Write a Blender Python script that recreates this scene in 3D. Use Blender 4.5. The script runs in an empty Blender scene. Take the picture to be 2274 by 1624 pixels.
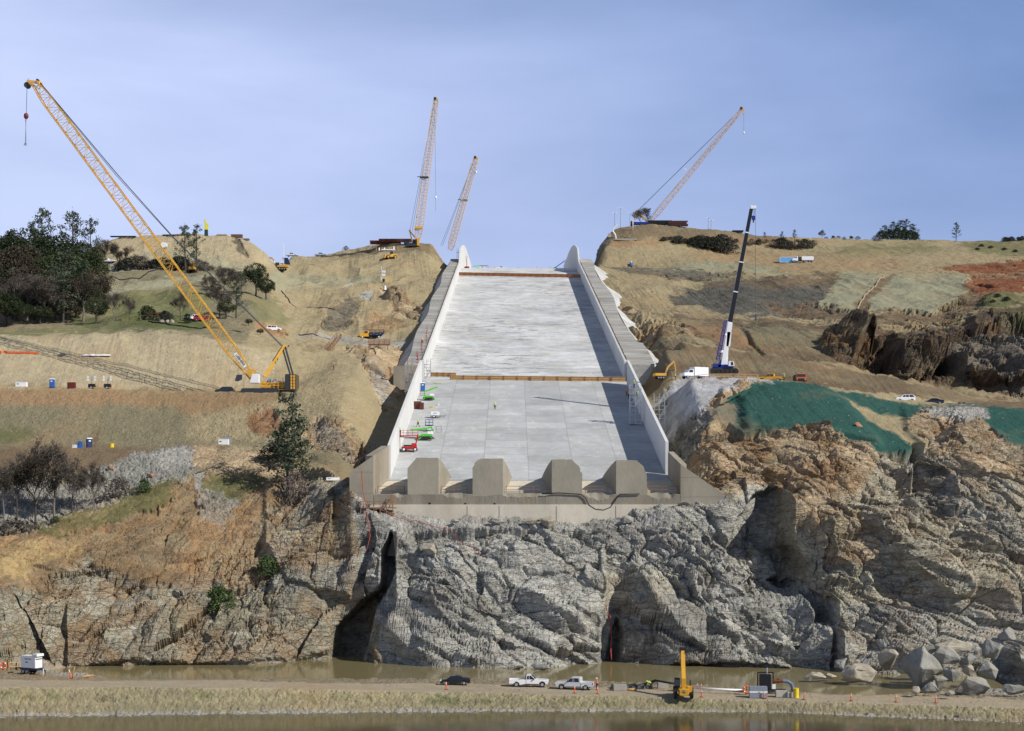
import bpy, bmesh, math, random
import numpy as np
from mathutils import Vector, Matrix
F = 3390.0; CX = 1137.0; HY = 1093.0      # focal length, principal column and horizon row, in units of a 2274 px wide frame
QUAL = 1.0
rad = math.radians
scene = bpy.context.scene
COL = scene.collection

def W(px, py, Y):
    return Vector(((px - CX) * Y / F, Y, (HY - py) * Y / F))

# ------------------------------------------------------------------ materials
MATS = {}
def nodes_of(m):
    m.use_nodes = True
    nt = m.node_tree
    return nt, nt.nodes, nt.links
def mat(name, rgb, rough=0.6, metal=0.0, var=0.12, scale=1.5, bump=0.0, spec=0.4, coat=0.0):
    """painted or plain surface with slight dirt and tone variation"""
    if name in MATS: return MATS[name]
    m = bpy.data.materials.new(name); nt, N, L = nodes_of(m)
    b = N['Principled BSDF']
    b.inputs['Roughness'].default_value = rough; b.inputs['Metallic'].default_value = metal
    b.inputs['Specular IOR Level'].default_value = spec
    if coat: b.inputs['Coat Weight'].default_value = coat
    tc = N.new('ShaderNodeTexCoord'); nz = N.new('ShaderNodeTexNoise')
    nz.inputs['Scale'].default_value = scale; nz.inputs['Detail'].default_value = 6; nz.inputs['Roughness'].default_value = .65
    L.new(tc.outputs['Object'], nz.inputs['Vector'])
    r = N.new('ShaderNodeMapRange'); r.inputs['From Min'].default_value = .3; r.inputs['From Max'].default_value = .7
    r.inputs['To Min'].default_value = 1 - var; r.inputs['To Max'].default_value = 1 + var * .6
    L.new(nz.outputs['Fac'], r.inputs['Value'])
    v = N.new('ShaderNodeVectorMath'); v.operation = 'SCALE'; v.inputs[0].default_value = rgb
    L.new(r.outputs['Result'], v.inputs['Scale']); L.new(v.outputs['Vector'], b.inputs['Base Color'])
    if bump:
        bp = N.new('ShaderNodeBump'); bp.inputs['Strength'].default_value = 1; bp.inputs['Distance'].default_value = bump
        L.new(nz.outputs['Fac'], bp.inputs['Height']); L.new(bp.outputs['Normal'], b.inputs['Normal'])
    MATS[name] = m
    return m

# ------------------------------------------------------------------ mesh builder
class MB:
    def __init__(s): s.v = []; s.f = []; s.m = []; s.cur = 0
    def add(s, vs, fs):
        o = len(s.v); s.v += [tuple(v) for v in vs]; s.f += [tuple(i + o for i in f) for f in fs]; s.m += [s.cur] * len(fs); return s
    def hexa(s, p):            # p: 4 bottom (ccw) + 4 top
        return s.add(p, [(3,2,1,0),(4,5,6,7),(0,1,5,4),(1,2,6,5),(2,3,7,6),(3,0,4,7)])
    def box(s, c, d, rz=0.0, taper=1.0, M=None):
        x, y, z = [k / 2 for k in d]; t = taper
        p = [(-x,-y,-z),(x,-y,-z),(x,y,-z),(-x,y,-z),(-x*t,-y*t,z),(x*t,-y*t,z),(x*t,y*t,z),(-x*t,y*t,z)]
        if M is None: M = Matrix.Rotation(rz, 3, 'Z')
        return s.hexa([M @ Vector(q) + Vector(c) for q in p])
    def bar(s, a, b, w=.1, h=None):    # square bar between two points
        a = Vector(a); b = Vector(b); d = b - a
        if d.length < 1e-6: return s
        h = h or w
        up = Vector((0,0,1)) if abs(d.normalized().z) < .95 else Vector((0,1,0))
        x = d.cross(up).normalized() * w / 2; y = x.cross(d).normalized() * h / 2
        return s.hexa([a-x-y, a+x-y, a+x+y, a-x+y, b-x-y, b+x-y, b+x+y, b-x+y])
    def tube(s, pts, r, n=8, caps=True):
        pts = [Vector(p) for p in pts]; rs = r if isinstance(r, (list, tuple)) else [r] * len(pts)
        rings = []; o = len(s.v); prev = None
        for i, p in enumerate(pts):
            d = (pts[min(i+1, len(pts)-1)] - pts[max(i-1, 0)]).normalized()
            up = Vector((0,0,1)) if abs(d.z) < .95 else Vector((0,1,0))
            x = d.cross(up).normalized() if prev is None else (prev - d * prev.dot(d)).normalized()
            prev = x; y = d.cross(x)
            rings.append([p + (x * math.cos(2*math.pi*k/n) + y * math.sin(2*math.pi*k/n)) * rs[i] for k in range(n)])
        vs = [v for r_ in rings for v in r_]; fs = []
        for i in range(len(pts)-1):
            for k in range(n):
                fs.append((i*n+k, (i+1)*n+k, (i+1)*n+(k+1)%n, i*n+(k+1)%n))
        if caps: fs.append(tuple(range(n))); fs.append(tuple(reversed(range((len(pts)-1)*n, len(pts)*n))))
        return s.add(vs, fs)
    def prism(s, poly, a, b, axis='y'):  # 2D polygon extruded; axis y: poly is (x,z), a..b along y; x: poly is (y,z); z: poly is (x,y)
        n = len(poly)
        def pt(q, t):
            return (q[0], t, q[1]) if axis == 'y' else ((t, q[0], q[1]) if axis == 'x' else (q[0], q[1], t))
        vs = [pt(q, a) for q in poly] + [pt(q, b) for q in poly]
        fs = [tuple(reversed(range(n))), tuple(range(n, 2*n))] + [(k, (k+1)%n, (k+1)%n+n, k+n) for k in range(n)]
        return s.add(vs, fs)
    def ball(s, c, r, n=10, m=7, sq=(1,1,1)):
        vs = []; fs = []
        for j in range(1, m):
            t = math.pi * j / m
            for k in range(n):
                a = 2*math.pi*k/n
                vs.append((c[0]+r*sq[0]*math.sin(t)*math.cos(a), c[1]+r*sq[1]*math.sin(t)*math.sin(a), c[2]+r*sq[2]*math.cos(t)))
        vs += [(c[0],c[1],c[2]+r*sq[2]), (c[0],c[1],c[2]-r*sq[2])]; T = len(vs)-2; B = T+1
        for j in range(m-2):
            for k in range(n): fs.append((j*n+k, (j+1)*n+k, (j+1)*n+(k+1)%n, j*n+(k+1)%n))
        for k in range(n): fs.append((T, k, (k+1)%n)); fs.append((B, (m-2)*n+(k+1)%n, (m-2)*n+k))
        return s.add(vs, fs)
    def build(s, name, mats, parent=None, smooth=False, bevel=0.0, loc=None):
        me = bpy.data.meshes.new(name); me.from_pydata(s.v, [], s.f)
        if not isinstance(mats, (list, tuple)): mats = [mats]
        for m in mats: me.materials.append(m)
        if len(mats) > 1: me.polygons.foreach_set('material_index', s.m)
        bm = bmesh.new(); bm.from_mesh(me); bmesh.ops.recalc_face_normals(bm, faces=bm.faces)
        if bevel:
            bmesh.ops.remove_doubles(bm, verts=bm.verts, dist=1e-4)
            bmesh.ops.bevel(bm, geom=[e for e in bm.edges if len(e.link_faces) == 2 and e.calc_face_angle(0) > .5], offset=bevel, segments=2, affect='EDGES')
        bm.to_mesh(me); bm.free()
        if smooth: me.polygons.foreach_set('use_smooth', [True]*len(me.polygons))
        me.update()
        o = bpy.data.objects.new(name, me); COL.objects.link(o)
        if parent is not None: o.parent = parent
        if loc is not None: o.location = loc
        return o

def tag(o, label=None, cat=None, group=None, kind=None):
    if label: o['label'] = label
    if cat: o['category'] = cat
    if group: o['group'] = group
    if kind: o['kind'] = kind
    return o
def thing(name, loc, rz=0.0, label=None, cat=None, group=None, sc=1.0):
    o = bpy.data.objects.new(name, None); COL.objects.link(o)
    o.location = loc; o.rotation_euler = (0, 0, rz); o.empty_display_size = .2
    if sc != 1.0: o.scale = (sc, sc, sc)
    return tag(o, label, cat, group)
def dup(root, loc, rz=0.0, label=None, group=None, sc=None):
    def cp(o, par):
        c = o.copy(); COL.objects.link(c)
        if par is not None: c.parent = par
        for ch in o.children: cp(ch, c)
        return c
    r = cp(root, None); r.location = loc; r.rotation_euler = (0, 0, rz)
    if sc: r.scale = (sc, sc, sc)
    if label: r['label'] = label
    if group: r['group'] = group
    return r
# ================================================================== the ground: one sheet from the river bank to the skyline
FL0, FLS = 2.9, 0.245            # spillway floor height at Y=300 and its slope
CREST = 765.0
def floorz(Y):
    Y = np.asarray(Y, float)
    z = FL0 + FLS * (Y - 300)
    # the slope eases off over the last stretch before the crest
    a, b, s2 = 690.0, 790.0, 0.06
    t = np.clip((Y - a) / (b - a), 0, 1)
    zc = FL0 + FLS * (a - 300) + (b - a) * (FLS * t + (s2 - FLS) * t * t / 2) + np.maximum(Y - b, 0) * s2
    return np.where(Y > a, zc, z)

def arr(pts):
    a = np.array(pts, float); return a[:,0], a[:,1], a[:,2]
def zoff(line, dY, dZ):
    out = []
    for px, py, Y in line:
        Z = (HY - py) * Y / F + dZ; Y2 = Y + dY
        out.append((px, HY - Z * F / Y2, Y2))
    return out
def zline(pts):                # (px, Z, Y) -> (px, py, Y)
    return [(px, HY - Z * F / Y, Y) for px, Z, Y in pts]
L7 = [(-160,1478,250),(0,1478,250),(90,1479,256),(150,1480,262),(300,1478,264.5),(560,1478,264),(660,1468,271),(760,1464,274),(860,1470,270),(960,1478,264.5),(1137,1483,261)]
LL = [
 zline([(-160,-34,190),(1137,-34,190)]),
 [(-160,1600,212),(0,1598,212),(560,1589,216),(1137,1584,218)],
 [(-160,1590,214),(0,1588,214.5),(560,1578,218),(1137,1574,220)],
 [(-160,1528,217.5),(0,1527,218),(560,1528,221),(1137,1540,223.5)],
 [(-160,1510,227),(200,1512,228),(300,1512,229.8),(560,1512,230.5),(800,1517,231.5),(1137,1521,233)],
 zline([(-160,-28.3,243),(100,-28.5,243),(190,-28.7,243),(250,-30,245),(1137,-30,246.8)]),
 zline([(-160,-28.3,247),(90,-28.5,247),(160,-30.3,247),(250,-31.6,250),(1137,-31.6,250)]),
 zline([(px, (-28.6 if px < 60 else -30.2 if px < 120 else -31.6), Y-2) for px, py, Y in L7]),
 L7,
 [(-160,1400,253),(0,1400,253),(60,1410,258),(150,1400,265),(300,1400,268),(560,1400,270),(660,1390,276),(760,1400,279),(860,1400,272),(960,1410,267),(1137,1420,264.5)],
 [(-160,1300,258),(0,1300,258),(60,1300,264),(150,1300,270),(300,1300,274),(560,1300,277),(660,1300,281),(760,1310,280),(860,1300,273),(960,1320,270),(1137,1330,269)],
 [(-160,1245,268),(0,1235,268),(150,1225,279),(300,1200,284),(450,1200,287),(560,1190,289),(660,1200,286),(760,1220,283),(860,1220,279),(960,1235,276.5),(1137,1230,277)],
 [(-160,1215,282),(0,1190,283),(80,1172,288),(130,1145,292),(230,1110,299),(330,1078,304),(400,1058,309),(470,1046,312),(560,1080,306),(660,1100,304),(740,1085,293),(768,1062,290),(782,1090,287),(800,1122,284.5),(840,1134,284.5),(880,1136,284.7),(960,1143,285),(1137,1150,285)],
 [(-160,1235,291),(0,1225,292),(150,1175,300),(300,1100,308),(400,1072,311),(470,1040,314),(560,1040,312),(660,1050,312),(740,1052,302),(768,1046,296),(790,1095,291),(860,1120,290),(1137,1120,290)],
 [(-160,1040,317),(0,1035,318),(150,1030,319),(300,1015,322),(450,1000,327),(560,1003,324),(660,1000,324),(720,992,322),(760,996,318),(800,1030,308),(860,1060,302),(1137,1060,302)],
 [(-160,992,326),(0,993,326),(150,995,326),(300,993,328),(450,985,331),(560,990,331),(660,960,340),(760,930,338),(820,985,322),(860,1000,320),(1137,1000,320)],
 [(-160,996.5,342),(0,997.5,342),(150,999.5,342),(300,997,343),(450,988,345),(560,984,342),(660,930,352),(760,890,358),(830,930,342),(860,950,338),(1137,950,338)],
 [(-160,857,368),(0,858,368),(150,862,368),(300,866,369),(450,868,370),(560,870,370),(660,868,371),(740,850,375),(800,860,371),(860,890,362),(1137,890,362)],
 [(-160,863,378),(0,864,378),(150,868,378),(300,872,379),(450,874,379),(560,876,379),(660,852,389),(740,812,400),(800,815,398),(860,830,392),(1137,850,395)],
 [(-160,746,404),(0,748,404),(150,752,404),(240,745,406),(330,738,407),(450,748,406),(560,768,406),(660,775,415),(740,778,435),(860,785,420),(1137,800,430)],
 [(-160,715,450),(0,720,450),(150,715,455),(300,705,460),(450,700,465),(560,710,470),(660,750,488),(760,757,490),(860,757,492),(1137,750,500)],
 [(-160,650,520),(0,650,520),(300,650,525),(450,650,530),(560,652,540),(620,690,545),(660,697,548),(760,700,550),(860,695,555),(940,700,552),(1137,700,550)],
 [(-160,610,590),(300,605,590),(450,603,600),(560,606,600),(640,638,625),(760,642,628),(860,645,625),(960,640,635),(1137,640,640)],
 [(-160,600,620),(150,599,625),(300,598,630),(450,597,632),(560,597,635),(640,602,690),(760,602,705),(880,598,708),(960,600,700),(1137,600,710)],
 [(-160,580,650),(0,575,650),(190,560,650),(215,545,660),(265,527,665),(330,524,668),(450,521,670),(500,523,672),(545,530,672),(570,545,668),(600,568,660),(622,584,690),(640,568,760),(700,570,770),(740,563,770),(777,553,768),(821,544,760),(850,539,750),(897,545,740),(930,538,742),(960,537,740),(980,546,742),(1001,560,745),(1014,575,750),(1030,588,760),(1137,588,780)],
]
LL.append(zoff(LL[-1], 40, -3)); LL.append(zoff(LL[-1], 400, -40))
RM1 = [(1137,800,430),(1397,752,415),(1498,753,415),(1591,770,412),(1683,786,410),(1775,801,408),(1819,808,407),(1942,835,404),(2035,850,402),(2127,872,398),(2188,884,396),(2434,893,395)]
RM2 = [(1137,700,545),(1369,693,535),(1498,695,530),(1591,706,520),(1683,713,515),(1758,715,510),(1881,719,505),(2004,727,500),(2096,721,500),(2200,690,510),(2274,680,515),(2434,672,520)]
RM3 = [(1137,605,690),(1329,607,685),(1406,614,675),(1498,625,665),(1560,628,660),(1650,618,665),(1750,611,670),(1900,608,670),(2000,607,670),(2150,612,665),(2434,608,665)]
RR = [
 zline([(1137,-34,190),(2434,-34,190)]),
 [(1137,1584,218),(1700,1588,217),(2274,1612,206.5),(2434,1620,204)],
 [(1137,1574,220),(1700,1578,219),(2274,1603,208.7),(2434,1611,206)],
 [(1137,1540,223.5),(1700,1556,220),(2274,1572,211),(2434,1580,208)],
 [(1137,1521,233),(1400,1528,230.5),(1700,1538,226),(2000,1545,222.5),(2274,1552,219),(2434,1556,217)],
 zline([(1137,-30,246.8),(1350,-30,242.7),(1600,-30,238),(1850,-30,226.5),(1960,-30,225.5),(2010,-29.9,228),(2434,-29.6,232)]),
 zline([(1137,-31.6,250),(1600,-31.6,243),(1850,-31.6,231),(1980,-31.4,232),(2060,-30.4,234),(2434,-30,236)]),
 zline([(1137,-31.6,259),(1700,-31.6,259),(1900,-31.4,252),(2060,-30.6,250),(2434,-30.2,250)]),
 [(1137,1483,261),(1250,1482,261.5),(1350,1475,266),(1375,1468,271),(1440,1474,267),(1600,1478,264),(1700,1482,261.5),(1800,1486,259),(1900,1492,255),(2434,1495,253)],
 [(1137,1420,264.5),(1250,1420,265),(1350,1400,269),(1375,1400,273),(1440,1400,270),(1600,1430,266),(1700,1400,266),(1800,1400,263),(1950,1400,261),(2434,1400,262)],
 [(1137,1330,269),(1250,1340,269.5),(1345,1330,271),(1372,1330,275.5),(1400,1330,273),(1450,1330,270),(1600,1330,269),(1700,1330,273),(1760,1320,278),(1830,1310,270),(1950,1300,268),(2434,1300,269)],
 [(1137,1230,277),(1300,1230,277),(1345,1230,278),(1372,1228,279.5),(1405,1226,279),(1450,1225,276.5),(1600,1215,275.5),(1700,1240,282),(1760,1230,286),(1850,1200,276),(2000,1200,276),(2120,1200,278),(2434,1190,279)],
 [(1137,1150,285),(1250,1158,285),(1370,1163,285),(1450,1138,284),(1520,1120,283.5),(1590,1103,283),(1625,1098,283.5),(1650,1098,287),(1700,1110,298),(1740,1105,290),(1850,1100,288),(2000,1120,288),(2120,1110,290),(2434,1080,292)],
 [(1137,1120,290),(1450,1120,290),(1520,1090,291),(1560,1060,296),(1620,1050,304),(1740,1045,302),(1850,1010,303),(2000,1050,300),(2120,1000,303),(2434,1000,303)],
 [(1137,1060,302),(1450,1060,302),(1500,1000,310),(1600,970,316),(1700,950,320),(1850,955,318),(1960,985,314),(2040,1000,310),(2120,960,312),(2434,985,308)],
 [(1137,1000,320),(1450,1000,320),(1500,920,330),(1600,905,333),(1700,898,336),(1800,900,336),(1950,930,330),(2030,960,322),(2120,905,330),(2434,930,322)],
 [(1137,900,340),(1450,870,345),(1490,850,349),(1540,840,352),(1600,836,352),(1690,840,352),(1750,846,350),(1800,848,350),(1850,858,349),(1900,868,348),(2000,888,345),(2100,896,343),(2434,896,342)],
]
RR.append(zoff(RR[-1], 34, 0))
RR += [RM1, zoff(RM1, 16, -1.0),
 [(1137,740,500),(1400,725,470),(1500,728,470),(1600,742,462),(1700,745,465),(1800,755,462),(1900,768,458),(2000,790,448),(2100,790,445),(2200,800,440),(2434,810,438)],
 RM2, zoff(RM2, 18, -1.5),
 [(1137,640,620),(1400,650,605),(1500,655,600),(1600,665,592),(1700,660,592),(1800,678,575),(1900,682,570),(2000,685,570),(2100,690,565),(2200,665,575),(2434,660,580)],
 RM3, zoff(RM3, 15, -1.0),
 [(1137,592,740),(1330,590,745),(1400,593,748),(1500,590,748),(1600,588,750),(1700,587,755),(1770,585,760),(1900,582,760),(2050,575,765),(2434,575,765)],
 [(1137,588,770),(1300,584,770),(1330,548,775),(1350,535,775),(1400,531,775),(1500,545,780),(1600,555,790),(1700,550,800),(1900,550,810),(2100,550,815),(2434,548,815)],
 [(1137,588,780),(1290,585,790),(1305,570,795),(1330,545,797),(1350,522,800),(1365,510,802),(1400,500,804),(1450,497,806),(1530,503,808),(1580,507,810),(1650,518,815),(1700,523,820),(1760,528,830),(1850,530,850),(1980,531,860),(2080,533,865),(2120,536,865),(2200,537,860),(2274,530,855),(2434,525,850)],
]
RR.append(zoff(RR[-1], 40, -3)); RR.append(zoff(RR[-1], 300, -30))

cols = np.concatenate([np.arange(-800, -160, 9.0), np.arange(-160, 2434.1, 1.8 / QUAL), np.arange(2440, 3100, 9.0)])
def rng(a, b, s): return list(np.arange(a, b, s / QUAL))
rows = rng(190,204,3) + rng(204,226,.2) + rng(226,232,.4) + rng(232,256,.5) + rng(256,346,.2) + rng(346,425,.4) + rng(425,560,.65) + rng(560,690,.85) + rng(690,830,.8) + rng(830,880,1.2) + rng(880,1250,30)
rows = np.array(rows)
NC, NR = len(cols), len(rows)
Z0 = np.zeros((NC, NR))
def fill(lines, sel):
    PY = np.array([np.interp(cols[sel], *arr(l)[:2]) for l in lines])
    YY = np.array([np.interp(cols[sel], arr(l)[0], arr(l)[2]) for l in lines])
    for k in range(1, len(lines)): YY[k] = np.maximum(YY[k], YY[k-1] + .25)
    ZZ = (HY - PY) * YY / F
    for j, c in enumerate(np.nonzero(sel)[0]):
        Z0[c] = np.interp(rows, YY[:, j], ZZ[:, j])
fill(LL, cols < 1137); fill(RR, cols >= 1137)
GX = (cols[:, None] - CX) * rows[None, :] / F
GY = np.broadcast_to(rows[None, :], GX.shape)
def sm(t): t = np.clip(t, 0, 1); return t*t*(3-2*t)
# round the creases a little where it is earth (not in the rock)
def blur_rows(A, n):
    B = A.copy()
    for _ in range(n): B[:, 1:-1] = (B[:, :-2] + 2*B[:, 1:-1] + B[:, 2:]) / 4
    return B
def blur_cols(A, n):
    B = A.copy()
    for _ in range(n): B[1:-1] = (B[:-2] + 2*B[1:-1] + B[2:]) / 4
    return B
Z0 = blur_cols(Z0, 30)
Zs = blur_rows(Z0, 3)
Z0 = Zs
# ---- noise tools
rs = np.random.RandomState(7)
TN = 8192
T1 = rs.rand(TN).astype(np.float32) * 2 - 1
TJ = rs.rand(TN, 3).astype(np.float32)
TG = (rs.rand(TN, 3).astype(np.float32) * 2 - 1)
def hsh(a, b, c, s): return ((a * 73856093) ^ (b * 19349663) ^ (c * 83492791) ^ (s * 2654435)) % 1000003 % TN
def vnoise(P, seed=0):
    i = np.floor(P).astype(np.int64); f = (P - i).astype(np.float32); f = f*f*(3-2*f); r = 0
    for dx in (0, 1):
        for dy in (0, 1):
            for dz in (0, 1):
                w = (f[:,0] if dx else 1-f[:,0]) * (f[:,1] if dy else 1-f[:,1]) * (f[:,2] if dz else 1-f[:,2])
                r = r + w * T1[hsh(i[:,0]+dx, i[:,1]+dy, i[:,2]+dz, seed)]
    return r
def fbm(P, octv, seed=0, gain=.5):
    r = 0; a = 1.0
    for k in range(octv): r = r + a * vnoise(P * 2**k, seed + k*17); a *= gain
    return r
def facet(P, seed, side=2.6, tilt=.55):
    """angular blocks: the highest of the tilted, steep-sided plates around each point, and the distance to the next one"""
    out = np.empty(len(P), np.float32); edge = np.empty(len(P), np.float32); idv = np.empty(len(P), np.float32)
    ks = rs.rand(TN, 3).astype(np.float32)
    for s0 in range(0, len(P), 150000):
        p = P[s0:s0+150000]; i = np.floor(p).astype(np.int64); f = (p - i).astype(np.float32)
        best = np.full(len(p), -9e9, np.float32); sec = best.copy(); bid = np.zeros(len(p), np.float32)
        for dx in (-1,0,1):
            for dy in (-1,0,1):
                for dz in (-1,0,1):
                    h = hsh(i[:,0]+dx, i[:,1]+dy, i[:,2]+dz, seed)
                    d = f - TJ[h] - np.array([dx,dy,dz], np.float32)
                    k = TG[h]
                    u = np.abs(d[:,0] + .5*k[:,1]*d[:,2]); v = np.abs(d[:,1] + .3*k[:,2]*d[:,0]); w = np.abs(d[:,2] + .5*k[:,0]*d[:,0])
                    bn = np.maximum(np.maximum(u, v), w) + .25*(u+v+w)
                    val = T1[h]*.6 + tilt*(k*d).sum(1) - side*np.maximum(0, bn - .62)
                    m = val > best
                    sec = np.where(m, best, np.maximum(sec, val)); best = np.where(m, val, best); bid = np.where(m, T1[(h+77) % TN], bid)
        out[s0:s0+150000] = best; edge[s0:s0+150000] = best - sec; idv[s0:s0+150000] = bid
    return np.maximum(out, -.75) - .25, edge, idv

# ---- zones painted as soil and rock kinds on a map of the hillside (rasterised polygons)
RX0, RY0, RS = -170, 440, 2
RW, RH = 1325, 600
ry, rx = np.mgrid[0:RH, 0:RW]; rpx = RX0 + rx*RS + 1.0; rpy = RY0 + ry*RS + 1.0
def pmask(poly):
    m = np.zeros((RH, RW), bool); n = len(poly)
    x0 = max(0, int((min(p[0] for p in poly)-RX0)/RS)-1); x1 = min(RW, int((max(p[0] for p in poly)-RX0)/RS)+2)
    y0 = max(0, int((min(p[1] for p in poly)-RY0)/RS)-1); y1 = min(RH, int((max(p[1] for p in poly)-RY0)/RS)+2)
    X = rpx[y0:y1, x0:x1]; Y = rpy[y0:y1, x0:x1]; r = np.zeros(X.shape, bool)
    for k in range(n):
        ax, ay = poly[k]; bx, by = poly[(k+1) % n]
        if ay == by: continue
        c = ((ay > Y) != (by > Y)) & (X < (bx-ax) * (Y-ay) / (by-ay) + ax); r ^= c
    m[y0:y1, x0:x1] = r
    return m
def blurR(M, n):
    M = M.astype(np.float32)
    for _ in range(n):
        M[1:-1] = (M[:-2] + M[1:-1]*2 + M[2:]) / 4; M[:, 1:-1] = (M[:, :-2] + M[:, 1:-1]*2 + M[:, 2:]) / 4
    return M
PAL = dict(
 tan=(.335,.275,.160), tanl=(.42,.355,.23), straw=(.30,.29,.19), strawd=(.25,.23,.14), olive=(.205,.180,.110), brown=(.165,.120,.072), dbrown=(.10,.075,.050),
 orange=(.32,.19,.095), red=(.19,.065,.030), dgray=(.115,.108,.088), gray=(.30,.29,.26), lgray=(.33,.32,.29), rock=(.405,.40,.355), rockt=(.435,.40,.305),
 rubble=(.235,.23,.20), rockl=(.34,.315,.24), earth=(.21,.155,.09), rocko=(.43,.325,.205), rockd=(.27,.26,.23), grass=(.165,.165,.075), grassd=(.085,.105,.035), green=(.026,.085,.068), shot=(.40,.40,.40), bank=(.29,.255,.15),
 road=(.37,.31,.215), mud=(.22,.185,.125), ochre=(.42,.30,.13), wet=(.10,.09,.065))
zc = np.zeros((RH, RW, 3), np.float32); za = np.zeros((RH, RW, 4), np.float32)   # colour; facet amp, rubble amp, rust, streak
zc[:] = PAL['tan']; za[:] = (0.0, .10, .15, .3)
def zone(col, A, B, ox, st, poly, soft=1, mix=1.0):
    m = pmask(poly)
    w = blurR(m, soft)[..., None] * mix
    zc[:] = zc * (1-w) + np.array(PAL[col], np.float32) * w
    za[:] = za * (1-w) + np.array((A, B, ox, st), np.float32) * w
# (kind, facet, rubble, rust, streak, outline) -- far to near
Zn = zone
# --- upper left hills
Zn('tan',0,.12,.1,.3,[(-170,440),(1137,440),(1137,900),(-170,900)],0)
Zn('olive',0,.1,.1,.3,[(-170,560),(300,590),(560,600),(600,640),(600,700),(540,760),(300,745),(-170,760)],3)
Zn('grass',0,.06,.0,.2,[(200,655),(430,640),(480,665),(440,690),(480,730),(330,735),(240,700)],2)
Zn('grass',0,.06,.0,.2,[(-170,725),(60,735),(200,735),(330,742),(250,748),(60,752),(-170,752)],1)
Zn('grass',0,.06,.0,.2,[(545,655),(610,668),(650,720),(600,735),(560,700)],2,.7)
Zn('grassd',0,.06,.0,.2,[(120,690),(420,700),(500,730),(380,738),(180,730)],2,.7)
Zn('straw',0,.06,.0,.2,[(200,640),(300,625),(470,612),(480,622),(350,640),(240,652)],1)
Zn('lgray',0,.05,.0,.1,[(240,588),(330,590),(352,600),(300,606),(236,604)],1,.7)
Zn('brown',.0,.15,.4,.3,[(300,752),(420,745),(520,765),(560,790),(480,775),(360,756)],2,.8)
Zn('orange',.2,.2,.6,.2,[(565,722),(590,712),(625,728),(645,748),(600,752)],1)
Zn('tanl',0,.08,.0,.3,[(215,545),(330,520),(545,525),(600,565),(640,590),(560,600),(300,592)],1,.5)
Zn('straw',0,.5,.2,.1,[(330,560),(420,560),(560,580),(590,598),(470,602),(350,596),(280,570)],2,.6)
Zn('wet',0,.3,.0,.6,[(518,528),(530,528),(552,566),(540,566),(530,552)],0,.9)
Zn('straw',0,.08,.0,.2,[(600,605),(700,612),(700,640),(610,650),(590,620)],2,.8)
Zn('straw',0,.1,.0,.2,[(660,615),(800,612),(850,625),(800,640),(700,642)],2,.7)
Zn('brown',.0,.15,.5,.3,[(740,575),(790,560),(850,545),(900,548),(930,540),(985,552),(1000,565),(880,562),(790,572)],1,.7)
Zn('dgray',.5,.5,.3,.2,[(700,735),(740,680),(760,668),(800,672),(790,700),(750,735)],2,.8)
Zn('gray',.3,.8,.1,.1,[(795,655),(825,648),(830,660),(822,672),(800,668)],0)
Zn('gray',.3,.8,.1,.1,[(770,628),(792,625),(785,640),(765,645)],0,.8)
Zn('orange',.1,.2,.7,.4,[(800,740),(830,690),(850,690),(900,730),(880,742)],3,.6)
Zn('rocko',1.2,.5,.8,.3,[(842,640),(880,640),(915,670),(945,690),(925,720),(900,705),(870,680)],2,.85)
Zn('lgray',0,.08,.0,.1,[(660,750),(760,748),(850,752),(905,760),(900,770),(850,765),(820,770),(860,790),(770,760),(660,758)],1,.8)
Zn('rocko',.9,.6,.7,.3,[(760,775),(900,770),(905,800),(880,840),(860,870),(840,850),(800,800)],3,.8)
Zn('gray',1.0,.8,.3,.2,[(815,800),(850,795),(870,830),(860,850),(830,835)],1,.8)
Zn('tan',0,.25,.3,.3,[(640,770),(760,775),(820,820),(860,880),(840,960),(760,930),(660,900),(640,870)],2)
Zn('brown',0,.15,.2,.3,[(660,790),(740,780),(730,770),(680,775)],1,.6)
Zn('tanl',0,.06,.05,.35,[(-170,745),(250,742),(340,735),(450,750),(560,770),(640,790),(560,862),(-170,858)],1,.75)
# upper bank
Zn('olive',0,.3,.3,.2,[(-170,860),(650,870),(700,900),(760,930),(700,985),(560,1000),(-170,995)],6)
Zn('orange',0,.25,.5,.3,[(-170,858),(560,870),(655,872),(600,905),(420,925),(380,900),(-170,895)],9,.6)
Zn('tan',0,.35,.3,.2,[(420,925),(560,900),(720,880),(790,940),(700,975),(470,985),(400,965)],12,.85)
Zn('red',1.0,.6,.8,.2,[(552,915),(610,905),(625,950),(590,970),(555,955)],6,.7)
Zn('grassd',0,.2,0,.2,[(-170,950),(60,945),(90,960),(40,985),(-170,980)],9,.7)
Zn('brown',0,.3,.5,.3,[(215,960),(232,948),(226,992),(205,992)],3,.9)
Zn('grass',0,.2,0,.2,[(230,965),(300,955),(290,968)],6,.5)
Zn('rocko',1.0,.8,.6,.2,[(690,930),(760,925),(835,960),(845,985),(790,1030),(720,1000),(680,960)],9)
Zn('gray',1.0,.8,.3,.2,[(700,930),(760,935),(800,975),(770,1010),(720,985)],9,.6)
# lower bench face, rock fill
Zn('brown',0,.12,.2,.2,[(-170,992),(500,990),(500,1020),(300,1040),(200,1050),(-170,1070)],6)
Zn('rubble',.0,1.4,.15,.1,[(-170,1080),(80,1065),(180,1050),(240,1030),(300,1005),(370,990),(430,995),(430,1040),(400,1062),(330,1100),(200,1150),(90,1190),(-170,1250)],2)
Zn('lgray',.0,.5,.1,.1,[(340,1000),(400,992),(428,1005),(400,1035),(345,1040)],9,.7)
Zn('rocko',.4,.8,.5,.2,[(430,992),(600,995),(640,1040),(600,1070),(480,1050),(420,1030)],9,.7)
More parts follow.
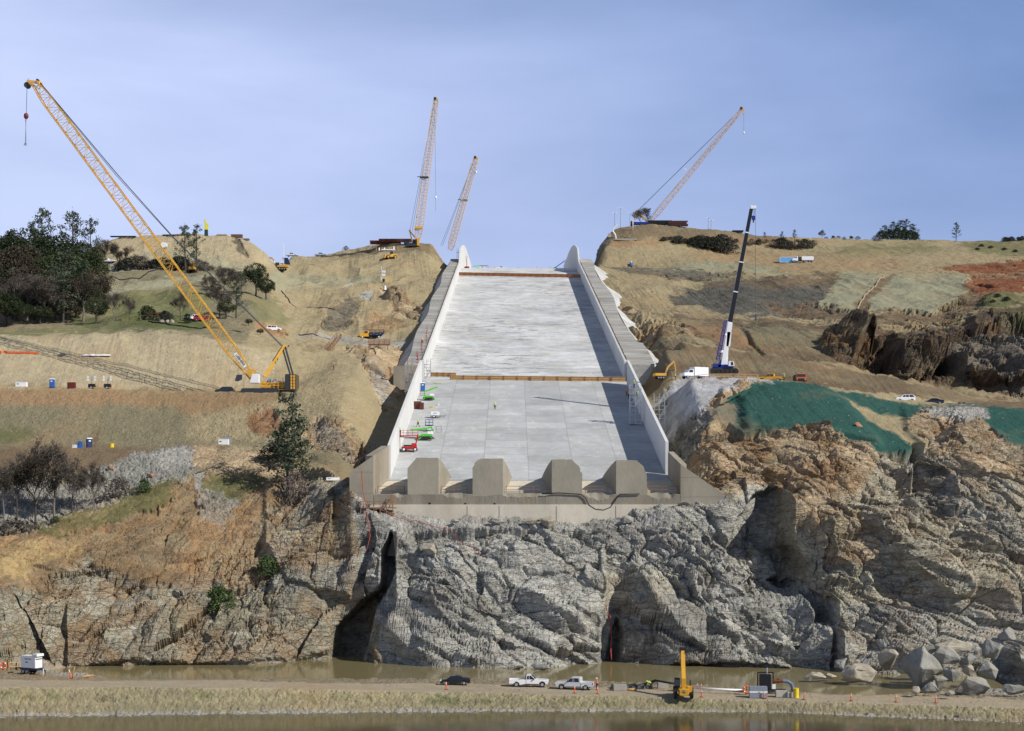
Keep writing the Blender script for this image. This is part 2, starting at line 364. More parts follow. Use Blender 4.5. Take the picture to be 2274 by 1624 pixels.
# the spur and the cliff under it
Zn('rockl',1.2,.7,.75,.5,[(-170,1240),(0,1195),(170,1140),(330,1082),(470,1048),(560,1060),(700,1040),(790,1045),(830,1140),(880,1180),(870,1520),(-170,1520)],1)
Zn('earth',.5,.5,.7,.3,[(-170,1215),(0,1192),(170,1135),(330,1078),(470,1048),(560,1040),(640,1060),(620,1130),(560,1180),(480,1240),(400,1290),(300,1290),(180,1240),(60,1300),(-170,1320)],4)
Zn('orange',.5,.6,.9,.3,[(420,1150),(560,1110),(640,1180),(560,1260),(430,1300),(380,1240)],5,.4)
Zn('orange',.1,.4,.6,.3,[(-170,1210),(0,1198),(100,1175),(160,1170),(90,1200),(-20,1225)],2,.8)
Zn('ochre',.2,.5,.4,.3,[(-60,1235),(60,1205),(150,1190),(170,1220),(90,1250),(-40,1290)],4,.6)
Zn('grassd',0,.3,.3,.2,[(60,1175),(170,1135),(330,1080),(400,1062),(380,1100),(250,1150),(120,1190)],2,.75)
Zn('grassd',0,.3,.3,.2,[(450,1060),(560,1050),(600,1080),(540,1110),(470,1100)],3,.65)
Zn('lgray',0,.6,.1,.1,[(415,1040),(455,1050),(475,1085),(440,1075)],1,.7)
Zn('gray',0,.8,.1,.1,[(440,1080),(520,1090),(540,1120),(500,1180),(440,1160)],2,.5)
Zn('olive',0,.15,.1,.3,[(695,1005),(750,990),(800,1015),(800,1045),(740,1035),(690,1020)],1)
Zn('rock',1.6,.7,.3,.6,[(560,1290),(700,1240),(800,1200),(870,1250),(850,1330),(700,1310),(600,1330)],4,.6)
Zn('rocko',1.2,.6,.7,.4,[(640,1180),(760,1100),(800,1120),(820,1200),(760,1260),(660,1270)],4,.5)
Zn('gray',.5,.8,.0,.1,[(500,1465),(680,1455),(860,1465),(870,1480),(650,1475),(500,1482)],1,.8)
# --- under the spillway
Zn('rock',1.7,.8,.16,.8,[(775,1112),(800,1100),(1500,1095),(1640,1085),(1740,1100),(1760,1240),(1860,1310),(1900,1520),(870,1520),(830,1350)],1)
Zn('rock',1.5,.7,.16,.6,[(1430,1085),(1640,1080),(1690,1110),(1660,1180),(1430,1180)],2)
Zn('gray',.2,1.0,.05,.1,[(860,1120),(1000,1140),(1120,1130),(1240,1150),(1500,1140),(1500,1165),(1250,1170),(1000,1160),(900,1180),(840,1150)],1,.8)
Zn('rockt',1.4,.6,.3,.7,[(1340,1270),(1420,1240),(1500,1300),(1420,1360),(1340,1330)],3,.7)
Zn('rockd',1.6,.6,.3,.6,[(1370,1330),(1500,1320),(1640,1400),(1600,1480),(1370,1470)],3,.5)
# --- right cliff
Zn('rockt',1.5,.6,.45,.9,[(1500,1000),(1560,950),(1700,930),(2050,990),(2080,900),(2274,880),(2474,900),(2474,1520),(1900,1520),(1830,1300),(1740,1240),(1720,1100),(1640,1110)],2)
Zn('rocko',1.3,.6,.9,.8,[(1500,1000),(1570,945),(1700,925),(1880,960),(1960,1020),(1900,1080),(1760,1110),(1620,1090),(1530,1040)],3,.9)
Zn('rocko',1.3,.6,.9,.9,[(1730,1100),(1850,1090),(1930,1160),(1960,1230),(1850,1220),(1745,1170)],4,.7)
Zn('rocko',1.0,.6,.9,.9,[(2010,900),(2130,905),(2274,980),(2300,1040),(2150,1030),(2010,960)],2,.8)
Zn('rockd',1.5,.6,.3,.6,[(2020,1040),(2130,1040),(2200,1120),(2274,1160),(2274,1260),(2150,1160),(2050,1110)],4,.6)
Zn('rock',1.3,.6,.4,.9,[(1830,1330),(2050,1290),(2274,1330),(2474,1500),(1850,1500)],6,.7)
Zn('rockd',1.2,.8,.3,.3,[(1460,850),(1560,850),(1600,900),(1560,950),(1510,1000),(1480,990)],2)
Zn('shot',.1,.25,.0,.2,[(1495,845),(1560,828),(1700,832),(1735,848),(1690,862),(1640,858),(1600,890),(1550,905),(1500,880),(1440,870)],1)
Zn('rocko',.9,.8,.7,.2,[(1590,870),(1640,850),(1700,848),(1660,870),(1610,905),(1570,905)],1)
# green sprayed slopes
MOUND = [(1601,893),(1636,869),(1677,850),(1790,847),(1827,854),(1844,864),(1875,886),(1933,934),(2005,981),(2022,996),(1995,1009),(1960,1009),(1868,975),(1824,947),(1755,957),(1704,957),(1646,961),(1619,944),(1584,913)]
Zn('green',0,.08,.0,.35,MOUND,1)
Zn('green',0,.05,.0,.3,[(1844,864),(1909,875),(2012,895),(2046,900),(2100,897),(2180,896),(2474,893),(2474,1010),(2274,990),(2230,978),(2195,945),(2170,925),(2046,903),(2012,932),(1960,923),(1909,899),(1875,886)],1)
Zn('mud',0,.14,.1,.6,[(1575,900),(1610,890),(1640,905),(1630,945),(1600,935),(1570,925)],3,.8)
Zn('gray',0,1.0,.1,.1,[(2039,906),(2080,901),(2180,903),(2205,925),(2150,930),(2060,925)],1)
# --- upper right cuts
Zn('brown',0,.15,.2,.5,[(1390,745),(1500,748),(1600,765),(1820,803),(2040,845),(2200,882),(2474,890),(2474,930),(1850,860),(1700,838),(1420,830)],0)
Zn('olive',0,.1,.1,.8,[(1390,740),(1500,745),(1600,762),(1820,800),(2000,838),(1990,862),(1800,840),(1450,800)],2,.7)
Zn('tan',0,.08,.1,.3,[(2000,835),(2127,865),(2200,885),(2100,895),(2020,865)],1,.8)
Zn('brown',0,.3,.35,.3,[(1300,660),(1500,690),(1700,712),(1900,720),(2474,700),(2474,890),(2190,884),(2035,848),(1819,806),(1600,768),(1500,752),(1400,752)],1)
Zn('olive',0,.25,.2,.4,[(1620,720),(1760,715),(1900,730),(1850,790),(1700,770),(1600,750)],3,.7)
Zn('orange',0,.4,.8,.2,[(1510,700),(1600,715),(1640,740),(1700,775),(1600,760),(1520,735)],2,.7)
Zn('rocko',1.4,.7,.8,.2,[(1370,705),(1420,695),(1480,710),(1560,745),(1420,740),(1390,735)],1)
Zn('tan',0,.15,.1,.5,[(1330,605),(1400,620),(1500,632),(1560,640),(1500,665),(1480,690),(1560,705),(1400,700),(1360,670)],2,.8)
Zn('tan',0,.1,.1,.5,[(1360,690),(1500,697),(1600,708),(1740,714),(1650,728),(1480,712),(1380,705)],1,.7)
Zn('dgray',.1,.3,.1,.6,[(1480,650),(1600,630),(1850,620),(1930,610),(1900,700),(1760,712),(1600,700),(1490,672)],2)
Zn('dbrown',.5,.7,.5,.2,[(1700,680),(1820,668),(1950,672),(2100,690),(2200,680),(2190,715),(2000,722),(1750,712)],2,.8)
Zn('dbrown',2.2,1.2,.5,.2,[(1810,745),(1900,735),(2040,722),(2140,700),(2274,690),(2474,690),(2474,890),(2200,878),(2100,850),(1960,830),(1860,800)],2)
Zn('rockd',2.2,1.2,.4,.2,[(2100,760),(2274,750),(2474,750),(2474,890),(2200,860),(2100,820)],4,.5)
Zn('brown',0,.1,.2,.6,[(1700,612),(1850,606),(1880,625),(1760,640),(1660,640)],2,.8)
Zn('olive',0,.12,.1,.5,[(1370,590),(1520,600),(1700,612),(1600,632),(1500,625),(1400,612)],1,.8)
Zn('dgray',.3,.4,.2,.3,[(1330,590),(1400,592),(1560,602),(1760,614),(1600,612),(1660,628),(1500,622),(1400,610)],1,.8)
Zn('straw',0,.1,.0,.2,[(1475,596),(1530,588),(1640,582),(1720,598),(1760,609),(1620,604),(1520,600)],1)
Zn('straw',0,.1,.0,.2,[(1818,680),(1868,609),(1972,610),(1900,690)],1)
Zn('straw',0,.1,.0,.2,[(1920,688),(1985,610),(2150,614),(2140,650),(2075,692),(2000,688)],1)
Zn('brown',0,.2,.2,.3,[(1962,612),(1990,608),(1905,698),(1890,690)],0,.8)
Zn('red',.3,.6,.6,.2,[(2060,598),(2130,588),(2290,575),(2474,575),(2474,640),(2274,645),(2190,655),(2140,640),(2160,615)],2)
Zn('dbrown',.6,.9,.4,.2,[(2150,640),(2200,655),(2180,715),(2080,700)],2,.8)
Zn('grassd',0,.3,0,.2,[(2185,650),(2240,655),(2474,680),(2474,700),(2200,705),(2180,690)],2,.8)
Zn('orange',0,.1,.3,.3,[(1520,560),(1700,550),(1860,560),(1960,575),(2060,590),(1860,606),(1700,595),(1560,585)],3,.35)
Zn('tan',0,.1,.1,.3,[(1640,545),(1800,540),(2000,535),(2100,540),(2120,570),(1900,575),(1700,560)],2,.6)
Zn('grass',0,.2,0,.2,[(1840,560),(1900,542),(2050,540),(2110,555),(1990,568),(1880,570)],3,.6)
Zn('grassd',0,.3,0,.2,[(2110,540),(2180,535),(2474,530),(2474,565),(2200,570)],2,.6)
Zn('tan',0,.05,0,.2,[(2062,532),(2080,532),(2120,552),(2180,568),(2270,575),(2150,572),(2095,556)],0)
Zn('brown',0,.2,.4,.3,[(1340,520),(1400,498),(1530,502),(1700,520),(1760,528),(1650,545),(1470,530),(1360,532)],1,.8)
Zn('olive',0,.1,.1,.3,[(1380,502),(1530,504),(1700,524),(1680,532),(1500,515)],1,.6)
Zn('orange',0,.2,.7,.2,[(1560,525),(1640,525),(1760,535),(1860,535),(1700,545),(1600,535)],1,.5)
Zn('dgray',.2,.4,.3,.2,[(1290,580),(1310,560),(1350,520),(1365,530),(1340,560),(1325,590)],1)
Zn('orange',0,.15,.6,.4,[(1352,532),(1470,534),(1475,545),(1360,545)],1,.7)
def band(line, a, b, col, mixv, x0=1380, x1=2434, A=0, B=.12, ox=.2, st=.3):  # paints lit rims and shade under the bench crests; partly wet soil
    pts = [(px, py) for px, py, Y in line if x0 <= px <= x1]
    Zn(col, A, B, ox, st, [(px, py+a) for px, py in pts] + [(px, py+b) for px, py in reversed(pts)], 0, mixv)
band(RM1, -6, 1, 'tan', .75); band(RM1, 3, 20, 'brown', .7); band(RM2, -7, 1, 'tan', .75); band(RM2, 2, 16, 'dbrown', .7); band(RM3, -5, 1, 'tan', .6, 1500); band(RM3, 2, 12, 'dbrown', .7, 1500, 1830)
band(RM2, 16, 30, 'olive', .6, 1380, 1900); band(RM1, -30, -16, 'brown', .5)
# --- right hill darkened in colour, for grazing sun as well as wet soil
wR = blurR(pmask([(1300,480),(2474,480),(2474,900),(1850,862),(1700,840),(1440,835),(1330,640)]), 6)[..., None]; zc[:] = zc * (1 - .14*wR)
# --- river edge
Zn('bank',0,.55,.05,.1,[(-170,1522),(560,1522),(1137,1532),(1700,1548),(2474,1570),(2474,1660),(-170,1660)],0)
Zn('mud',0,.4,.1,.1,[(-170,1568),(600,1560),(1137,1556),(1700,1564),(2474,1590),(2474,1660),(-170,1660)],1,.35)
rb_ = random.Random(12)
for k in range(46):
    x = -160 + k*57 + rb_.uniform(-20,20); y = float(np.interp(x, [0,560,1137,1700,2274], [1534,1536,1548,1563,1579])) + rb_.uniform(0,16); w = rb_.uniform(14,44); h = rb_.uniform(4,11)
    Zn(rb_.choice(['grassd','mud','olive','tan','mud','grass']), 0, rb_.uniform(.3,.9), .1, .1, [(x-w,y),(x-w*.3,y-h),(x+w,y-h*.3),(x+w*.6,y+h),(x-w*.5,y+h*.8)], 3, rb_.uniform(.35,.7))
Zn('gray',0,.7,.0,.1,[(-170,1586),(560,1577),(1137,1573),(1700,1577),(2274,1601),(2474,1609),(2474,1680),(-170,1680)],0,.8)
Zn('mud',0,.45,.1,.1,[(-170,1476),(120,1476),(220,1490),(300,1500),(1137,1498),(1350,1500),(1700,1514),(1900,1540),(2000,1528),(2474,1520),(2474,1556),(1700,1541),(1137,1524),(560,1516),(-170,1524)],0)
Zn('gray',0,.8,.1,.1,[(80,1480),(150,1482),(220,1498),(180,1502),(90,1496)],1,.7)
Zn('gray',0,.7,.1,.1,[(1960,1525),(2474,1500),(2474,1545),(2100,1540)],1,.7)
Zn('road',0,.03,.0,.1,[(-170,1506),(200,1511),(560,1513),(800,1517),(1137,1521),(1400,1528),(1700,1538),(2000,1545),(2274,1552),(2474,1558),(2474,1582),(2274,1573),(1700,1557),(1137,1541),(560,1529),(-170,1528)],0)

# ---- push whole rock masses forward or back (metres along the ground towards the river)
BL = np.zeros((RH, RW), np.float32)
def mass(d, poly, soft=3): 
    global BL; BL = BL + blurR(pmask(poly), soft) * d
mass(-9, [(868,1180),(880,1250),(862,1300),(835,1340),(812,1440),(800,1466),(735,1462),(745,1400),(800,1340),(845,1300),(850,1230)], 3)
mass(3.5, [(880,1180),(1000,1180),(1130,1260),(1340,1390),(1345,1480),(830,1480),(830,1430),(880,1330)], 3)
mass(2.0, [(1130,1180),(1340,1200),(1350,1300),(1340,1390),(1130,1260),(1000,1180)], 3)
mass(-3.5, [(1360,1400),(1372,1370),(1380,1400),(1376,1470),(1352,1470)], 2)
mass(3.5, [(1380,1340),(1440,1320),(1560,1350),(1640,1400),(1650,1470),(1370,1470)], 5)
mass(2.5, [(1640,1400),(1560,1350),(1640,1330),(1800,1350),(1850,1400),(1850,1480),(1650,1470)], 4)
mass(-6, [(1690,1255),(1770,1245),(1800,1290),(1850,1320),(1845,1370),(1780,1340),(1700,1330),(1650,1300)], 3)
mass(6, [(1738,1100),(1850,1090),(2000,1130),(2474,1150),(2474,1520),(1870,1500),(1860,1420),(1850,1330),(1790,1240),(1745,1200)], 2)
mass(-6, [(1670,1120),(1735,1105),(1750,1200),(1770,1225),(1700,1200),(1620,1230),(1640,1150)], 3)
mass(3, [(1900,1130),(1980,1150),(2080,1230),(2150,1290),(2100,1300),(2000,1230)], 4)
mass(-4, [(2030,1040),(2110,1050),(2130,1120),(2090,1160),(2040,1100)], 4)
mass(3, [(1700,1040),(1850,1000),(1920,1040),(1990,1110),(1900,1100),(1760,1090)], 4)
mass(2.5, [(590,1060),(700,1060),(780,1110),(800,1250),(780,1320),(640,1290),(590,1200)], 20)
mass(3, [(-170,1310),(20,1300),(60,1420),(60,1480),(-170,1480)], 2)
mass(-3, [(20,1300),(60,1360),(100,1440),(120,1478),(60,1478),(30,1400)], 2)
mass(2, [(150,1330),(420,1300),(560,1360),(720,1330),(740,1440),(640,1460),(150,1470)], 6)
mass(-4, [(815,1040),(850,1020),(850,1000),(800,1020)], 3)
mass(9, [(2195,1420),(2215,1400),(2474,1380),(2474,1530),(2235,1520),(2210,1470)], 3)
# upper right rock outcrops
mass(9, [(1985,770),(2060,735),(2100,760),(2080,800),(2010,832),(1980,820)], 3)
mass(9, [(2110,790),(2190,770),(2260,760),(2290,830),(2180,850),(2120,840)], 3)
mass(-9, [(1900,790),(1985,760),(1980,825),(1900,812)], 3)
mass(-8, [(2060,810),(2110,790),(2140,850),(2060,840)], 3)
mass(5, [(2150,700),(2290,700),(2290,745),(2170,745)], 3)
mass(5, [(1380,705),(1420,697),(1480,712),(1540,742),(1440,738)], 2)
mass(-3, [(1636,730),(1645,728),(1700,790),(1690,792)], 1)
mass(3, [(1600,862),(1650,850),(1690,850),(1640,880),(1590,905)], 2)
mass(-1.5, [(520,530),(530,528),(552,566),(545,568)], 1)
mass(4, [(1640,880),(1700,855),(1820,858),(1870,890),(1960,985),(1860,965),(1760,945),(1650,950)], 16)
mass(2, [(2000,905),(2150,925),(2274,985),(2290,1050),(2100,1030),(2010,960)], 4)

def samp(A, px, py):
    u = np.clip((px - RX0 - 1) / RS, 0, RW-1.001); v = np.clip((py - RY0 - 1) / RS, 0, RH-1.001)
    i = u.astype(np.int32); j = v.astype(np.int32); fu = u - i; fv = v - j
    if A.ndim == 3: fu = fu[..., None]; fv = fv[..., None]
    return A[j, i]*(1-fu)*(1-fv) + A[j, i+1]*fu*(1-fv) + A[j+1, i]*(1-fu)*fv + A[j+1, i+1]*fu*fv

PYg = HY - Z0 * F / GY
PXg = np.broadcast_to(cols[:, None], PYg.shape)
# the trench beside the spillway
fl = floorz(GY)
Zt = Z0.copy()
inY = sm((GY - 289) / 2.0) * (1 - sm((GY - 792) / 12))
up = sm((GY - 408) / 4)
dl = -24.7 - GX; dr = GX - 31.3
lowL = fl + (-2.2) * (1-up) + 0.3 * up
tl = (1-up) * sm((dl - 3) / 13) + up * sm((dl - 5) / 10)
lowR = fl + (-2.0) * (1-up) + 0.6 * up
tr = (1-up) * sm((dr - 2.5) / 8) + up * sm((dr - 7) / 9)
under = fl - 2.2
left = np.where(dl > 0, lowL * (1-tl) + Zt * tl, under)
right = np.where(dr > 0, lowR * (1-tr) + Zt * tr, under)
side = np.where(GX < 3, left, right)
Zt = Zt * (1-inY) + side * inY
far = (GY > 780) & (GX > -40) & (GX < 45)
Zt = np.where(far, np.minimum(Zt, floorz(np.minimum(GY, 900)) - 2.5), Zt)

P = np.stack([GX.ravel(), GY.ravel(), Zt.ravel()], 1).astype(np.float64)
n1 = vnoise(P / 3.1, 3); n2 = vnoise(P / 0.9, 5); n3 = vnoise(P / 9.0, 8)
n4 = vnoise(P / .45, 12); jk = np.where(P[:,1] < 256, .35, np.where((PXg.ravel() < 830) & (PYg.ravel() > 1050), 2.4, 1))
jx = PXg.ravel() + jk*(7*n3 + 6*n1 + 4*n2 + 3*n4); jy = PYg.ravel() + jk*(5*vnoise(P/7.0, 11) + 4*vnoise(P/2.0, 14) + 3*n2 + 2*n4)
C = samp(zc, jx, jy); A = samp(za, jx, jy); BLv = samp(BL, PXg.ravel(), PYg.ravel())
cen = ((GX.ravel() > -24.9) & (GX.ravel() < 31.5) & (GY.ravel() > 289))
near_sp = cen
fa, ru, ox, st = A[:,0], A[:,1], A[:,2], A[:,3]
YR = GY.ravel()
D = np.zeros(len(P)); U = np.zeros(len(P))      # D: out of the slope; U: straight up
rockm = fa > .03
idx = np.nonzero(rockm)[0]
Pr = P[idx]
pxr = PXg.ravel()[idx]
def rot(Pa, deg):     # turn in the plane of the picture so that bedding dips to the right
    c, s = math.cos(rad(deg)), math.sin(rad(deg))
    return np.stack([Pa[:,0]*c - Pa[:,2]*s, Pa[:,1], Pa[:,0]*s + Pa[:,2]*c], 1)
warp = np.stack([vnoise(Pr/6, 21), vnoise(Pr/6, 22), vnoise(Pr/6, 23)], 1) * .5
leftc = pxr < 815 + 25*vnoise(Pr/8, 31)
def rotv(Pa, deg):
    c, s_ = np.cos(np.radians(deg)), np.sin(np.radians(deg)); X0, Zc = Pa[:,0], Pa[:,2]
    return np.stack([X0*c - Zc*s_, Pa[:,1], X0*s_ + Zc*c], 1)
# the bedding turns a little from one big block to the next
f0, _, i0 = facet(rotv(Pr + warp, np.where(leftc, -40.0, 24.0)) / np.array([27, 17, 11]), 77, 2.2, .9)
angle = np.where(leftc, -52 + 22*i0, 27 + 11*i0)
Q = rotv(Pr + warp, angle)
far2 = YR[idx] > 380
sc = np.where(far2, 1.7, 1.0)[:, None]
SC = sc[:, 0]
f1, e1, i1 = facet(Q / (np.array([13.0, 9.0, 6.0]) * sc), 1, 2.6, .8)
f2, e2, i2 = facet(Q / (np.array([5.2, 3.4, 2.0]) * sc), 2, 3.0, .7)
f3, e3, i3 = facet(Q / (np.array([1.5, 1.0, .6]) * sc), 3, 3.0, .7)
wq = Q[:,2] + .22*vnoise(Q/np.array([5,5,2.5]), 45) + .10*vnoise(Q/np.array([1.6,1.6,.8]), 47)
def ledge(T, ph, sd, lo=.15):
    t = wq/(T*SC) + ph; n = np.floor(t); fr_ = t - n; hh = T1[(n.astype(np.int64)*7919 + sd) % TN]
    blk = np.clip(.65 + .9*hh, lo, 1.4)
    return blk * np.where(hh > -.35, 1 - fr_, fr_ * .8)
rgh = np.clip(.75 + .9*fbm(Pr/11, 2, 91), .15, 1.35)      # some masses split into ledges, others stay smooth slabs
led = ledge(2.9, i1*1.7, 5)*.85*np.sqrt(rgh) + ledge(1.05, i2*1.3 + i1, 11)*.36*rgh + ledge(.42, i3 + i2, 19)*.10*rgh
big = fbm(Pr / 15, 2, 55)
slp = np.abs(np.gradient(Zt, axis=1) / np.gradient(GY, axis=1)); gbl = np.abs(np.gradient(BLv.reshape(NC, NR), axis=0) / np.maximum(.02, np.gradient(GX, axis=0)))
stp = (blur_rows(blur_cols(slp + 1.6*gbl, 2), 3)).ravel()[idx]; damp = 1/(1 + (np.maximum(0, stp-.7)/1.1)**2)
crk = .42*np.exp(-(e1/.10)**2) + .24*np.exp(-(e2/.13)**2)*rgh
d = f0*2.6*np.where(far2, 1.0, 1.0) + f1*1.7 + (f2*.5*np.sqrt(rgh) + f3*.17*rgh + (led - .6)*.72)*damp + big*.6 - crk*damp
D[idx] = d * fa[idx] * .85 * SC
crev = np.zeros(len(P), np.float32); crev[idx] = np.clip(e2*2.2, 0, 1)
tone = np.zeros(len(P), np.float32); tone[idx] = i1*.35 + i2*.5 + i3*.3
# rubble and stones
rum = ru > .25
idr = np.nonzero(rum)[0]
g1, h1, j1 = facet(P[idr] / np.where(YR[idr] > 380, 1.6, .8)[:, None], 6, 3.0, .6)
g2, h2, j2 = facet(P[idr] / np.where(YR[idr] > 380, 1.0, .38)[:, None], 7, 3.5, .6)
U[idr] += (g1*.30 + g2*.14) * np.clip(ru[idr], 0, 1.4)
tone[idr] += (j1*.6 + j2*.5) * np.clip(ru[idr], 0, 1) * (fa[idr] < .5)
# earth: soft swells, erosion runnels down the slope
sw = fbm(P / np.array([14, 14, 14]), 3, 61) * .55
run = vnoise(np.stack([P[:,0] / .9 + .25*n1 + P[:,2]*.28, P[:,1]*.02, P[:,2]*.05], 1), 66) + .6*vnoise(np.stack([P[:,0] / .42 + .3*n1 + P[:,2]*.4, P[:,1]*.04, P[:,2]*.1], 1), 67)
flat = (1 - np.clip(fa*1.5, 0, 1))
U += sw * flat * np.clip((YR - 300) / 60, 0, 1) * np.where(YR > 420, 1.6, .7)
U += (fbm(P/2.2, 3, 71) * .16 + run * .20 * st) * flat * np.where(YR > 420, 1.5, 1.0) * (YR > 256)
fold = 1 - np.abs(fbm(np.stack([P[:,0]/26, P[:,1]/60, P[:,2]/60], 1), 3, 81)); U += (fold - .7) * np.where(P[:,0] > 0, 2.0, 4.0) * flat * sm((YR-430)/60) * (1 - .8*sm((YR-690)/60)) * (1 - .9*np.clip(samp(blurR(pmask([(190,500),(660,500),(660,612),(190,612)]), 6), PXg.ravel(), PYg.ravel()),0,1))
U += (1 - np.abs(vnoise(np.stack([P[:,0]/7.5 + P[:,2]*.08, P[:,1]/40, P[:,2]/40], 1), 83)) - .6) * 1.1 * flat * sm((YR-385)/30) * (1 - .6*sm((YR-690)/60))
U += fbm(P/1.6, 3, 73) * .10 * (YR < 256)
roadm = samp(blurR(pmask([(-170,1508),(560,1514),(1137,1522),(1700,1539),(2474,1559),(2474,1580),(2274,1571),(1700,1555),(1137,1539),(560,1527),(-170,1526)]), 1), PXg.ravel(), PYg.ravel())
fade = np.where(near_sp, 0.0, 1.0) * (1 - .9*roadm)
# calm strip right beside the walls
edge = np.minimum(np.abs(dl.ravel()), np.abs(dr.ravel()))
fade = fade * np.where((YR > 288) & (YR < 795) & (edge < 5), np.clip(edge/5, .15, 1), 1)
D *= fade; U *= fade
ns = (P[:,0] > -36) & (P[:,0] < 44) & (YR > 279); D = np.where(ns & (YR < 292), np.where(D > 0, D*.35, D*.8), D)
BLv = BLv * fade * np.where((P[:,0] > -34) & (P[:,0] < 42) & (YR > 280) & (YR < 300), np.clip((287-YR)/6, 0, 1), 1)
slope = np.gradient(Zt, axis=1) / np.gradient(GY, axis=1)
sl = np.clip(slope.ravel(), 0, 3)
nz = 1/np.sqrt(1+sl*sl); ny = -sl*nz
nx = np.full(len(P), .12)
Pd = P.copy()
Pd[:,0] += D*nx; Pd[:,1] += D*np.minimum(ny, -.35) - BLv; Pd[:,2] += D*nz*.9 + U
# keep the foot of the sill covered but nothing through the concrete
inf = (Pd[:,0] > -30.3) & (Pd[:,0] < 42) & (P[:,1] > 285.6) & (P[:,1] < 290)
ZG = Pd[:,2].reshape(NC, NR).copy()

me = bpy.data.meshes.new('hillside')
NV = NC*NR
me.vertices.add(NV); me.vertices.foreach_set('co', Pd.astype(np.float32).ravel())
ii, jj = np.meshgrid(np.arange(NC-1), np.arange(NR-1), indexing='ij')
a = (ii*NR + jj).ravel()
quads = np.stack([a, a+NR, a+NR+1, a+1], 1).astype(np.int32)
NF = len(quads)
me.loops.add(NF*4); me.loops.foreach_set('vertex_index', quads.ravel())
me.polygons.add(NF); me.polygons.foreach_set('loop_start', np.arange(0, NF*4, 4, dtype=np.int32))
me.polygons.foreach_set('use_smooth', np.zeros(NF, bool))
me.update(calc_edges=True)
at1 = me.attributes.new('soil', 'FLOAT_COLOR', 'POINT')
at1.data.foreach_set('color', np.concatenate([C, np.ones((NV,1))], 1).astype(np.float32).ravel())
at2 = me.attributes.new('kind', 'FLOAT_COLOR', 'POINT')
at2.data.foreach_set('color', np.stack([np.clip(fa,0,1), ox, np.clip(.5 + tone*.4, 0, 1), crev*rockm + (1-rockm)], 1).astype(np.float32).ravel())
hill = bpy.data.objects.new('hillside', me); COL.objects.link(hill)
tag(hill, kind='structure')

def gz(px, Y):
    i = np.clip(np.interp(px, cols, np.arange(NC)), 0, NC-1.01); j = np.clip(np.interp(Y, rows, np.arange(NR)), 0, NR-1.01)
    a, b = int(i), int(j); u, v = i-a, j-b
    return float(ZG[a,b]*(1-u)*(1-v) + ZG[a+1,b]*u*(1-v) + ZG[a,b+1]*(1-u)*v + ZG[a+1,b+1]*u*v)
def G(px, Y, dz=0.0):            # ground point under a column at a distance
    return Vector(((px-CX)*Y/F, Y, gz(px, Y) + dz))
def GXY(X, Y, dz=0.0): return Vector((X, Y, gz(CX + X*F/Y, Y) + dz))
def hit(px, py, y0=200, y1=1000):   # first ground seen at a place, no nearer than y0; else the brow
    Y = y0; best = (9e9, y0)
    while Y < y1:
        q = HY - gz(px, Y)*F/Y
        if q <= py: return G(px, Y)
        if q < best[0] - .02: best = (q, Y)
        Y += .5
    return G(px, best[1])
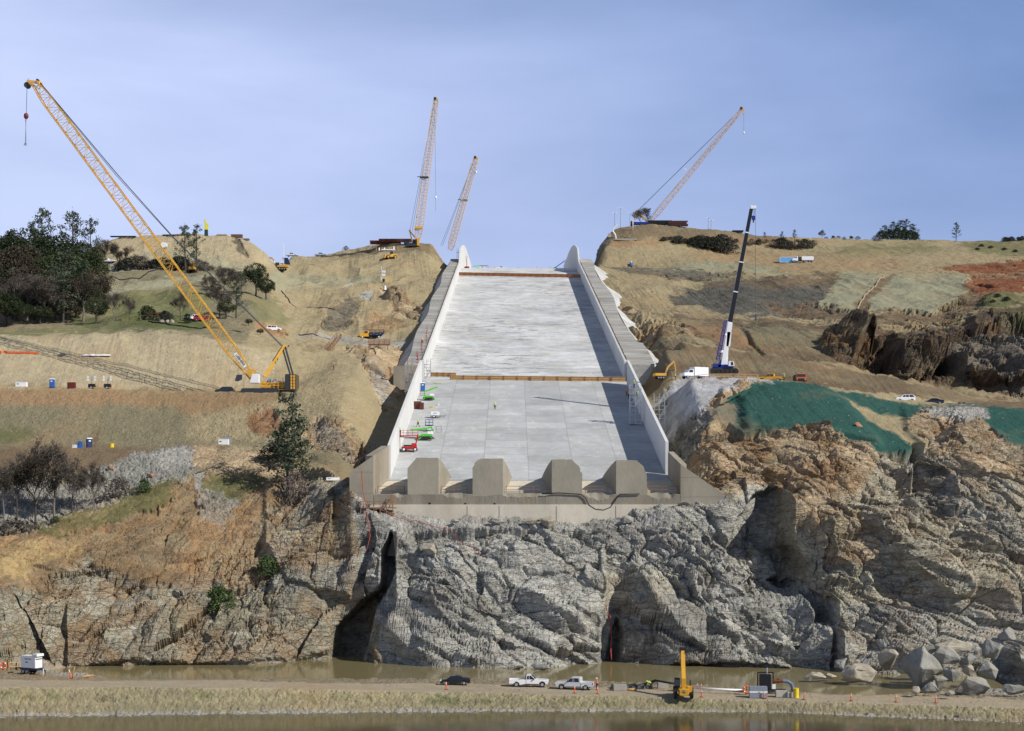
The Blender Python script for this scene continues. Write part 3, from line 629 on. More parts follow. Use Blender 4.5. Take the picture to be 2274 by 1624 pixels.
# ------------------------------------------------------------------ ground material
def ground_material():
    m = bpy.data.materials.new('ground_mat'); nt, N, L = nodes_of(m); b = N['Principled BSDF']
    def nd(t, **k):
        n = N.new(t)
        for a, v in k.items(): setattr(n, a, v)
        return n
    soil = nd('ShaderNodeAttribute', attribute_name='soil'); kind = nd('ShaderNodeAttribute', attribute_name='kind')
    sep = nd('ShaderNodeSeparateColor'); L.new(kind.outputs['Color'], sep.inputs['Color'])
    rk, ox, tone = sep.outputs[0], sep.outputs[1], sep.outputs[2]; crev = kind.outputs['Alpha']
    geo = nd('ShaderNodeNewGeometry')
    def noise(scale, detail=6, rough=.6, vec=None, dist=0.0):
        n = nd('ShaderNodeTexNoise'); n.inputs['Scale'].default_value = scale; n.inputs['Detail'].default_value = detail
        n.inputs['Roughness'].default_value = rough; n.inputs['Distortion'].default_value = dist
        L.new(vec if vec is not None else geo.outputs['Position'], n.inputs['Vector']); return n.outputs['Fac']
    def mr(v, a, bb, c, d):
        n = nd('ShaderNodeMapRange'); L.new(v, n.inputs['Value'])
        for k, x in zip(('From Min','From Max','To Min','To Max'), (a, bb, c, d)): n.inputs[k].default_value = x
        return n.outputs['Result']
    def mth(op, a, bb):
        n = nd('ShaderNodeMath', operation=op)
        for i, x in enumerate((a, bb)):
            if isinstance(x, (int, float)): n.inputs[i].default_value = x
            else: L.new(x, n.inputs[i])
        return n.outputs[0]
    def mix(f, a, bb, mode='MIX'):
        n = nd('ShaderNodeMix', data_type='RGBA', blend_type=mode)
        if isinstance(f, (int, float)): n.inputs['Factor'].default_value = f
        else: L.new(f, n.inputs['Factor'])
        for s, x in (('A', a), ('B', bb)):
            k = [i for i in n.inputs if i.name == s and i.type == 'RGBA'][0]
            if isinstance(x, tuple): k.default_value = (*x, 1)
            else: L.new(x, k)
        return [o for o in n.outputs if o.type == 'RGBA'][0]
    def scl(c, f):
        n = nd('ShaderNodeVectorMath', operation='SCALE'); L.new(c, n.inputs[0]); L.new(f, n.inputs['Scale']); return n.outputs['Vector']
    mp = nd('ShaderNodeMapping'); mp.inputs['Rotation'].default_value = (0, rad(27), 0); mp.inputs['Scale'].default_value = (.22, .35, 1.3)
    L.new(geo.outputs['Position'], mp.inputs['Vector'])
    strat = noise(.9, 8, .72, mp.outputs['Vector'], .6)
    strat2 = noise(3.0, 6, .7, mp.outputs['Vector'], .4)
    n_big = noise(.045, 5, .6); n_mid = noise(.35, 6, .65); n_fine = noise(2.2, 6, .7); n_tiny = noise(7.0, 4, .7)
    c = soil.outputs['Color']
    # earth: broad mottling, paler dry patches, scattered pale stones
    ce = scl(c, mr(n_mid, .25, .75, .86, 1.14))
    ce = scl(ce, mr(n_fine, .3, .7, .80, 1.20))
    ce = scl(ce, mr(n_big, .3, .7, .88, 1.10))
    ce = mix(mr(n_big, .52, .68, 0, .35), ce, (.28,.17,.085))
    vo = nd('ShaderNodeTexVoronoi'); vo.inputs['Scale'].default_value = .75; vo.inputs['Randomness'].default_value = 1; L.new(geo.outputs['Position'], vo.inputs['Vector'])
    st_ = mr(vo.outputs['Distance'], .10, .22, 1, 0)
    pick = nd('ShaderNodeSeparateColor'); L.new(vo.outputs['Color'], pick.inputs['Color'])
    st_ = mth('MULTIPLY', st_, mr(pick.outputs[0], .62, .70, 0, 1))
    ce = mix(mth('MULTIPLY', st_, .55), ce, mix(pick.outputs[1], (.42,.38,.30), (.10,.08,.06)))
    ce = scl(ce, mr(tone, .2, .8, .72, 1.25))
    # rock: bedded tones, quartz streaks, rust stains
    cr = scl(c, mr(strat, .32, .68, .62, 1.32))
    cr = scl(cr, mr(tone, .1, .9, .6, 1.55))
    cr = mix(mr(strat2, .58, .70, 0, .5), cr, (.50,.49,.44))
    cr = mix(mr(n_mid, .55, .75, 0, .40), cr, (.12,.125,.12))
    rust = mth('MULTIPLY', mr(noise(.12, 7, .68, None, .8), .44, .62, 0, 1), ox)
    cr = mix(mth('MULTIPLY', rust, .85), cr, mix(n_fine, (.36,.17,.055), (.30,.20,.10)))
    cr = mix(mth('MULTIPLY', mr(noise(.16, 6, .6), .5, .62, 0, .5), ox), cr, (.42,.37,.23))
    cr = scl(cr, mr(n_fine, .3, .7, .78, 1.22))
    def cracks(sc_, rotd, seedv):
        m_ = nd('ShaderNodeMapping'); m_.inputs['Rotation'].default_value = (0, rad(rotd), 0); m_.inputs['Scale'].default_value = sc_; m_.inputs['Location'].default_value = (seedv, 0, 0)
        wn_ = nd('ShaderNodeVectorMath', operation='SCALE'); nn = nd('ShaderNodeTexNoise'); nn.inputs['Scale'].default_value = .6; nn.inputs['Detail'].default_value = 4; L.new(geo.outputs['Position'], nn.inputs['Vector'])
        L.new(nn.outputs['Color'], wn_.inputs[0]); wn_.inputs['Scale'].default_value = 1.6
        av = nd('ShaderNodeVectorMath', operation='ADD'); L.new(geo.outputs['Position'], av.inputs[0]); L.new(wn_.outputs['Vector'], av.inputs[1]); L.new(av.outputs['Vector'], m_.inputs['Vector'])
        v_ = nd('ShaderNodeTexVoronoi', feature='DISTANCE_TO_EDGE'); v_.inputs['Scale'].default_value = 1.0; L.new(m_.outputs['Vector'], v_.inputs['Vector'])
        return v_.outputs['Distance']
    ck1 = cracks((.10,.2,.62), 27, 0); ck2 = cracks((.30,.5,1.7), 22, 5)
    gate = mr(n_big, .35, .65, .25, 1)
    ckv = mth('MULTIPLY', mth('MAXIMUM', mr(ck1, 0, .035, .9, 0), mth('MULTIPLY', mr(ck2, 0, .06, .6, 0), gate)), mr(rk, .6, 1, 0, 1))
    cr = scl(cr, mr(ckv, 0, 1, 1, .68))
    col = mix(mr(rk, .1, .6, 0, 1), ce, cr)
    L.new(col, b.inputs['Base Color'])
    b.inputs['Roughness'].default_value = .93; b.inputs['Specular IOR Level'].default_value = .2
    hgt = mth('ADD', mth('MULTIPLY', strat2, 1.4), mth('ADD', mth('MULTIPLY', n_fine, .8), mth('MULTIPLY', n_tiny, .25)))
    hgt = mth('SUBTRACT', hgt, mth('MULTIPLY', ckv, 1.3)); hr = mth('MULTIPLY', hgt, mr(rk, 0, 1, .04, .5))
    he = mth('ADD', mth('MULTIPLY', n_fine, .35), mth('MULTIPLY', st_, .25))
    bp = nd('ShaderNodeBump'); bp.inputs['Strength'].default_value = .9; bp.inputs['Distance'].default_value = .8
    L.new(mth('ADD', hr, he), bp.inputs['Height']); L.new(bp.outputs['Normal'], b.inputs['Normal'])
    return m
hill.data.materials.append(ground_material())

def water_material(name, rgb, wave, rough):
    m = bpy.data.materials.new(name); nt, N, L = nodes_of(m); b = N['Principled BSDF']
    b.inputs['Base Color'].default_value = (*rgb, 1); b.inputs['Roughness'].default_value = rough; b.inputs['IOR'].default_value = 1.33
    geo = N.new('ShaderNodeNewGeometry'); mp = N.new('ShaderNodeMapping'); mp.inputs['Scale'].default_value = (.35, 1.6, 1)
    nz = N.new('ShaderNodeTexNoise'); nz.inputs['Scale'].default_value = 1.4; nz.inputs['Detail'].default_value = 5
    bp = N.new('ShaderNodeBump'); bp.inputs['Strength'].default_value = 1; bp.inputs['Distance'].default_value = wave
    L.new(geo.outputs['Position'], mp.inputs['Vector']); L.new(mp.outputs['Vector'], nz.inputs['Vector'])
    L.new(nz.outputs['Fac'], bp.inputs['Height']); L.new(bp.outputs['Normal'], b.inputs['Normal'])
    return m
w = MB(); w.add([(-260,60,-31.5),(260,60,-31.5),(260,224,-31.5),(-260,224,-31.5)], [(0,1,2,3)])
tag(w.build('river_water', water_material('river_mat', (.075,.062,.028), .010, .12)), kind='structure')
w = MB(); w.add([(-85,236,-30.0),(-60,228,-30.0),(75,222,-30.0),(80,280,-30.0),(-85,280,-30.0)], [(0,1,2,3,4)])
tag(w.build('pool_water', water_material('pool_mat', (.21,.175,.085), .004, .10)), kind='structure')
# ------------------------------------------------------------------ the spillway
def concrete(name, rgb, stain=.5, grid=None, streak=(1,1,1), warm=(.9,.8,.62), bump=.02, marks=0.0):
    m = bpy.data.materials.new(name); nt, N, L = nodes_of(m); b = N['Principled BSDF']
    geo = N.new('ShaderNodeNewGeometry')
    mp = N.new('ShaderNodeMapping'); mp.inputs['Scale'].default_value = streak; L.new(geo.outputs['Position'], mp.inputs['Vector'])
    def noise(s, d=6, r=.65, v=None, dist=0):
        n = N.new('ShaderNodeTexNoise'); n.inputs['Scale'].default_value = s; n.inputs['Detail'].default_value = d; n.inputs['Roughness'].default_value = r; n.inputs['Distortion'].default_value = dist
        L.new(v or mp.outputs['Vector'], n.inputs['Vector']); return n.outputs['Fac']
    def mr(v, a, bb, c, d):
        n = N.new('ShaderNodeMapRange'); L.new(v, n.inputs['Value'])
        for k, x in zip(('From Min','From Max','To Min','To Max'), (a, bb, c, d)): n.inputs[k].default_value = x
        return n.outputs['Result']
    def scl(c, f):
        n = N.new('ShaderNodeVectorMath'); n.operation = 'SCALE'
        if isinstance(c, tuple): n.inputs[0].default_value = c
        else: L.new(c, n.inputs[0])
        L.new(f, n.inputs['Scale']); return n.outputs['Vector']
    def mix(f, a, bb):
        n = N.new('ShaderNodeMix'); n.data_type = 'RGBA'
        if isinstance(f, float): n.inputs['Factor'].default_value = f
        else: L.new(f, n.inputs['Factor'])
        for s, x in (('A', a), ('B', bb)):
            k = [i for i in n.inputs if i.name == s and i.type == 'RGBA'][0]
            if isinstance(x, tuple): k.default_value = (*x, 1)
            else: L.new(x, k)
        return [o for o in n.outputs if o.type == 'RGBA'][0]
    big = noise(.11, 6, .6, None, .6); mid = noise(.5, 7, .7, None, .3); fine = noise(3.0, 5, .7)
    c = scl(rgb, mr(big, .3, .7, 1 - stain*.35, 1 + stain*.22))
    c = scl(c, mr(mid, .3, .7, 1 - stain*.25, 1 + stain*.15)); c = scl(c, mr(fine, .3, .7, .94, 1.05))
    c = mix(mr(noise(.23, 5, .6), .5, .68, 0, stain*.5), c, tuple(rgb[i]*warm[i] for i in range(3)))
    if marks:
        m2 = N.new('ShaderNodeMapping'); m2.inputs['Scale'].default_value = (.13,.26,1); L.new(geo.outputs['Position'], m2.inputs['Vector'])
        dk = noise(1.0, 9, .74, m2.outputs['Vector'], .9); dz = noise(.022, 3, .5, geo.outputs['Position'])
        n = N.new('ShaderNodeMath'); n.operation = 'MULTIPLY'; L.new(mr(dk, .50, .59, 0, marks), n.inputs[0]); L.new(mr(dz, .38, .55, .25, 1), n.inputs[1])
        c = mix(n.outputs[0], c, (.24,.245,.25))
        m3 = N.new('ShaderNodeMapping'); m3.inputs['Scale'].default_value = (.5,.05,1); m3.inputs['Rotation'].default_value = (0,0,.12); L.new(geo.outputs['Position'], m3.inputs['Vector'])
        c = mix(mr(noise(1.0, 6, .7, m3.outputs['Vector'], .5), .56, .66, 0, .4), c, (.66,.66,.63))
    h = mid
    if grid:
        gx, gy, jit = grid
        sp = N.new('ShaderNodeSeparateXYZ'); L.new(geo.outputs['Position'], sp.inputs[0])
        def mth(op, a, bb=None, cc=None):
            n = N.new('ShaderNodeMath'); n.operation = op
            for i, x in enumerate((a, bb, cc)):
                if x is None: continue
                if isinstance(x, (int, float)): n.inputs[i].default_value = x
                else: L.new(x, n.inputs[i])
            return n.outputs[0]
        u = mth('DIVIDE', mth('ADD', sp.outputs['X'], 24.0), gx); v = mth('DIVIDE', sp.outputs['Y'], gy)
        v = mth('ADD', v, mth('MULTIPLY', mth('FLOOR', u), jit))
        cx = N.new('ShaderNodeCombineXYZ'); L.new(mth('FLOOR', u), cx.inputs[0]); L.new(mth('FLOOR', v), cx.inputs[1])
        wn = N.new('ShaderNodeTexWhiteNoise'); wn.noise_dimensions = '2D'; L.new(cx.outputs[0], wn.inputs['Vector'])
        c = scl(c, mr(wn.outputs['Value'], 0, 1, .86, 1.07))
        def line(t, per, wd): 
            fr = mth('FRACT', t); d = mth('MINIMUM', fr, mth('SUBTRACT', 1.0, fr)); return mr(mth('MULTIPLY', d, per), 0, wd, 1, 0)
        ln = mth('MAXIMUM', line(u, gx, .14), line(v, gy, .22))
        c = mix(mth('MULTIPLY', ln, .55), c, (.20,.19,.17))
        pale = mth('MULTIPLY', mr(noise(.35, 4, .6), .55, .6, 0, .55), line(mth('ADD', v, .04), gy, .6)); c = mix(pale, c, (.62,.62,.60))
    L.new(c, b.inputs['Base Color']); b.inputs['Roughness'].default_value = .88; b.inputs['Specular IOR Level'].default_value = .25
    bp = N.new('ShaderNodeBump'); bp.inputs['Strength'].default_value = .8; bp.inputs['Distance'].default_value = bump
    L.new(fine, bp.inputs['Height']); L.new(bp.outputs['Normal'], b.inputs['Normal'])
    return m
M_slab = concrete('new_slab_concrete', (.45,.46,.46), .45, (9.1, 7.0, .13), (.7,.5,1), marks=.18)
M_slab_old = concrete('rolled_concrete', (.58,.585,.58), .8, None, (.55,.35,1), marks=1.0)
M_wall = concrete('new_wall_concrete', (.62,.62,.60), .25, None, (.6,.3,.2))
M_old = concrete('weathered_concrete', (.31,.275,.21), .7, None, (.8,.8,.35))
M_sill = concrete('pale_lower_concrete', (.58,.53,.43), .5, None, (.8,.8,.35))
M_berm = concrete('stepped_backfill', (.40,.39,.36), 1.4, None, (.35,1.6,1), bump=.3)
M_shot = concrete('shotcrete', (.52,.52,.50), .8, None, (1,1,1), bump=.2)
spw = thing('spillway', (0,0,0), 0, 'huge concrete spillway chute between white side walls, with four tan blocks across its foot', 'spillway')
XL, XR = -23.8, 30.4
def fz(Y): return float(floorz(Y))
def strip(name, mt, x0, x1, ys, z0f, z1f=None, par=spw, thick=None):
    """sheet between two edges x0(Y), x1(Y) with heights z0f, z1f"""
    z1f = z1f or z0f; b = MB(); vs = []; fs = []
    for y in ys: vs += [(x0(y), y, z0f(y)), (x1(y), y, z1f(y))]
    for k in range(len(ys)-1): fs.append((2*k, 2*k+1, 2*k+3, 2*k+2))
    b.add(vs, fs)
    return b.build(name, mt, par)
def solid(name, mt, x0, x1, ys, zb, zt, par=spw, zt1=None):
    b = MB(); zt1 = zt1 or zt; n = len(ys); vs = []
    for y in ys: vs += [(x0(y),y,zb(y)),(x1(y),y,zb(y)),(x1(y),y,zt1(y)),(x0(y),y,zt(y))]
    fs = [(0,1,2,3), (4*n-1,4*n-2,4*n-3,4*n-4)]
    for k in range(n-1):
        a = 4*k
        for q in range(4): fs.append((a+q, a+(q+1)%4, a+4+(q+1)%4, a+4+q))
    b.add(vs, fs); return b.build(name, mt, par)
def fr(a, b, n): return [a + (b-a)*k/(n-1) for k in range(n)]
c_ = lambda v: (lambda y: v)
YSTEP = 409.0
ys_low = fr(298.0, 413, 20); ys_up = fr(413, 690, 30) + fr(693, 900, 70)
solid('chute_slab', M_slab, c_(XL-.6), c_(XR+.6), ys_low, lambda y: fz(y)-1.6, fz)
solid('chute_slab', M_slab_old, c_(XL-.6), c_(XR+.6), fr(413,690,40)+fr(693,735,20), lambda y: fz(y)-1.6, lambda y: fz(y)-.35 if y > 414.5 else fz(y))
solid('chute_slab', M_slab, c_(XL-.6), c_(XR+.6), fr(735,900,70), lambda y: fz(y)-1.6, fz)
# apron at the foot: weathered old slab, runs out to the lip
apr_z = lambda y: FL0 + FLS*(y-300) - .25
LIP = 287.5
def xl_w(y): return XL - .5 - 2.2*(298-y)/10.5 if y < 298 else XL - .5
def xr_w(y): return XR + .6 + 1.3*(298-y)/10.5 if y < 298 else XR + .6
random.seed(5)
def chipped_lip():
    b = MB(); n = 460; xs = fr(-26, 31.7, n); vs = []; fs = []
    gaps = [(-22.5,-19.5,.7),(-13,-8.3,.75),(-7.8,-3,.35),(-2,7.4,.6),(13.6,19.4,1.25),(25.4,31,.9)]
    def chip(x):
        c = 0
        for a, e, h in gaps:
            if a < x < e: c = max(c, h * min(1, (x-a)/1.0, (e-x)/1.0))
        return c
    zl = apr_z(LIP); S = 9
    nv = lambda x, s, k: float(vnoise(np.array([[x*k, s*2.3*k*.5, k]]), 5)[0])
    for x in xs:
        c = chip(x)*(.8+.35*nv(x, 0, .8)) + .04; q = min(1, c*2)
        vs.append((x, LIP+.12+c*1.3, apr_z(LIP+.12+c*1.3)))
        for k in range(S):
            s_ = k/(S-1); r = q*(.16*nv(x, s_*3, 1.6) + .12*nv(x+9, s_*5, 3.7) + .06*nv(x, s_*9, 8))*(1 if 0 < k < S-1 else .3)
            vs.append((x, LIP + c*1.15*(1-s_)**1.3 + r, zl - c*s_ + r*.8 - (0 if k else .02)))
        vs += [(x, LIP, -2.35), (x, LIP+3, -2.35), (x, LIP+3, apr_z(LIP+3))]
    R = S+4
    for k in range(n-1):
        for q in range(R-1): a = R*k+q; fs.append((a, a+1, a+R+1, a+R))
    b.add(vs, fs); return b
chipped_lip().build('apron_lip', concrete('dark_lip_concrete', (.26,.235,.185), .8, None, (.8,.8,.35), bump=.08), spw)
solid('apron_slab', M_sill, xl_w, xr_w, fr(LIP+2.9, 298.05, 6), lambda y: apr_z(y)-1.5, apr_z)
# base: upper band recessed dark, lower band pale and slightly proud
b = MB(); b.box((2.85, LIP+4, -7.2), (57.7, 8.6, 9.7)); b.build('base_wall', M_sill, spw, bevel=.05)
b = MB(); vs = [(31.7,LIP,-2.34),(31.7,LIP,-.1),(40.5,LIP,-.1),(41.6,LIP,-1.1),(38.5,LIP,-2.34)]
# drain holes
for px, py in ((954,1119),(1033,1120),(1098,1120),(1242,1123),(1386,1124),(1512,1124)):
    p = W(px, py, LIP-.01); dh = MB(); dh.tube([(p.x,p.y-.012,p.z),(p.x,p.y+.02,p.z)], .26, 10); dh.build('drain_hole', mat('hole_black', (.01,.01,.01), .9), spw)
# side walls
def wall(name, x0, x1, ys, h, base=-1.5, m=M_wall): return solid(name, m, c_(x0), c_(x1), ys, lambda y: fz(y)+base, lambda y: fz(y)+h(y))
HL = lambda y: 6.5
HU = lambda y: 4.9 + 5.4*min(1, max(0, (y-697)/13.0)) + 2.6*min(1, max(0, (y-712)/95.0))**.9
wall('side_wall', XL-.62, XL, fr(299.3, 404, 18), HL); wall('side_wall', XR, XR+.62, fr(302.5, 404, 18), HL)
wall('side_wall', XL-.55, XL+.02, ys_up[:-1] + [895], HU); wall('side_wall', XR-.02, XR+.55, ys_up[:-1]+[895], HU)
for ch in list(spw.children)[-4:-2]: ch['label'] = 'tall new white wall beside the lower chute'
MATS['joint_gray'] = mat('joint_gray', (.3,.3,.29), .9)
# old concrete kerb stubs between wall top blocks and wings
def wing(sgn):
    b = MB()
    if sgn < 0: # inner face flares out to the corner, then a flat face beside the rock
        xa, xc = XL-.3, -26.1
        top = [W(862,990,299.6), W(831,1012,LIP+.2), W(789,1041,LIP+.2)]
        bot = [(xa,299.6,-3),(xc,LIP,-2.2),(-30.3,LIP,-2.2)]
        out = Vector((-1.6, 1.2, 0))
        p = [Vector((xa,299.6,-3)), Vector((xc,LIP,-3)), Vector((xc,LIP,top[1].z)), Vector((xa,299.6,top[0].z))]
        b.add(p + [q+out for q in p], [(0,1,2,3),(7,6,5,4),(0,4,5,1),(1,5,6,2),(2,6,7,3),(3,7,4,0)])
        q = [(-30.6,-8),(xc-.003,-8),(xc-.003,top[1].z),(-29.6,top[2].z),(-30.6,top[2].z-.9)]
        b.prism(q, LIP+.003, LIP+1.4)
        b.prism([(-27.2,-8.2),(-25.2,-8.2),(-25.2,-2.38),(-26.9,-2.38)], LIP-.2, LIP+3)
    else:
        xa, xc = XR+.3, 31.75
        zt0 = W(1484,1003,300).z; ztc = W(1511,1031,LIP).z
        p = [Vector((xa,300.5,-3)), Vector((xc,LIP,-3)), Vector((xc,LIP,ztc)), Vector((xa,300.5,zt0))]
        o = Vector((1.2,.8,0))
        b.add(p + [q+o for q in p], [(0,1,2,3),(7,6,5,4),(0,4,5,1),(1,5,6,2),(2,6,7,3),(3,7,4,0)])
        zb = W(1625,1110,LIP); 
        b.prism([(xc+.003,-2.38),(xc+.003,ztc),(zb.x,zb.z),(zb.x-3.2,-2.38)], LIP+.003, LIP+1.5)
        b.prism([(31.0,-5.5),(38.3,-4.4),(38.3,-2.39),(31.0,-2.39)], LIP+.05, LIP+1.5)
    return b
o = wing(-1).build('wing_wall', M_old, spw); o['label'] = 'weathered brown wing wall by the timber steps'
o = wing(1).build('wing_wall', M_old, spw); o['label'] = 'weathered brown wing wall with a sloping outer end'
def pour_line(a, c): m = MB(); m.bar(a, c, .05); m.build('pour_line', MATS['joint_gray'], spw)
for py in (1048, 1095): pour_line(W(786, py, LIP-.012), W(831, py, LIP-.012))
pour_line(W(1512,1060,LIP-.012), W(1560,1060,LIP-.012)); pour_line(W(1512,1103,LIP-.012), W(1612,1103,LIP-.012))
for px in (1038, 1109, 1236, 1368, 1460): pour_line(W(px,1100,LIP-.012), W(px,1120,LIP-.012)); pour_line(W(px,1123,LIP-.34), W(px,1160,LIP-.34))
# energy dissipator blocks
M_blk = concrete('block_concrete', (.33,.30,.235), .45, None, (.6,.6,.35), bump=.05)
def block(px0, px1, topy, ch_l, ch_r, seed, label, fl_l=0.0, fl_r=0.0):
    rnd = random.Random(seed); x0 = (px0-CX)*LIP/F; x1 = (px1-CX)*LIP/F; zb = -.5; zt = W(0, topy, LIP).z
    # front outline, clockwise from lower left, with chipped corners
    def rag(p, q, n, amp):
        out = []
        for k in range(n):
            t = k/n; x = p[0]+(q[0]-p[0])*t; z = p[1]+(q[1]-p[1])*t
            out.append((x + rnd.uniform(-amp, amp), z + rnd.uniform(-amp, amp)*.8))
        return out
    key = [(x0, zb), (x0, zt-ch_l[1]), (x0+ch_l[0], zt), (x1-ch_r[0], zt), (x1, zt-ch_r[1]), (x1, zb)]
    am = [.02, .06 if ch_l[2] else .0, .07, .10 if ch_r[2] else .0, .06 if ch_r[2] else .03, 0]
    pts = []
    for k in range(6):
        p, q = key[k], key[(k+1) % 6]
        n = 8 if k < 5 else 1
        if k in (1, 3) and (ch_l[2] if k == 1 else ch_r[2]):   # broken corner bulges
            mid = ((p[0]+q[0])/2 + (-.25 if k == 1 else .3), (p[1]+q[1])/2 + .3)
            pts += rag(p, mid, 5, am[k]) + rag(mid, q, 5, am[k])
        else: pts += rag(p, q, n, am[k])
    pts[0] = key[0]
    n = len(pts); L1 = 12.0; fl = 1.5; xm = (x0+x1)/2; hw = (x1-x0)/2
    rings = []
    def profile(t): return (1-t)**.82
    for t in (0, .04, .2, .4, .6, .8, 1.0):
        y = LIP + .05 + L1*t; fzb = apr_z(y) - .6 if y < 298 else fz(y) - .6
        hmax = zt + (1 if t == 0 else 1) * 0
        top_lim = (fz(y) if y > 298 else apr_z(y)) + (zt - apr_z(LIP)) * profile(t)
        ring = []
        for x, z in pts:
            sx = (x - xm)/hw; nx_ = xm + sx*hw + (fl_r*t*max(0, sx) + fl_l*t*min(0, sx))
            zz = min(z, top_lim) if z > zb+.01 else fzb
            zz = max(zz, fzb)
            ring.append((nx_, y, zz))
        rings.append(ring)
    b = MB(); vs = [v for r_ in rings for v in r_]; fs = [tuple(range(n))]
    for k in range(len(rings)-1):
        for q in range(n): fs.append((k*n+q, k*n+(q+1)%n, (k+1)*n+(q+1)%n, (k+1)*n+q))
    fs.append(tuple(reversed(range((len(rings)-1)*n, len(rings)*n))))
    b.add(vs, fs); o = b.build('baffle_block', M_blk, spw); o['label'] = label
block(905,974,1016.6,(1.7,2.0,0),(.15,.2,0),11,'leftmost block, square right edge and a clean bevel', 0, 1.9)
block(1049.5,1117,1018.5,(1.5,1.9,1),(.1,.15,0),12,'second block, chipped round its left edge', 0, 1.7)
block(1225.6,1293,1020.5,(.1,.1,0),(2.0,2.9,1),13,'third block, right corner broken away', 1.7, 0)
block(1368.4,1436.5,1022,(.1,.1,0),(1.9,2.9,1),14,'rightmost block, half in the shadow of the wall', 1.9, 0)
# backfill beside the upper walls, and the shotcrete slopes beyond it
def bermz(y): return fz(y) + 4.55 + .25*math.sin(y*.9)*.3
ysb = fr(409, 700, 150) + fr(702, 775, 40)
solid('backfill', M_berm, lambda y: XL-5.2-.5*math.sin(y*.07), c_(XL-.56), ysb, lambda y: fz(y)-1, bermz)
solid('backfill', M_berm, c_(XR+.56), lambda y: XR+6.2+.8*math.sin(y*.045+1)+ (1.2 if y < 450 else 0), ysb, lambda y: fz(y)-1, bermz)
solid('shotcrete_slope', M_shot, c_(XR+6.0), lambda y: XR+11.5+2.2*math.sin(y*.075+.6)+(6*(470-y)/60 if y < 470 else 0), fr(411,700,120)+fr(702,765,30), lambda y: fz(y)-2, lambda y: bermz(y)-.3, zt1=lambda y: fz(y)-.5+.5*math.sin(y*.2))
solid('shotcrete_slope', M_shot, lambda y: XL-8.2-.8*math.sin(y*.06), c_(XL-5.0), fr(412,700,120)+fr(702,765,30), lambda y: fz(y)-2, lambda y: fz(y)+.2, zt1=lambda y: bermz(y)-.3)
# retaining wall under the end of the left backfill
b = MB(); b.box((-28.2, 408.6, fz(408)+1.2), (7.0, .8, 6.4)); b.build('retaining_wall', M_old, spw)
# ragged bars along the outer top edges of the upper walls
rb = MB(); random.seed(3)
for x, y0, y1 in ((XL-.62,415,720),(XR+.62,415,740)):
    y = y0
    while y < y1: 
        h = random.uniform(.25,.8); rb.bar((x, y, fz(y)+4.85), (x+random.uniform(-.1,.1), y+random.uniform(-.2,.2), fz(y)+4.9+h), .16); y += random.uniform(.6, 1.4)
o = rb.build('starter_bar', mat('rebar', (.12,.08,.06), .8), spw); o['kind'] = 'stuff'
# shallow step near the top of the chute
b = MB(); b.box(((XL+XR)/2, 716.5, fz(716.5)-.05), (XR-XL-.1, 1.0, 1.6)); b.build('slab_step', M_wall, spw)
# ------------------------------------------------------------------ cranes
C_YEL = mat('crane_yellow', (.70,.38,.045), .45, var=.15, scale=.6)
C_PALE = mat('crane_haze_orange', (.74,.52,.30), .5, var=.15, scale=.6)  # distance haze put into the boom colour of the far cranes
C_WHITE = mat('white_paint', (.80,.80,.78), .35, var=.06)
C_GRAY = mat('gray_steel', (.30,.31,.32), .5, .3)
C_DARK = mat('dark_steel', (.035,.038,.042), .5)
C_BLACK = mat('black_paint', (.012,.012,.014), .35)
C_BLUE = mat('crane_blue', (.015,.03,.22), .4)
C_SLATE = mat('slate_counterweight', (.055,.065,.08), .6)
C_GLASS = mat('tinted_glass', (.012,.015,.018), .08, spec=.8, var=0)
C_ROPE = mat('wire_rope', (.06,.07,.08), .5, .4)
C_GALV = mat('galvanised_tube', (.45,.46,.47), .4, .5)
C_RUBBER = mat('tyre_rubber', (.022,.021,.020), .85)
C_RED = mat('red_paint', (.42,.02,.02), .4)
C_RUST = mat('rusty_steel', (.16,.045,.022), .8, var=.35)
C_WOOD = mat('sawn_timber', (.50,.30,.12), .75, var=.25, scale=2)
C_WOODD = mat('weathered_timber', (.27,.14,.07), .8, var=.3, scale=2)
C_ORANGE = mat('safety_orange', (.80,.12,.02), .6, var=.1)
C_CHROME = mat('bright_steel', (.6,.6,.6), .25, .8)

def lattice(a, b, prof, bays, side, chord=.16, lace=.07, faces=4):
    """box truss from a to b; prof: list of (t, width, depth); side: rough direction of the width"""
    a = Vector(a); b = Vector(b); d = (b-a).normalized(); u = (Vector(side) - d*Vector(side).dot(d)).normalized(); v = d.cross(u)
    m = MB(); ts = [k/bays for k in range(bays+1)]
    def dim(t):
        return (float(np.interp(t, [p[0] for p in prof], [p[1] for p in prof]))/2, float(np.interp(t, [p[0] for p in prof], [p[2] for p in prof]))/2)
    def cor(t):
        w, h = dim(t); c = a + (b-a)*t
        return [c+u*w+v*h, c-u*w+v*h, c-u*w-v*h, c+u*w-v*h]
    for t0, t1 in zip([p[0] for p in prof][:-1], [p[0] for p in prof][1:]):
        p, q = cor(t0), cor(t1)
        for k in range(4): m.bar(p[k], q[k], chord)
    for i in range(bays):
        p, q = cor(ts[i]), cor(ts[i+1])
        for k in range(4):
            n = (k+1) % 4
            m.bar(p[k] if i % 2 == 0 else p[n], q[n] if i % 2 == 0 else q[k], lace)
            m.bar(q[k], q[n], lace)
    return m, cor

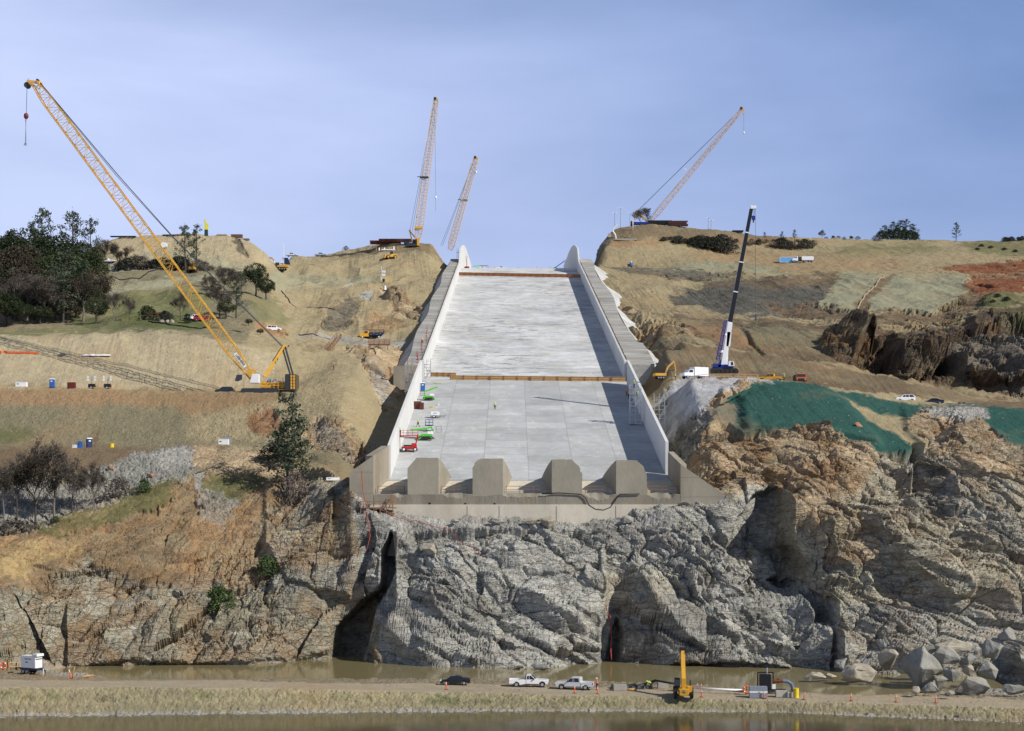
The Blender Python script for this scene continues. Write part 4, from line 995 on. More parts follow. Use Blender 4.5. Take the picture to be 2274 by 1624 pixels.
# --- big yellow lattice crane on the left bench
YC = 372.0
def LC(px, py, dy=0.0):      # local coordinates of the left crane
    o = W(600, 865.5, YC); ln = 17.0*max(0, 820-(190 if px < 62 else py))/633     # the boom leans away from the river
    p = W(px, py, YC + ln); return Vector((p.x-o.x, dy + ln, p.z-o.z))
c1 = thing('crawler_crane', W(600, 865.5, YC), 0, 'tall yellow lattice boom crane with white cab, leaning left over the bench', 'crane')
foot = LC(564, 845); tip = LC(79, 187)
m, cor = lattice(foot, tip, [(0,.9,2.2),(.10,2.7,2.5),(.94,2.7,2.5),(1,1.5,2.2)], 46, (1,0,1), .20, .085)
m.build('boom', C_YEL, c1)
for s in (-1, 1):   # plated foot of the boom
    m = MB()
    p = foot + Vector((0, s*1.1, 0)); q0, q1 = LC(548, 826, s*1.15), LC(566, 820, s*1.15)
    m.hexa([p+Vector((-.5,-.08,0)), p+Vector((.5,-.08,0)), p+Vector((.5,.08,0)), p+Vector((-.5,.08,0)), q0+Vector((0,-.08,0)), q1+Vector((0,-.08,0)), q1+Vector((0,.08,0)), q0+Vector((0,.08,0))])
    m.build('boom_foot', C_YEL, c1)
m = MB()   # head: sheave frame
h0, h1 = LC(63, 181), LC(91, 184)
for s in (-1, 1):
    d = Vector((0, s*.9, 0)); t_ = LC(76, 197)
    m.bar(h0+d, h1+d, .3); m.bar(h0+d, LC(72,192)+d, .3); m.bar(h1+d, LC(86,194)+d, .3); m.bar(h0+d, LC(84,196)+d, .2)
m.bar(h0+Vector((0,-.9,0)), h0+Vector((0,.9,0)), .3); m.bar(h1+Vector((0,-.9,0)), h1+Vector((0,.9,0)), .3)
m.build('boom_head', C_YEL, c1)
m = MB()
for y in (-.5, 0, .5): m = MB(); m.tube([LC(61,190,y-.12), LC(61,190,y+.12)], .75, 14); m.build('sheave', C_DARK, c1)
m = MB(); m.tube([LC(84,179,-.5), LC(84,179,.5)], .35, 8); m.build('sheave', C_DARK, c1)
m = MB(); m.bar(LC(63,181), LC(62.5,174), .08); m.build('wind_gauge', C_DARK, c1)
m = MB()
for y in (-.55, .55):
    m.tube([LC(91,186,y), LC(262,389,y), LC(385,527,y), LC(628,769,y)], .085, 5)
    m.tube([LC(88,184,y*.4), LC(260,392,y*.4), LC(386,530,y*.4), LC(626,770,y*.4)], .06, 5)
m.build('pendant_line', C_ROPE, c1)
m = MB(); m.tube([LC(60,192), LC(58.5,252)], .06, 5); m.tube([LC(57,266,.3), LC(55.5,318,.3)], .05, 5); m.tube([LC(58,266,-.3), LC(58.5,318,-.3)], .05, 5)
m.build('hoist_line', C_ROPE, c1)
m = MB(); m.ball(LC(58,258), .62, 10, 8, (1,1,1.3)); m.build('hook_ball', mat('hook_red', (.16,.02,.02), .5), c1, True)
m = MB(); m.tube([LC(58,264), LC(57,271)], [.2,.12], 6); 
m.build('hook', C_GALV, c1)
for x in (55.5, 58.5): m = MB(); m.tube([LC(x,318), LC(x-1,323)], .22, 6); m.build('hook', C_GALV, c1)
m = MB(); m.tube([LC(365,545,-.9), LC(365,545,.9)], .7, 12); m.bar(LC(358,550), LC(366,545), .2); m.bar(LC(366,545), LC(375,540), .1); m.build('rope_guide', C_WHITE, c1)
m = MB()   # gantry mast
for s in (-.9, .9):
    m.bar(LC(588,837,s), LC(633,768,s), .42, .5)
m.bar(LC(633,768,-.9), LC(633,768,.9), .5); m.build('mast', C_YEL, c1)
m = MB()
for s in (-.8, .8):
    m.bar(LC(633,769,s), LC(651,834,s), .18); m.bar(LC(627,772,s), LC(645,834,s), .16); m.bar(LC(626,772,s), LC(606,803,s), .16)
m.bar(LC(636,776), LC(641,769), .08); m.ball(LC(641,768.5), .2)
m.build('backstay', C_DARK, c1)
m = MB()
for s in (-.7, .7): m.bar(LC(558,822,s), LC(578,832,s), .22); m.bar(LC(578,832,s), LC(605,846,s), .14)
m.build('boom_stop', C_GALV, c1)
m = MB()   # superstructure frame with side walkway
m.box(LC(609,856,.6), (6.4, 3.0, 1.5)); m.box(LC(596,851,-.9), (2.6,.2,.5)); m.box(LC(625,850,-.9), (1.8,.2,.4))
for x in (583,592,602,611,620,629,636): m.bar(LC(x,866,-1.7), LC(x,851,-1.7), .12)
for z in (851.5, 857, 866): m.bar(LC(581,z,-1.7), LC(637,z,-1.7), .14)
m.bar(LC(583,862,-1.72), LC(600,852,-1.72), .18); m.box(LC(609,866.6,-1.3), (6.4,1.0,.14))
m.build('superstructure', C_YEL, c1)
m = MB()
for x in (599,604,630): m.tube([LC(x,852,-1.2), LC(x,839,-1.2)], .09, 6)
for a_, b_ in ((580,602),(603,636)): m.bar(LC(a_,842,-1.2), LC(b_,842,-1.2), .05)
m.build('deck_rail', C_GALV, c1)
m = MB(); m.box(LC(608,852,.4), (3.2,2.2,1.2)); m.tube([LC(612,848,-1), LC(612,848,1.4)], .55, 12); m.tube([LC(600,848,-1), LC(600,848,1.4)], .55, 12); m.build('winch', C_GRAY, c1)
m = MB()
m.prism([(LC(558.5,862.5).x, LC(0,863.3).z),(LC(579.5,863).x, LC(0,863.3).z),(LC(579.5,863).x, LC(0,844).z),(LC(564,844).x, LC(0,844).z)], -3.1, -1.2)
m.build('cab', C_WHITE, c1, bevel=.08)
m = MB(); m.prism([(LC(560.3,0).x, LC(0,858.5).z),(LC(567,0).x, LC(0,860).z),(LC(575.8,0).x, LC(0,856).z),(LC(576,0).x, LC(0,845.6).z),(LC(564.8,0).x, LC(0,845.6).z)], -3.125, -3.0)
m.build('cab_window', C_GLASS, c1)
m = MB()
m.box(LC(647,851,0), (2.3, 5.2, 4.0)); m.box(LC(640,847.5,0), (.9, 4.6, 2.6)); m.build('counterweight', C_DARK, c1, bevel=.06)
m = MB()
for x in (650.6, 656.5):
    for k in range(5): m.box(LC(x, 837.5+k*6.4, -2.66), (.42,.12,.62), taper=.92)
m.build('weight_stripe', C_YEL, c1)
m = MB(); m.box(LC(657,851,0), (.9,5.0,3.9)); m.build('counterweight', mat('counterweight_yellow', (.10,.075,.04), .6), c1)
for s in (-1.9, 2.0):   # crawlers sunk a little behind the bench edge
    m = MB(); x0, x1 = LC(572,0).x, LC(652,0).x
    n = 18; pts = []
    for k in range(n):
        a_ = 2*math.pi*k/n; cx = x1-.7 if math.cos(a_) > 0 else x0+.7
        pts.append((cx + .7*math.cos(a_), -.45 + .65*math.sin(a_)))
    m.prism(pts, s-.55, s+.55); m.build('crawler_track', C_DARK, c1)
# board on the boom with the lettering seen in the photograph
dirv = (tip-foot).normalized(); ang = math.atan2(-dirv.z, -dirv.x)
ctr = LC(536, 801); e = Vector((math.cos(ang), 0, math.sin(ang))); nrm = Vector((-e.z, 0, e.x))
m = MB(); y0 = -1.45
L_, H_ = 4.2, .82
m.add([ctr-e*L_/2-nrm*H_/2+Vector((0,y0,0)), ctr+e*L_/2-nrm*H_/2+Vector((0,y0,0)), ctr+e*L_/2+nrm*H_/2+Vector((0,y0,0)), ctr-e*L_/2+nrm*H_/2+Vector((0,y0,0)),
       ctr-e*L_/2-nrm*H_/2+Vector((0,y0+.06,0)), ctr+e*L_/2-nrm*H_/2+Vector((0,y0+.06,0)), ctr+e*L_/2+nrm*H_/2+Vector((0,y0+.06,0)), ctr-e*L_/2+nrm*H_/2+Vector((0,y0+.06,0))],
      [(0,1,2,3),(7,6,5,4),(0,4,5,1),(1,5,6,2),(2,6,7,3),(3,7,4,0)])
board = m.build('name_board', C_WHITE, c1)
def text(s, size, mt, parent, loc, rot, name='lettering', align='CENTER', bold=.0):
    cu = bpy.data.curves.new(name+'_font', 'FONT'); cu.body = s; cu.size = size; cu.align_x = align; cu.align_y = 'CENTER'; cu.extrude = .008; cu.offset = bold
    tmp = bpy.data.objects.new('tmp', cu); COL.objects.link(tmp)
    dg = bpy.context.evaluated_depsgraph_get(); dg.update()
    me = bpy.data.meshes.new_from_object(tmp.evaluated_get(dg)); bpy.data.objects.remove(tmp); bpy.data.curves.remove(cu)
    me.materials.clear(); me.materials.append(mt)
    o = bpy.data.objects.new(name, me); COL.objects.link(o); o.parent = parent
    o.matrix_local = Matrix.Translation(loc) @ rot.to_4x4()
    return o
R_ = Matrix((e, nrm, -e.cross(nrm)*-1)).transposed()
text('LIEBHERR', .78, C_BLACK, board, ctr + Vector((0, y0-.02, 0)), Matrix((tuple(e), tuple(nrm), tuple(e.cross(nrm)))).transposed(), bold=.02)

# --- cranes on the skyline
def far_crane(name, Y, fpx, tpx, wb, wt, label, gantry, weights, pend, hook=None, collar=None, mt=C_PALE, dgray=True, bays=44):
    o = W(*fpx, Y); c = thing(name, o, 0, label, 'crane')
    def P_(px, py, dy=0): p = W(px, py, Y); return Vector((p.x-o.x, dy, p.z-o.z))
    f = P_(*fpx); t = P_(*tpx); t.y = -8; k = Y/F
    m, cor = lattice(f, t, [(0,wb*k*.55,1.4),(.07,wb*k,2.2),(.92,wt*k*1.05,2.2),(1,wt*k*.8,1.4)], bays, (1,0,0), .24, .13)
    m.build('boom', mt, c)
    m = MB(); 
    for q in (-.35, .35): m.bar(f+Vector((q,.9,3)), t+Vector((q,.9,-1)), .10)
    for j in range(60):
        z = f + (t-f)*(j+.5)/60; m.bar(z+Vector((-.35,.9,0)), z+Vector((.35,.9,0)), .09)
    m.build('walkway', C_GRAY, c)
    m = MB(); m.bar(t+Vector((-.9,-.5,0)), t+Vector((.9,-.5,.3)), .7, 1.0); m.bar(t+Vector((.9,0,.4)), t+Vector((.8,-.3,-2.6)), .45); m.build('boom_head', C_YEL, c)
    m = MB(); m.tube([t+Vector((-1.0,-1,.6)), t+Vector((.2,-1,.6))], .6, 10); m.build('sheave', C_DARK, c)
    if collar:
        q = P_(*collar); q.y = -4; m = MB(); m.box(q, (wb*k*1.1, 2.5, .55)); m.bar(q+Vector((-wb*k*.9,0,.3)), q+Vector((wb*k*.5,0,.2)), .3); m.build('boom_collar', C_DARK, c)
    m = MB(); 
    for (ax, ay) in pend: m.tube([P_(ax, ay, 4), t+Vector((-.6,.6,0))], .075, 5)
    m.build('pendant_line', C_ROPE, c)
    if gantry:
        m = MB(); ga, gb, gc = gantry
        for s in (-1.2, 1.2): m.bar(P_(*ga, 2+s), P_(*gb, 2+s), .45); m.bar(P_(*gb, 2+s), P_(*gc, 2+s), .45)
        m.bar(P_(*gb, .5), P_(*gb, 3.5), .6); m.build('gantry', C_YEL, c)
    for (x0, y0, x1, y1) in weights:
        a_, b_ = P_(x0, y1), P_(x1, y0); m = MB(); m.box(((a_.x+b_.x)/2, 3, (a_.z+b_.z)/2), (b_.x-a_.x, 3.2, b_.z-a_.z)); m.build('counterweight', C_SLATE, c, bevel=.1)
    if hook:
        m = MB(); p0 = P_(*hook[0]); p1 = P_(*hook[1]); p0.y = p1.y = -8; m.tube([p0, p1], .055, 5)
        if len(hook) > 2: p2 = P_(*hook[2]); p2.y = -8; m.tube([p1, p2], .05, 5)
        m.build('hoist_line', C_ROPE, c); m = MB(); m.ball(p1, .55, 8, 6, (1,1,1.4)); m.build('hook_ball', C_WHITE if hook[-1] != 'dark' else C_DARK, c, True)
    return c, P_
c2, P2 = far_crane('crawler_crane', 736, (927,533), (970,232), 17, 12, 'tallest crane on the skyline, steep pale orange boom above two dark counterweights', ((916,540),(909,511),(924,530)), [(896.5,531,907.5,547),(916,530.5,926,547)],
   [(909,511),(914,511)], [(967,240),(969.5,446),(968.5,476)], (943,398))
m = MB(); m.box(P2(929,538,-.5), (1.1,2.6,3.8)); m.build('machine_house', C_YEL, c2); m = MB(); m.box(P2(911.5,543,1), (2.2,4,1.2)); m.build('winch_house', C_DARK, c2)
m = MB(); m.box(P2(917,545,-1), (6.2,1.0,1.2)); m.build('crawler_track', C_DARK, c2); m = MB(); m.box(P2(917,545.3,4.6), (6.2,1.0,1.2)); m.build('crawler_track', C_DARK, c2)
m = MB(); m.box(P2(929.5,507,-1), (3.6,2.4,1.1)); m.build('boom_collar', C_YEL, c2)
c3, P3 = far_crane('crawler_crane', 800, (999,556), (1057.5,360), 15, 11, 'shorter pale orange crane with its base hidden behind the brown hill', None, [], [(978,543),(982,543)], [(1058,366),(1058,390)], (1031,448))
c4, P4 = far_crane('crawler_crane', 812, (1446,491), (1642,252), 10, 8, 'slender orange crane leaning right from behind stacked beams on the hilltop', ((1406,497),(1415,467),(1440,493)), [(1401.5,490,1405,500)],
   [(1415,467),(1416,468)], [(1646.8,254),(1646.6,303)], None, mt=mat('crane_haze_bright', (.72,.46,.24), .5), bays=34)  # boom colour paled for haze here too
m = MB(); m.box(P4(1407,495,2), (1.0,3.4,2.3)); m.build('counterweight', C_YEL, c4); m = MB(); m.box(P4(1425,496,1), (9.5,3.4,1.2)); m.build('machine_house', C_BLUE, c4)
m = MB(); m.bar(P4(1525,382,-3), P4(1518,377,-3), .3); m.build('rope_guide', C_WHITE, c4)
bd = MB(); a_, b_ = P4(1450,487,-1.4), P4(1458,476,-1.6); bd.bar(a_, b_, .7, .08); bd.build('name_board', C_WHITE, c4)

# --- telescopic crane on the concrete pad
YT = 359.0; oT = W(1607, 831.5, YT)
def LT(px, py, dy=0.0): p = W(px, py, YT); return Vector((p.x-oT.x, dy, p.z-oT.z))
c5 = thing('mobile_crane', oT, 0, 'telescopic crane with white lower boom, long black upper boom and blue carrier', 'crane')
def boomseg(a, b, w0, w1, d): 
    m = MB(); a = Vector(a); b = Vector(b); u = Vector((b-a).cross(Vector((0,1,0)))).normalized(); y = Vector((0,1,0))
    m.hexa([a-u*w0/2-y*d/2, a+u*w0/2-y*d/2, a+u*w0/2+y*d/2, a-u*w0/2+y*d/2, b-u*w1/2-y*d/2, b+u*w1/2-y*d/2, b+u*w1/2+y*d/2, b-u*w1/2+y*d/2]); return m
b0, b1, b2 = LT(1605.5,812), LT(1620.5,717), LT(1668.5,464)
boomseg(b0, b1, 1.25, 1.25, 1.2).build('boom_base', C_WHITE, c5, bevel=.12)
boomseg(b1, b1+(b2-b1)*.27, 1.0, 1.0, .95).build('boom_section', C_BLACK, c5, bevel=.1)
boomseg(b1+(b2-b1)*.27, b1+(b2-b1)*.53, .94, .94, .85).build('boom_section', C_BLACK, c5, bevel=.1)
boomseg(b1+(b2-b1)*.53, b1+(b2-b1)*.79, .86, .86, .78).build('boom_section', C_BLACK, c5, bevel=.1)
boomseg(b1+(b2-b1)*.79, b2, .8, .8, .7).build('boom_section', C_BLACK, c5, bevel=.1)
for t in (.0, .27, .53, .79):
    p = b1+(b2-b1)*t; dd = (b2-b1).normalized(); boomseg(p-dd*.12, p+dd*.12, 1.15-.3*t, 1.15-.3*t, 1.1-.3*t).build('boom_collar', C_WHITE, c5)
m = MB(); m.box(LT(1672,461), (1.1,.9,.7)); m.tube([LT(1676,460,-.3), LT(1676,460,.3)], .35, 10); m.bar(LT(1667,457), LT(1677,458), .15); m.build('boom_head', C_WHITE, c5)
boomseg(LT(1613.5,815,-.2), LT(1615.5,747,-.2), .45, .45, .45).build('lift_cylinder', C_WHITE, c5)
boomseg(LT(1616.5,770,-.2), LT(1619,738,-.2), .9, 1.0, .8).build('cylinder_mount', C_WHITE, c5)
m, _ = lattice(LT(1592.5,802,-.8), LT(1610.5,712,-.8), [(0,.75,.7),(1,.55,.5)], 16, (1,0,0), .12, .06); m.build('folded_jib', C_BLUE, c5)
m = MB(); m.bar(LT(1596,782,-.8), LT(1610,780,-.3), .2, .5); m.build('jib_bracket', C_WHITE, c5); m = MB(); m.bar(LT(1609,744,-.8), LT(1617,744,-.2), .2,.4); m.build('jib_bracket', C_WHITE, c5)
m = MB()
for x in (1674.5, 1677.5): m.tube([LT(x,461), LT(1674,480)], .03, 4)
m.tube([LT(1677.8,461,.3), LT(1679,703,.3)], .035, 4); m.build('hoist_line', C_ROPE, c5)
m = MB(); m.box(LT(1673.5,484), (.85,.35,1.0)); m.build('hook_block', C_BLUE, c5, bevel=.08)
m = MB(); m.tube([LT(1673.5,489), LT(1672.8,495)], [.2,.12], 6); m.build('hook', C_DARK, c5)
m = MB(); m.tube([LT(1679,703,.3), LT(1679.3,712,.3)], .16, 6); m.build('line_weight', C_BLUE, c5)
m = MB(); m.tube([LT(1679.5,712,.3), LT(1681,775,.3), LT(1680,795,.3)], .04, 4); m.build('tag_line', mat('green_rope', (.08,.30,.06), .7), c5)
m = MB(); m.prism([(LT(1614.5,0).x,LT(0,815).z),(LT(1628.5,0).x,LT(0,815).z),(LT(1626.5,0).x,LT(0,804.5).z),(LT(1616,0).x,LT(0,803.5).z)], -2.2, -.9); m.build('cab', C_WHITE, c5, bevel=.08)
m = MB(); m.prism([(LT(1620,0).x,LT(0,813).z),(LT(1626,0).x,LT(0,813).z),(LT(1624.8,0).x,LT(0,805.6).z),(LT(1620,0).x,LT(0,805.6).z)], -2.23, -2.1); m.build('cab_window', C_GLASS, c5)
m = MB(); m.box(LT(1610,817), (3.6,2.6,1.3)); m.box(LT(1591,813), (1.9,2.6,.9)); m.box(LT(1600,816), (1.6,2.4,.7)); m.bar(LT(1600,812), LT(1607,801), .8, 1.4); m.build('superstructure', C_BLUE, c5, bevel=.05)
m = MB(); m.box(LT(1606,824.5), (6.0,2.9,1.2)); m.build('carrier', C_DARK, c5, bevel=.05)
for x in (1583,1593,1603,1613,1623,1632):
    m = MB(); m.tube([LT(x,826,-1.75), LT(x,826,-1.15)], .62, 14); m.build('wheel', C_RUBBER, c5)
# pad railing in front of the mobile crane
# ------------------------------------------------------------------ vehicles
V_WHITE = mat('car_white', (.80,.80,.79), .3, var=.03, coat=.5); V_SILVER = mat('car_silver', (.66,.67,.68), .35, .1, var=.04, coat=.4)
V_BLACK = mat('car_black', (.006,.007,.012), .25, var=.05, coat=.6); V_RED = mat('car_red', (.35,.012,.012), .3, coat=.4)
V_YEL = mat('truck_yellow', (.80,.40,.02), .4, var=.05); V_NAVY = mat('truck_navy', (.02,.03,.06), .4); M_LAMP = mat('lamp_glass', (.75,.75,.72), .15); M_TAIL = mat('tail_lamp', (.30,.01,.01), .3)
CAT_Y = mat('machine_yellow', (.62,.33,.03), .5, var=.18, scale=1.2); V_TRIM = mat('dark_trim', (.02,.02,.02), .6); V_BLUE = mat('plant_blue', (.03,.12,.40), .5)

def wheel(par, x, y, r=.38, w=.26, rim=C_CHROME, tread=False):
    m = MB(); m.tube([(0,-w/2,0),(0,w/2,0)], r, 16)
    if tread:
        for k in range(16):
            a = 2*math.pi*k/16; m.box((r*math.cos(a), 0, r*math.sin(a)), (.12, w*.95, .10), M=Matrix.Rotation(-a, 3, 'Y'))
    o = m.build('wheel', C_RUBBER, par, loc=(x, y, r), bevel=0)
    m = MB(); s = 1 if y > 0 else -1
    m.tube([(0,s*w*.42,0),(0,s*(w/2+.012),0)], [r*.62, r*.56], 14)
    for k in range(5):
        a = 2*math.pi*k/5; m.box((r*.34*math.cos(a), s*(w/2+.015), r*.34*math.sin(a)), (r*.42,.02,.05), M=Matrix.Rotation(-a, 3, 'Y'))
    rm = m.build('rim', rim, o)
    return o
def profile_body(name, par, mt, prof, y0, y1, wheels=(), r=.45, bevel=.05, inset=0.0):
    """prof: list of (x,z) round the side view, counterclockwise starting lower front; wheel arches cut in the sill line at z=prof[0][1]"""
    zb = prof[0][1]; pts = []
    for x in sorted(wheels, reverse=True):
        for k in range(0, 9):
            a = math.pi*k/8; pts.append((x + r*math.cos(a), max(zb, r*.86*math.sin(a) + .33)))
    poly = list(prof[1:]) + [prof[0]]
    # bottom edge runs from rear (last) to front (first): insert arches reversed
    body = [prof[0]] + list(prof[1:]) ; body = body + list(reversed(pts))
    m = MB(); m.prism(body, y0, y1); return m.build(name, mt, par, bevel=bevel)
def side_panels(name, par, mt, polys, yabs, t=.02):
    for p in polys:
        for s in (-1, 1): m = MB(); m.prism(p, s*yabs - t*(s < 0), s*yabs + t*(s > 0)); o = m.build(name, mt, par)
    return o

def pickup(label, loc, rz, paint, crew=False, group=None, L=5.8, roofrack=False, bar=False, details=True):
    t = thing('pickup_truck', loc, rz, label, 'pickup truck', group); w = .98
    fr_, re = L/2, -L/2; xf, xr = fr_-.95, re+1.15
    cab0 = .95 if not crew else 1.05; cab1 = -.35 if not crew else -.95      # windscreen foot, cab back
    prof = [(fr_,.42),(fr_+.03,.95),(fr_-.12,1.08),(cab0+.15,1.18),(cab0-.55,1.80),(cab0-.75,1.84),(cab1+.12,1.84),(cab1,1.78),(cab1-.04,1.16),(cab1-.06,.50)]
    # cab and bonnet
    zb = .42; arch = [(xf+.5*math.cos(a), .36+.5*math.sin(a)) for a in [math.pi*k/8 for k in range(9)]]
    m = MB(); m.prism([p for p in prof] + [(xf-.5, .46)] + list(reversed(arch))[0:] + [(xf+.52,.42)], -w, w); m.build('cab', paint, t, bevel=.06)
    arch = [(xr+.5*math.cos(a), .36+.5*math.sin(a)) for a in [math.pi*k/8 for k in range(9)]]
    m = MB()
    side = [(cab1-.08,.50),(cab1-.08,1.16),(re+.02,1.16),(re,.55),(xr-.52,.50)] + list(reversed(arch))
    for s in (-1, 1): m.prism(side, s*w - .09*(s > 0), s*w + .09*(s < 0))
    m.box((cab1-.12,0,.85), (.07, 2*w-.16,.6)); m.box((re+.06,0,.86), (.08,2*w-.16,.58)); m.box(((cab1+re)/2,0,.60), (cab1-re-.2, 2*w-.16, .08))
    m.build('bed', paint, t, bevel=.015)
    g = [(cab0-.02,1.20),(cab0-.55,1.74),(cab0-.80,1.77),(cab0-.80,1.20)]; polys = [g]
    if crew: polys += [[(cab0-.88,1.20),(cab0-.88,1.77),(cab1+1.0,1.77),(cab1+1.0,1.20)], [(cab1+.9,1.20),(cab1+.9,1.77),(cab1+.25,1.75),(cab1+.18,1.20)]]
    else: polys += [[(cab0-.88,1.20),(cab0-.88,1.76),(cab1+.16,1.74),(cab1+.1,1.20)]]
    side_panels('side_window', t, C_GLASS, polys, w)
    a, b = Vector((cab0+.10,0,1.21)), Vector((cab0-.52,0,1.80)); d = (b-a); n = Vector((d.z,0,-d.x)).normalized()*.012
    m = MB(); m.hexa([a+n+Vector((0,-.86,0)),a+n+Vector((0,.86,0)),a-n+Vector((0,.86,0)),a-n+Vector((0,-.86,0)),b+n+Vector((0,-.76,0)),b+n+Vector((0,.76,0)),b-n+Vector((0,.76,0)),b-n+Vector((0,-.76,0))]); m.build('windscreen', C_GLASS, t)
    m = MB(); m.box((fr_+.03,0,.62), (.12,1.9,.24)); m.build('front_bumper', V_TRIM, t, bevel=.03)
    m = MB(); m.box((re-.04,0,.58), (.14,1.9,.20)); m.build('rear_bumper', C_CHROME if crew else V_TRIM, t, bevel=.03)
    m = MB(); m.box((0,0,.45), (L-1.0,1.3,.22)); m.build('chassis', V_TRIM, t)
    for s in (-1, 1):
        m = MB(); m.box((fr_+.0,s*.78,.92), (.12,.34,.2)); m.build('headlight', M_LAMP, t)
        m = MB(); m.box((re+.02,s*.93,.95), (.10,.13,.32)); m.build('tail_light', M_TAIL, t)
        if details:
            m = MB(); m.box((cab0-.12,s*(w+.12),1.26), (.12,.2,.2)); m.build('mirror', V_TRIM, t)
    for s in (-1, 1): wheel(t, xf, s*.82, .39); wheel(t, xr, s*.82, .39)
    if bar:
        m = MB(); m.box((cab1-.55,0,1.17), (.7,1.6,.22)); m.build('tool_box', C_CHROME, t)
        m = MB(); 
        for s in (-.7, .7): m.bar((cab1-.16,s,1.1), (cab1-.16,s,1.72), .06)
        m.bar((cab1-.16,-.7,1.72), (cab1-.16,.7,1.72), .06); m.build('rack', V_TRIM, t)
    return t
def sedan(label, loc, rz, paint, suv=False, group=None):
    t = thing('parked_car' , loc, rz, label, 'car', group); w = .88; xf, xr = 1.42, -1.36
    if suv: prof = [(2.35,.32),(2.4,.75),(2.2,1.02),(1.25,1.12),(.62,1.68),(.3,1.74),(-1.7,1.72),(-2.2,1.2),(-2.3,.9),(-2.28,.36)]
    else: prof = [(2.25,.25),(2.32,.55),(2.1,.78),(1.25,.95),(.55,1.34),(.05,1.43),(-.65,1.40),(-1.45,1.08),(-2.2,1.02),(-2.32,.8),(-2.25,.28)]
    def arch(x): return [(x+.40*math.cos(a), .31+.40*math.sin(a)) for a in [math.pi*k/8 for k in range(9)]]
    m = MB(); m.prism(prof + [(xr-.42,.27)] + list(reversed(arch(xr))) + [(xr+.42,.24),(xf-.42,.24)] + list(reversed(arch(xf))) + [(xf+.42,.25)], -w, w)
    o = m.build('body', paint, t, bevel=.07)
    for v in o.data.vertices:
        if v.co.z > 1.0: v.co.y *= 1 - .16*min(1, (v.co.z-1.0)/.4)
    h = 1.34 if not suv else 1.66; b0 = .98 if not suv else 1.14
    polys = [[(1.0,b0),(.5,h-.05),(.08,h),(.08,b0)], [(.0,b0),(.0,h),(-.62,h-.02),(-.75,b0)]]
    if suv: polys.append([(-.85,b0),(-.75,h),(-1.6,h-.02),(-1.95,b0)])
    else: polys.append([(-.83,b0),(-.72,h-.04),(-1.25,b0+.06)])
    for p in polys:
        for s in (-1, 1):
            m = MB(); vs = [(x, s*(w + .012)*(1 - .16*max(0, min(1, (z-1.0)/.4))), z) for x, z in p]; vi = [(x, y - s*.03, z) for x, y, z in vs]; n = len(p)
            m.add(vs + vi, [tuple(range(n)), tuple(reversed(range(n, 2*n)))] + [(k, (k+1) % n, (k+1) % n+n, k+n) for k in range(n)])
            m.build('side_window', C_GLASS, t)
    zt = h+.03
    m = MB(); m.hexa([Vector(q) for q in [(1.22,-.74,b0-.02),(1.22,.74,b0-.02),(1.19,.74,b0-.03),(1.19,-.74,b0-.03),(.53,-.62,zt-.02),(.53,.62,zt-.02),(.50,.62,zt-.04),(.50,-.62,zt-.04)]]); m.build('windscreen', C_GLASS, t)
    for s in (-1, 1):
        m = MB(); m.box((2.15,s*.66,.68), (.25,.34,.15)); m.build('headlight', M_LAMP, t)
        m = MB(); m.box((-2.25,s*.66,.85), (.15,.34,.17)); m.build('tail_light', M_TAIL, t)
    for s in (-1, 1): wheel(t, xf, s*.76, .32, .22); wheel(t, xr, s*.76, .32, .22)
    return t

# on the river road
RY = lambda px: float(np.interp(px, [900, 1137, 1400, 1700, 2274], [231.0, 231.4, 228.6, 224.2, 217.2]))
def on_road(px, dY=0.0): return G(px, RY(px)+dY)
rd = -.03
sedan('small black saloon car parked on the river road', on_road(1011, .5), math.pi, V_BLACK)
pickup('white single cab pickup with tool box parked between the black car and the silver truck', on_road(1174, .2), rd, V_WHITE, bar=True, L=6.0)
pickup('silver four door pickup with an orange clad worker at its tailgate', on_road(1277, -1.2), math.pi - .22, V_SILVER, crew=True, L=5.7)

# --- telescopic handler, seen from behind with its boom up
th = thing('telehandler', G(1517, 222.5), math.radians(86), 'yellow telehandler standing on the river road with its boom raised', 'telehandler')
m = MB(); m.box((-.3,0,1.05), (4.8,1.5,.8)); m.box((-1.3,-.85,1.25), (2.0,.75,.9)); m.box((-2.7,0,.95), (.5,1.3,.9)); m.build('chassis', CAT_Y, th, bevel=.06)
m = MB(); m.box((.1,.85,1.95), (1.4,.85,1.5), taper=.9); m.build('cab', V_TRIM, th, bevel=.05)
m = MB(); m.box((.1,.86,2.1), (1.42,.88,.9), taper=.92); m.build('cab_window', C_GLASS, th)
m = MB(); a = Vector((-1.6,0,1.9)); b_ = Vector((1.4,0,5.9)); m.bar(a, b_, .62, .7); m.build('boom', CAT_Y, th, bevel=.04)
m = MB(); m.bar(b_-Vector((.3,0,.45)), b_+Vector((.35,0,.5)), .48, .5); m.build('inner_boom', CAT_Y, th)
m = MB(); m.box(b_+Vector((.5,0,.75)), (.5,.95,.7)); m.bar(b_+Vector((.6,-.4,.5)), b_+Vector((1.5,-.4,.2)), .12); m.bar(b_+Vector((.6,.4,.5)), b_+Vector((1.5,.4,.2)), .12); m.build('fork_head', V_TRIM, th)
m = MB(); m.box((-1.9,0,1.95), (.7,.7,1.9)); m.build('boom_pivot', CAT_Y, th, bevel=.05)
m = MB(); m.box((-2.98,0,1.1), (.03,.42,.34)); o = m.build('rear_plate', V_TRIM, th)
text('CAT', .26, C_WHITE, o, (-3.01,0,1.1), Matrix(((0,0,-1),(-1,0,0),(0,1,0))))
for s in (-1, 1): wheel(th, 1.3, s*1.15, .68, .5, CAT_Y, True); wheel(th, -1.7, s*1.15, .68, .5, CAT_Y, True)
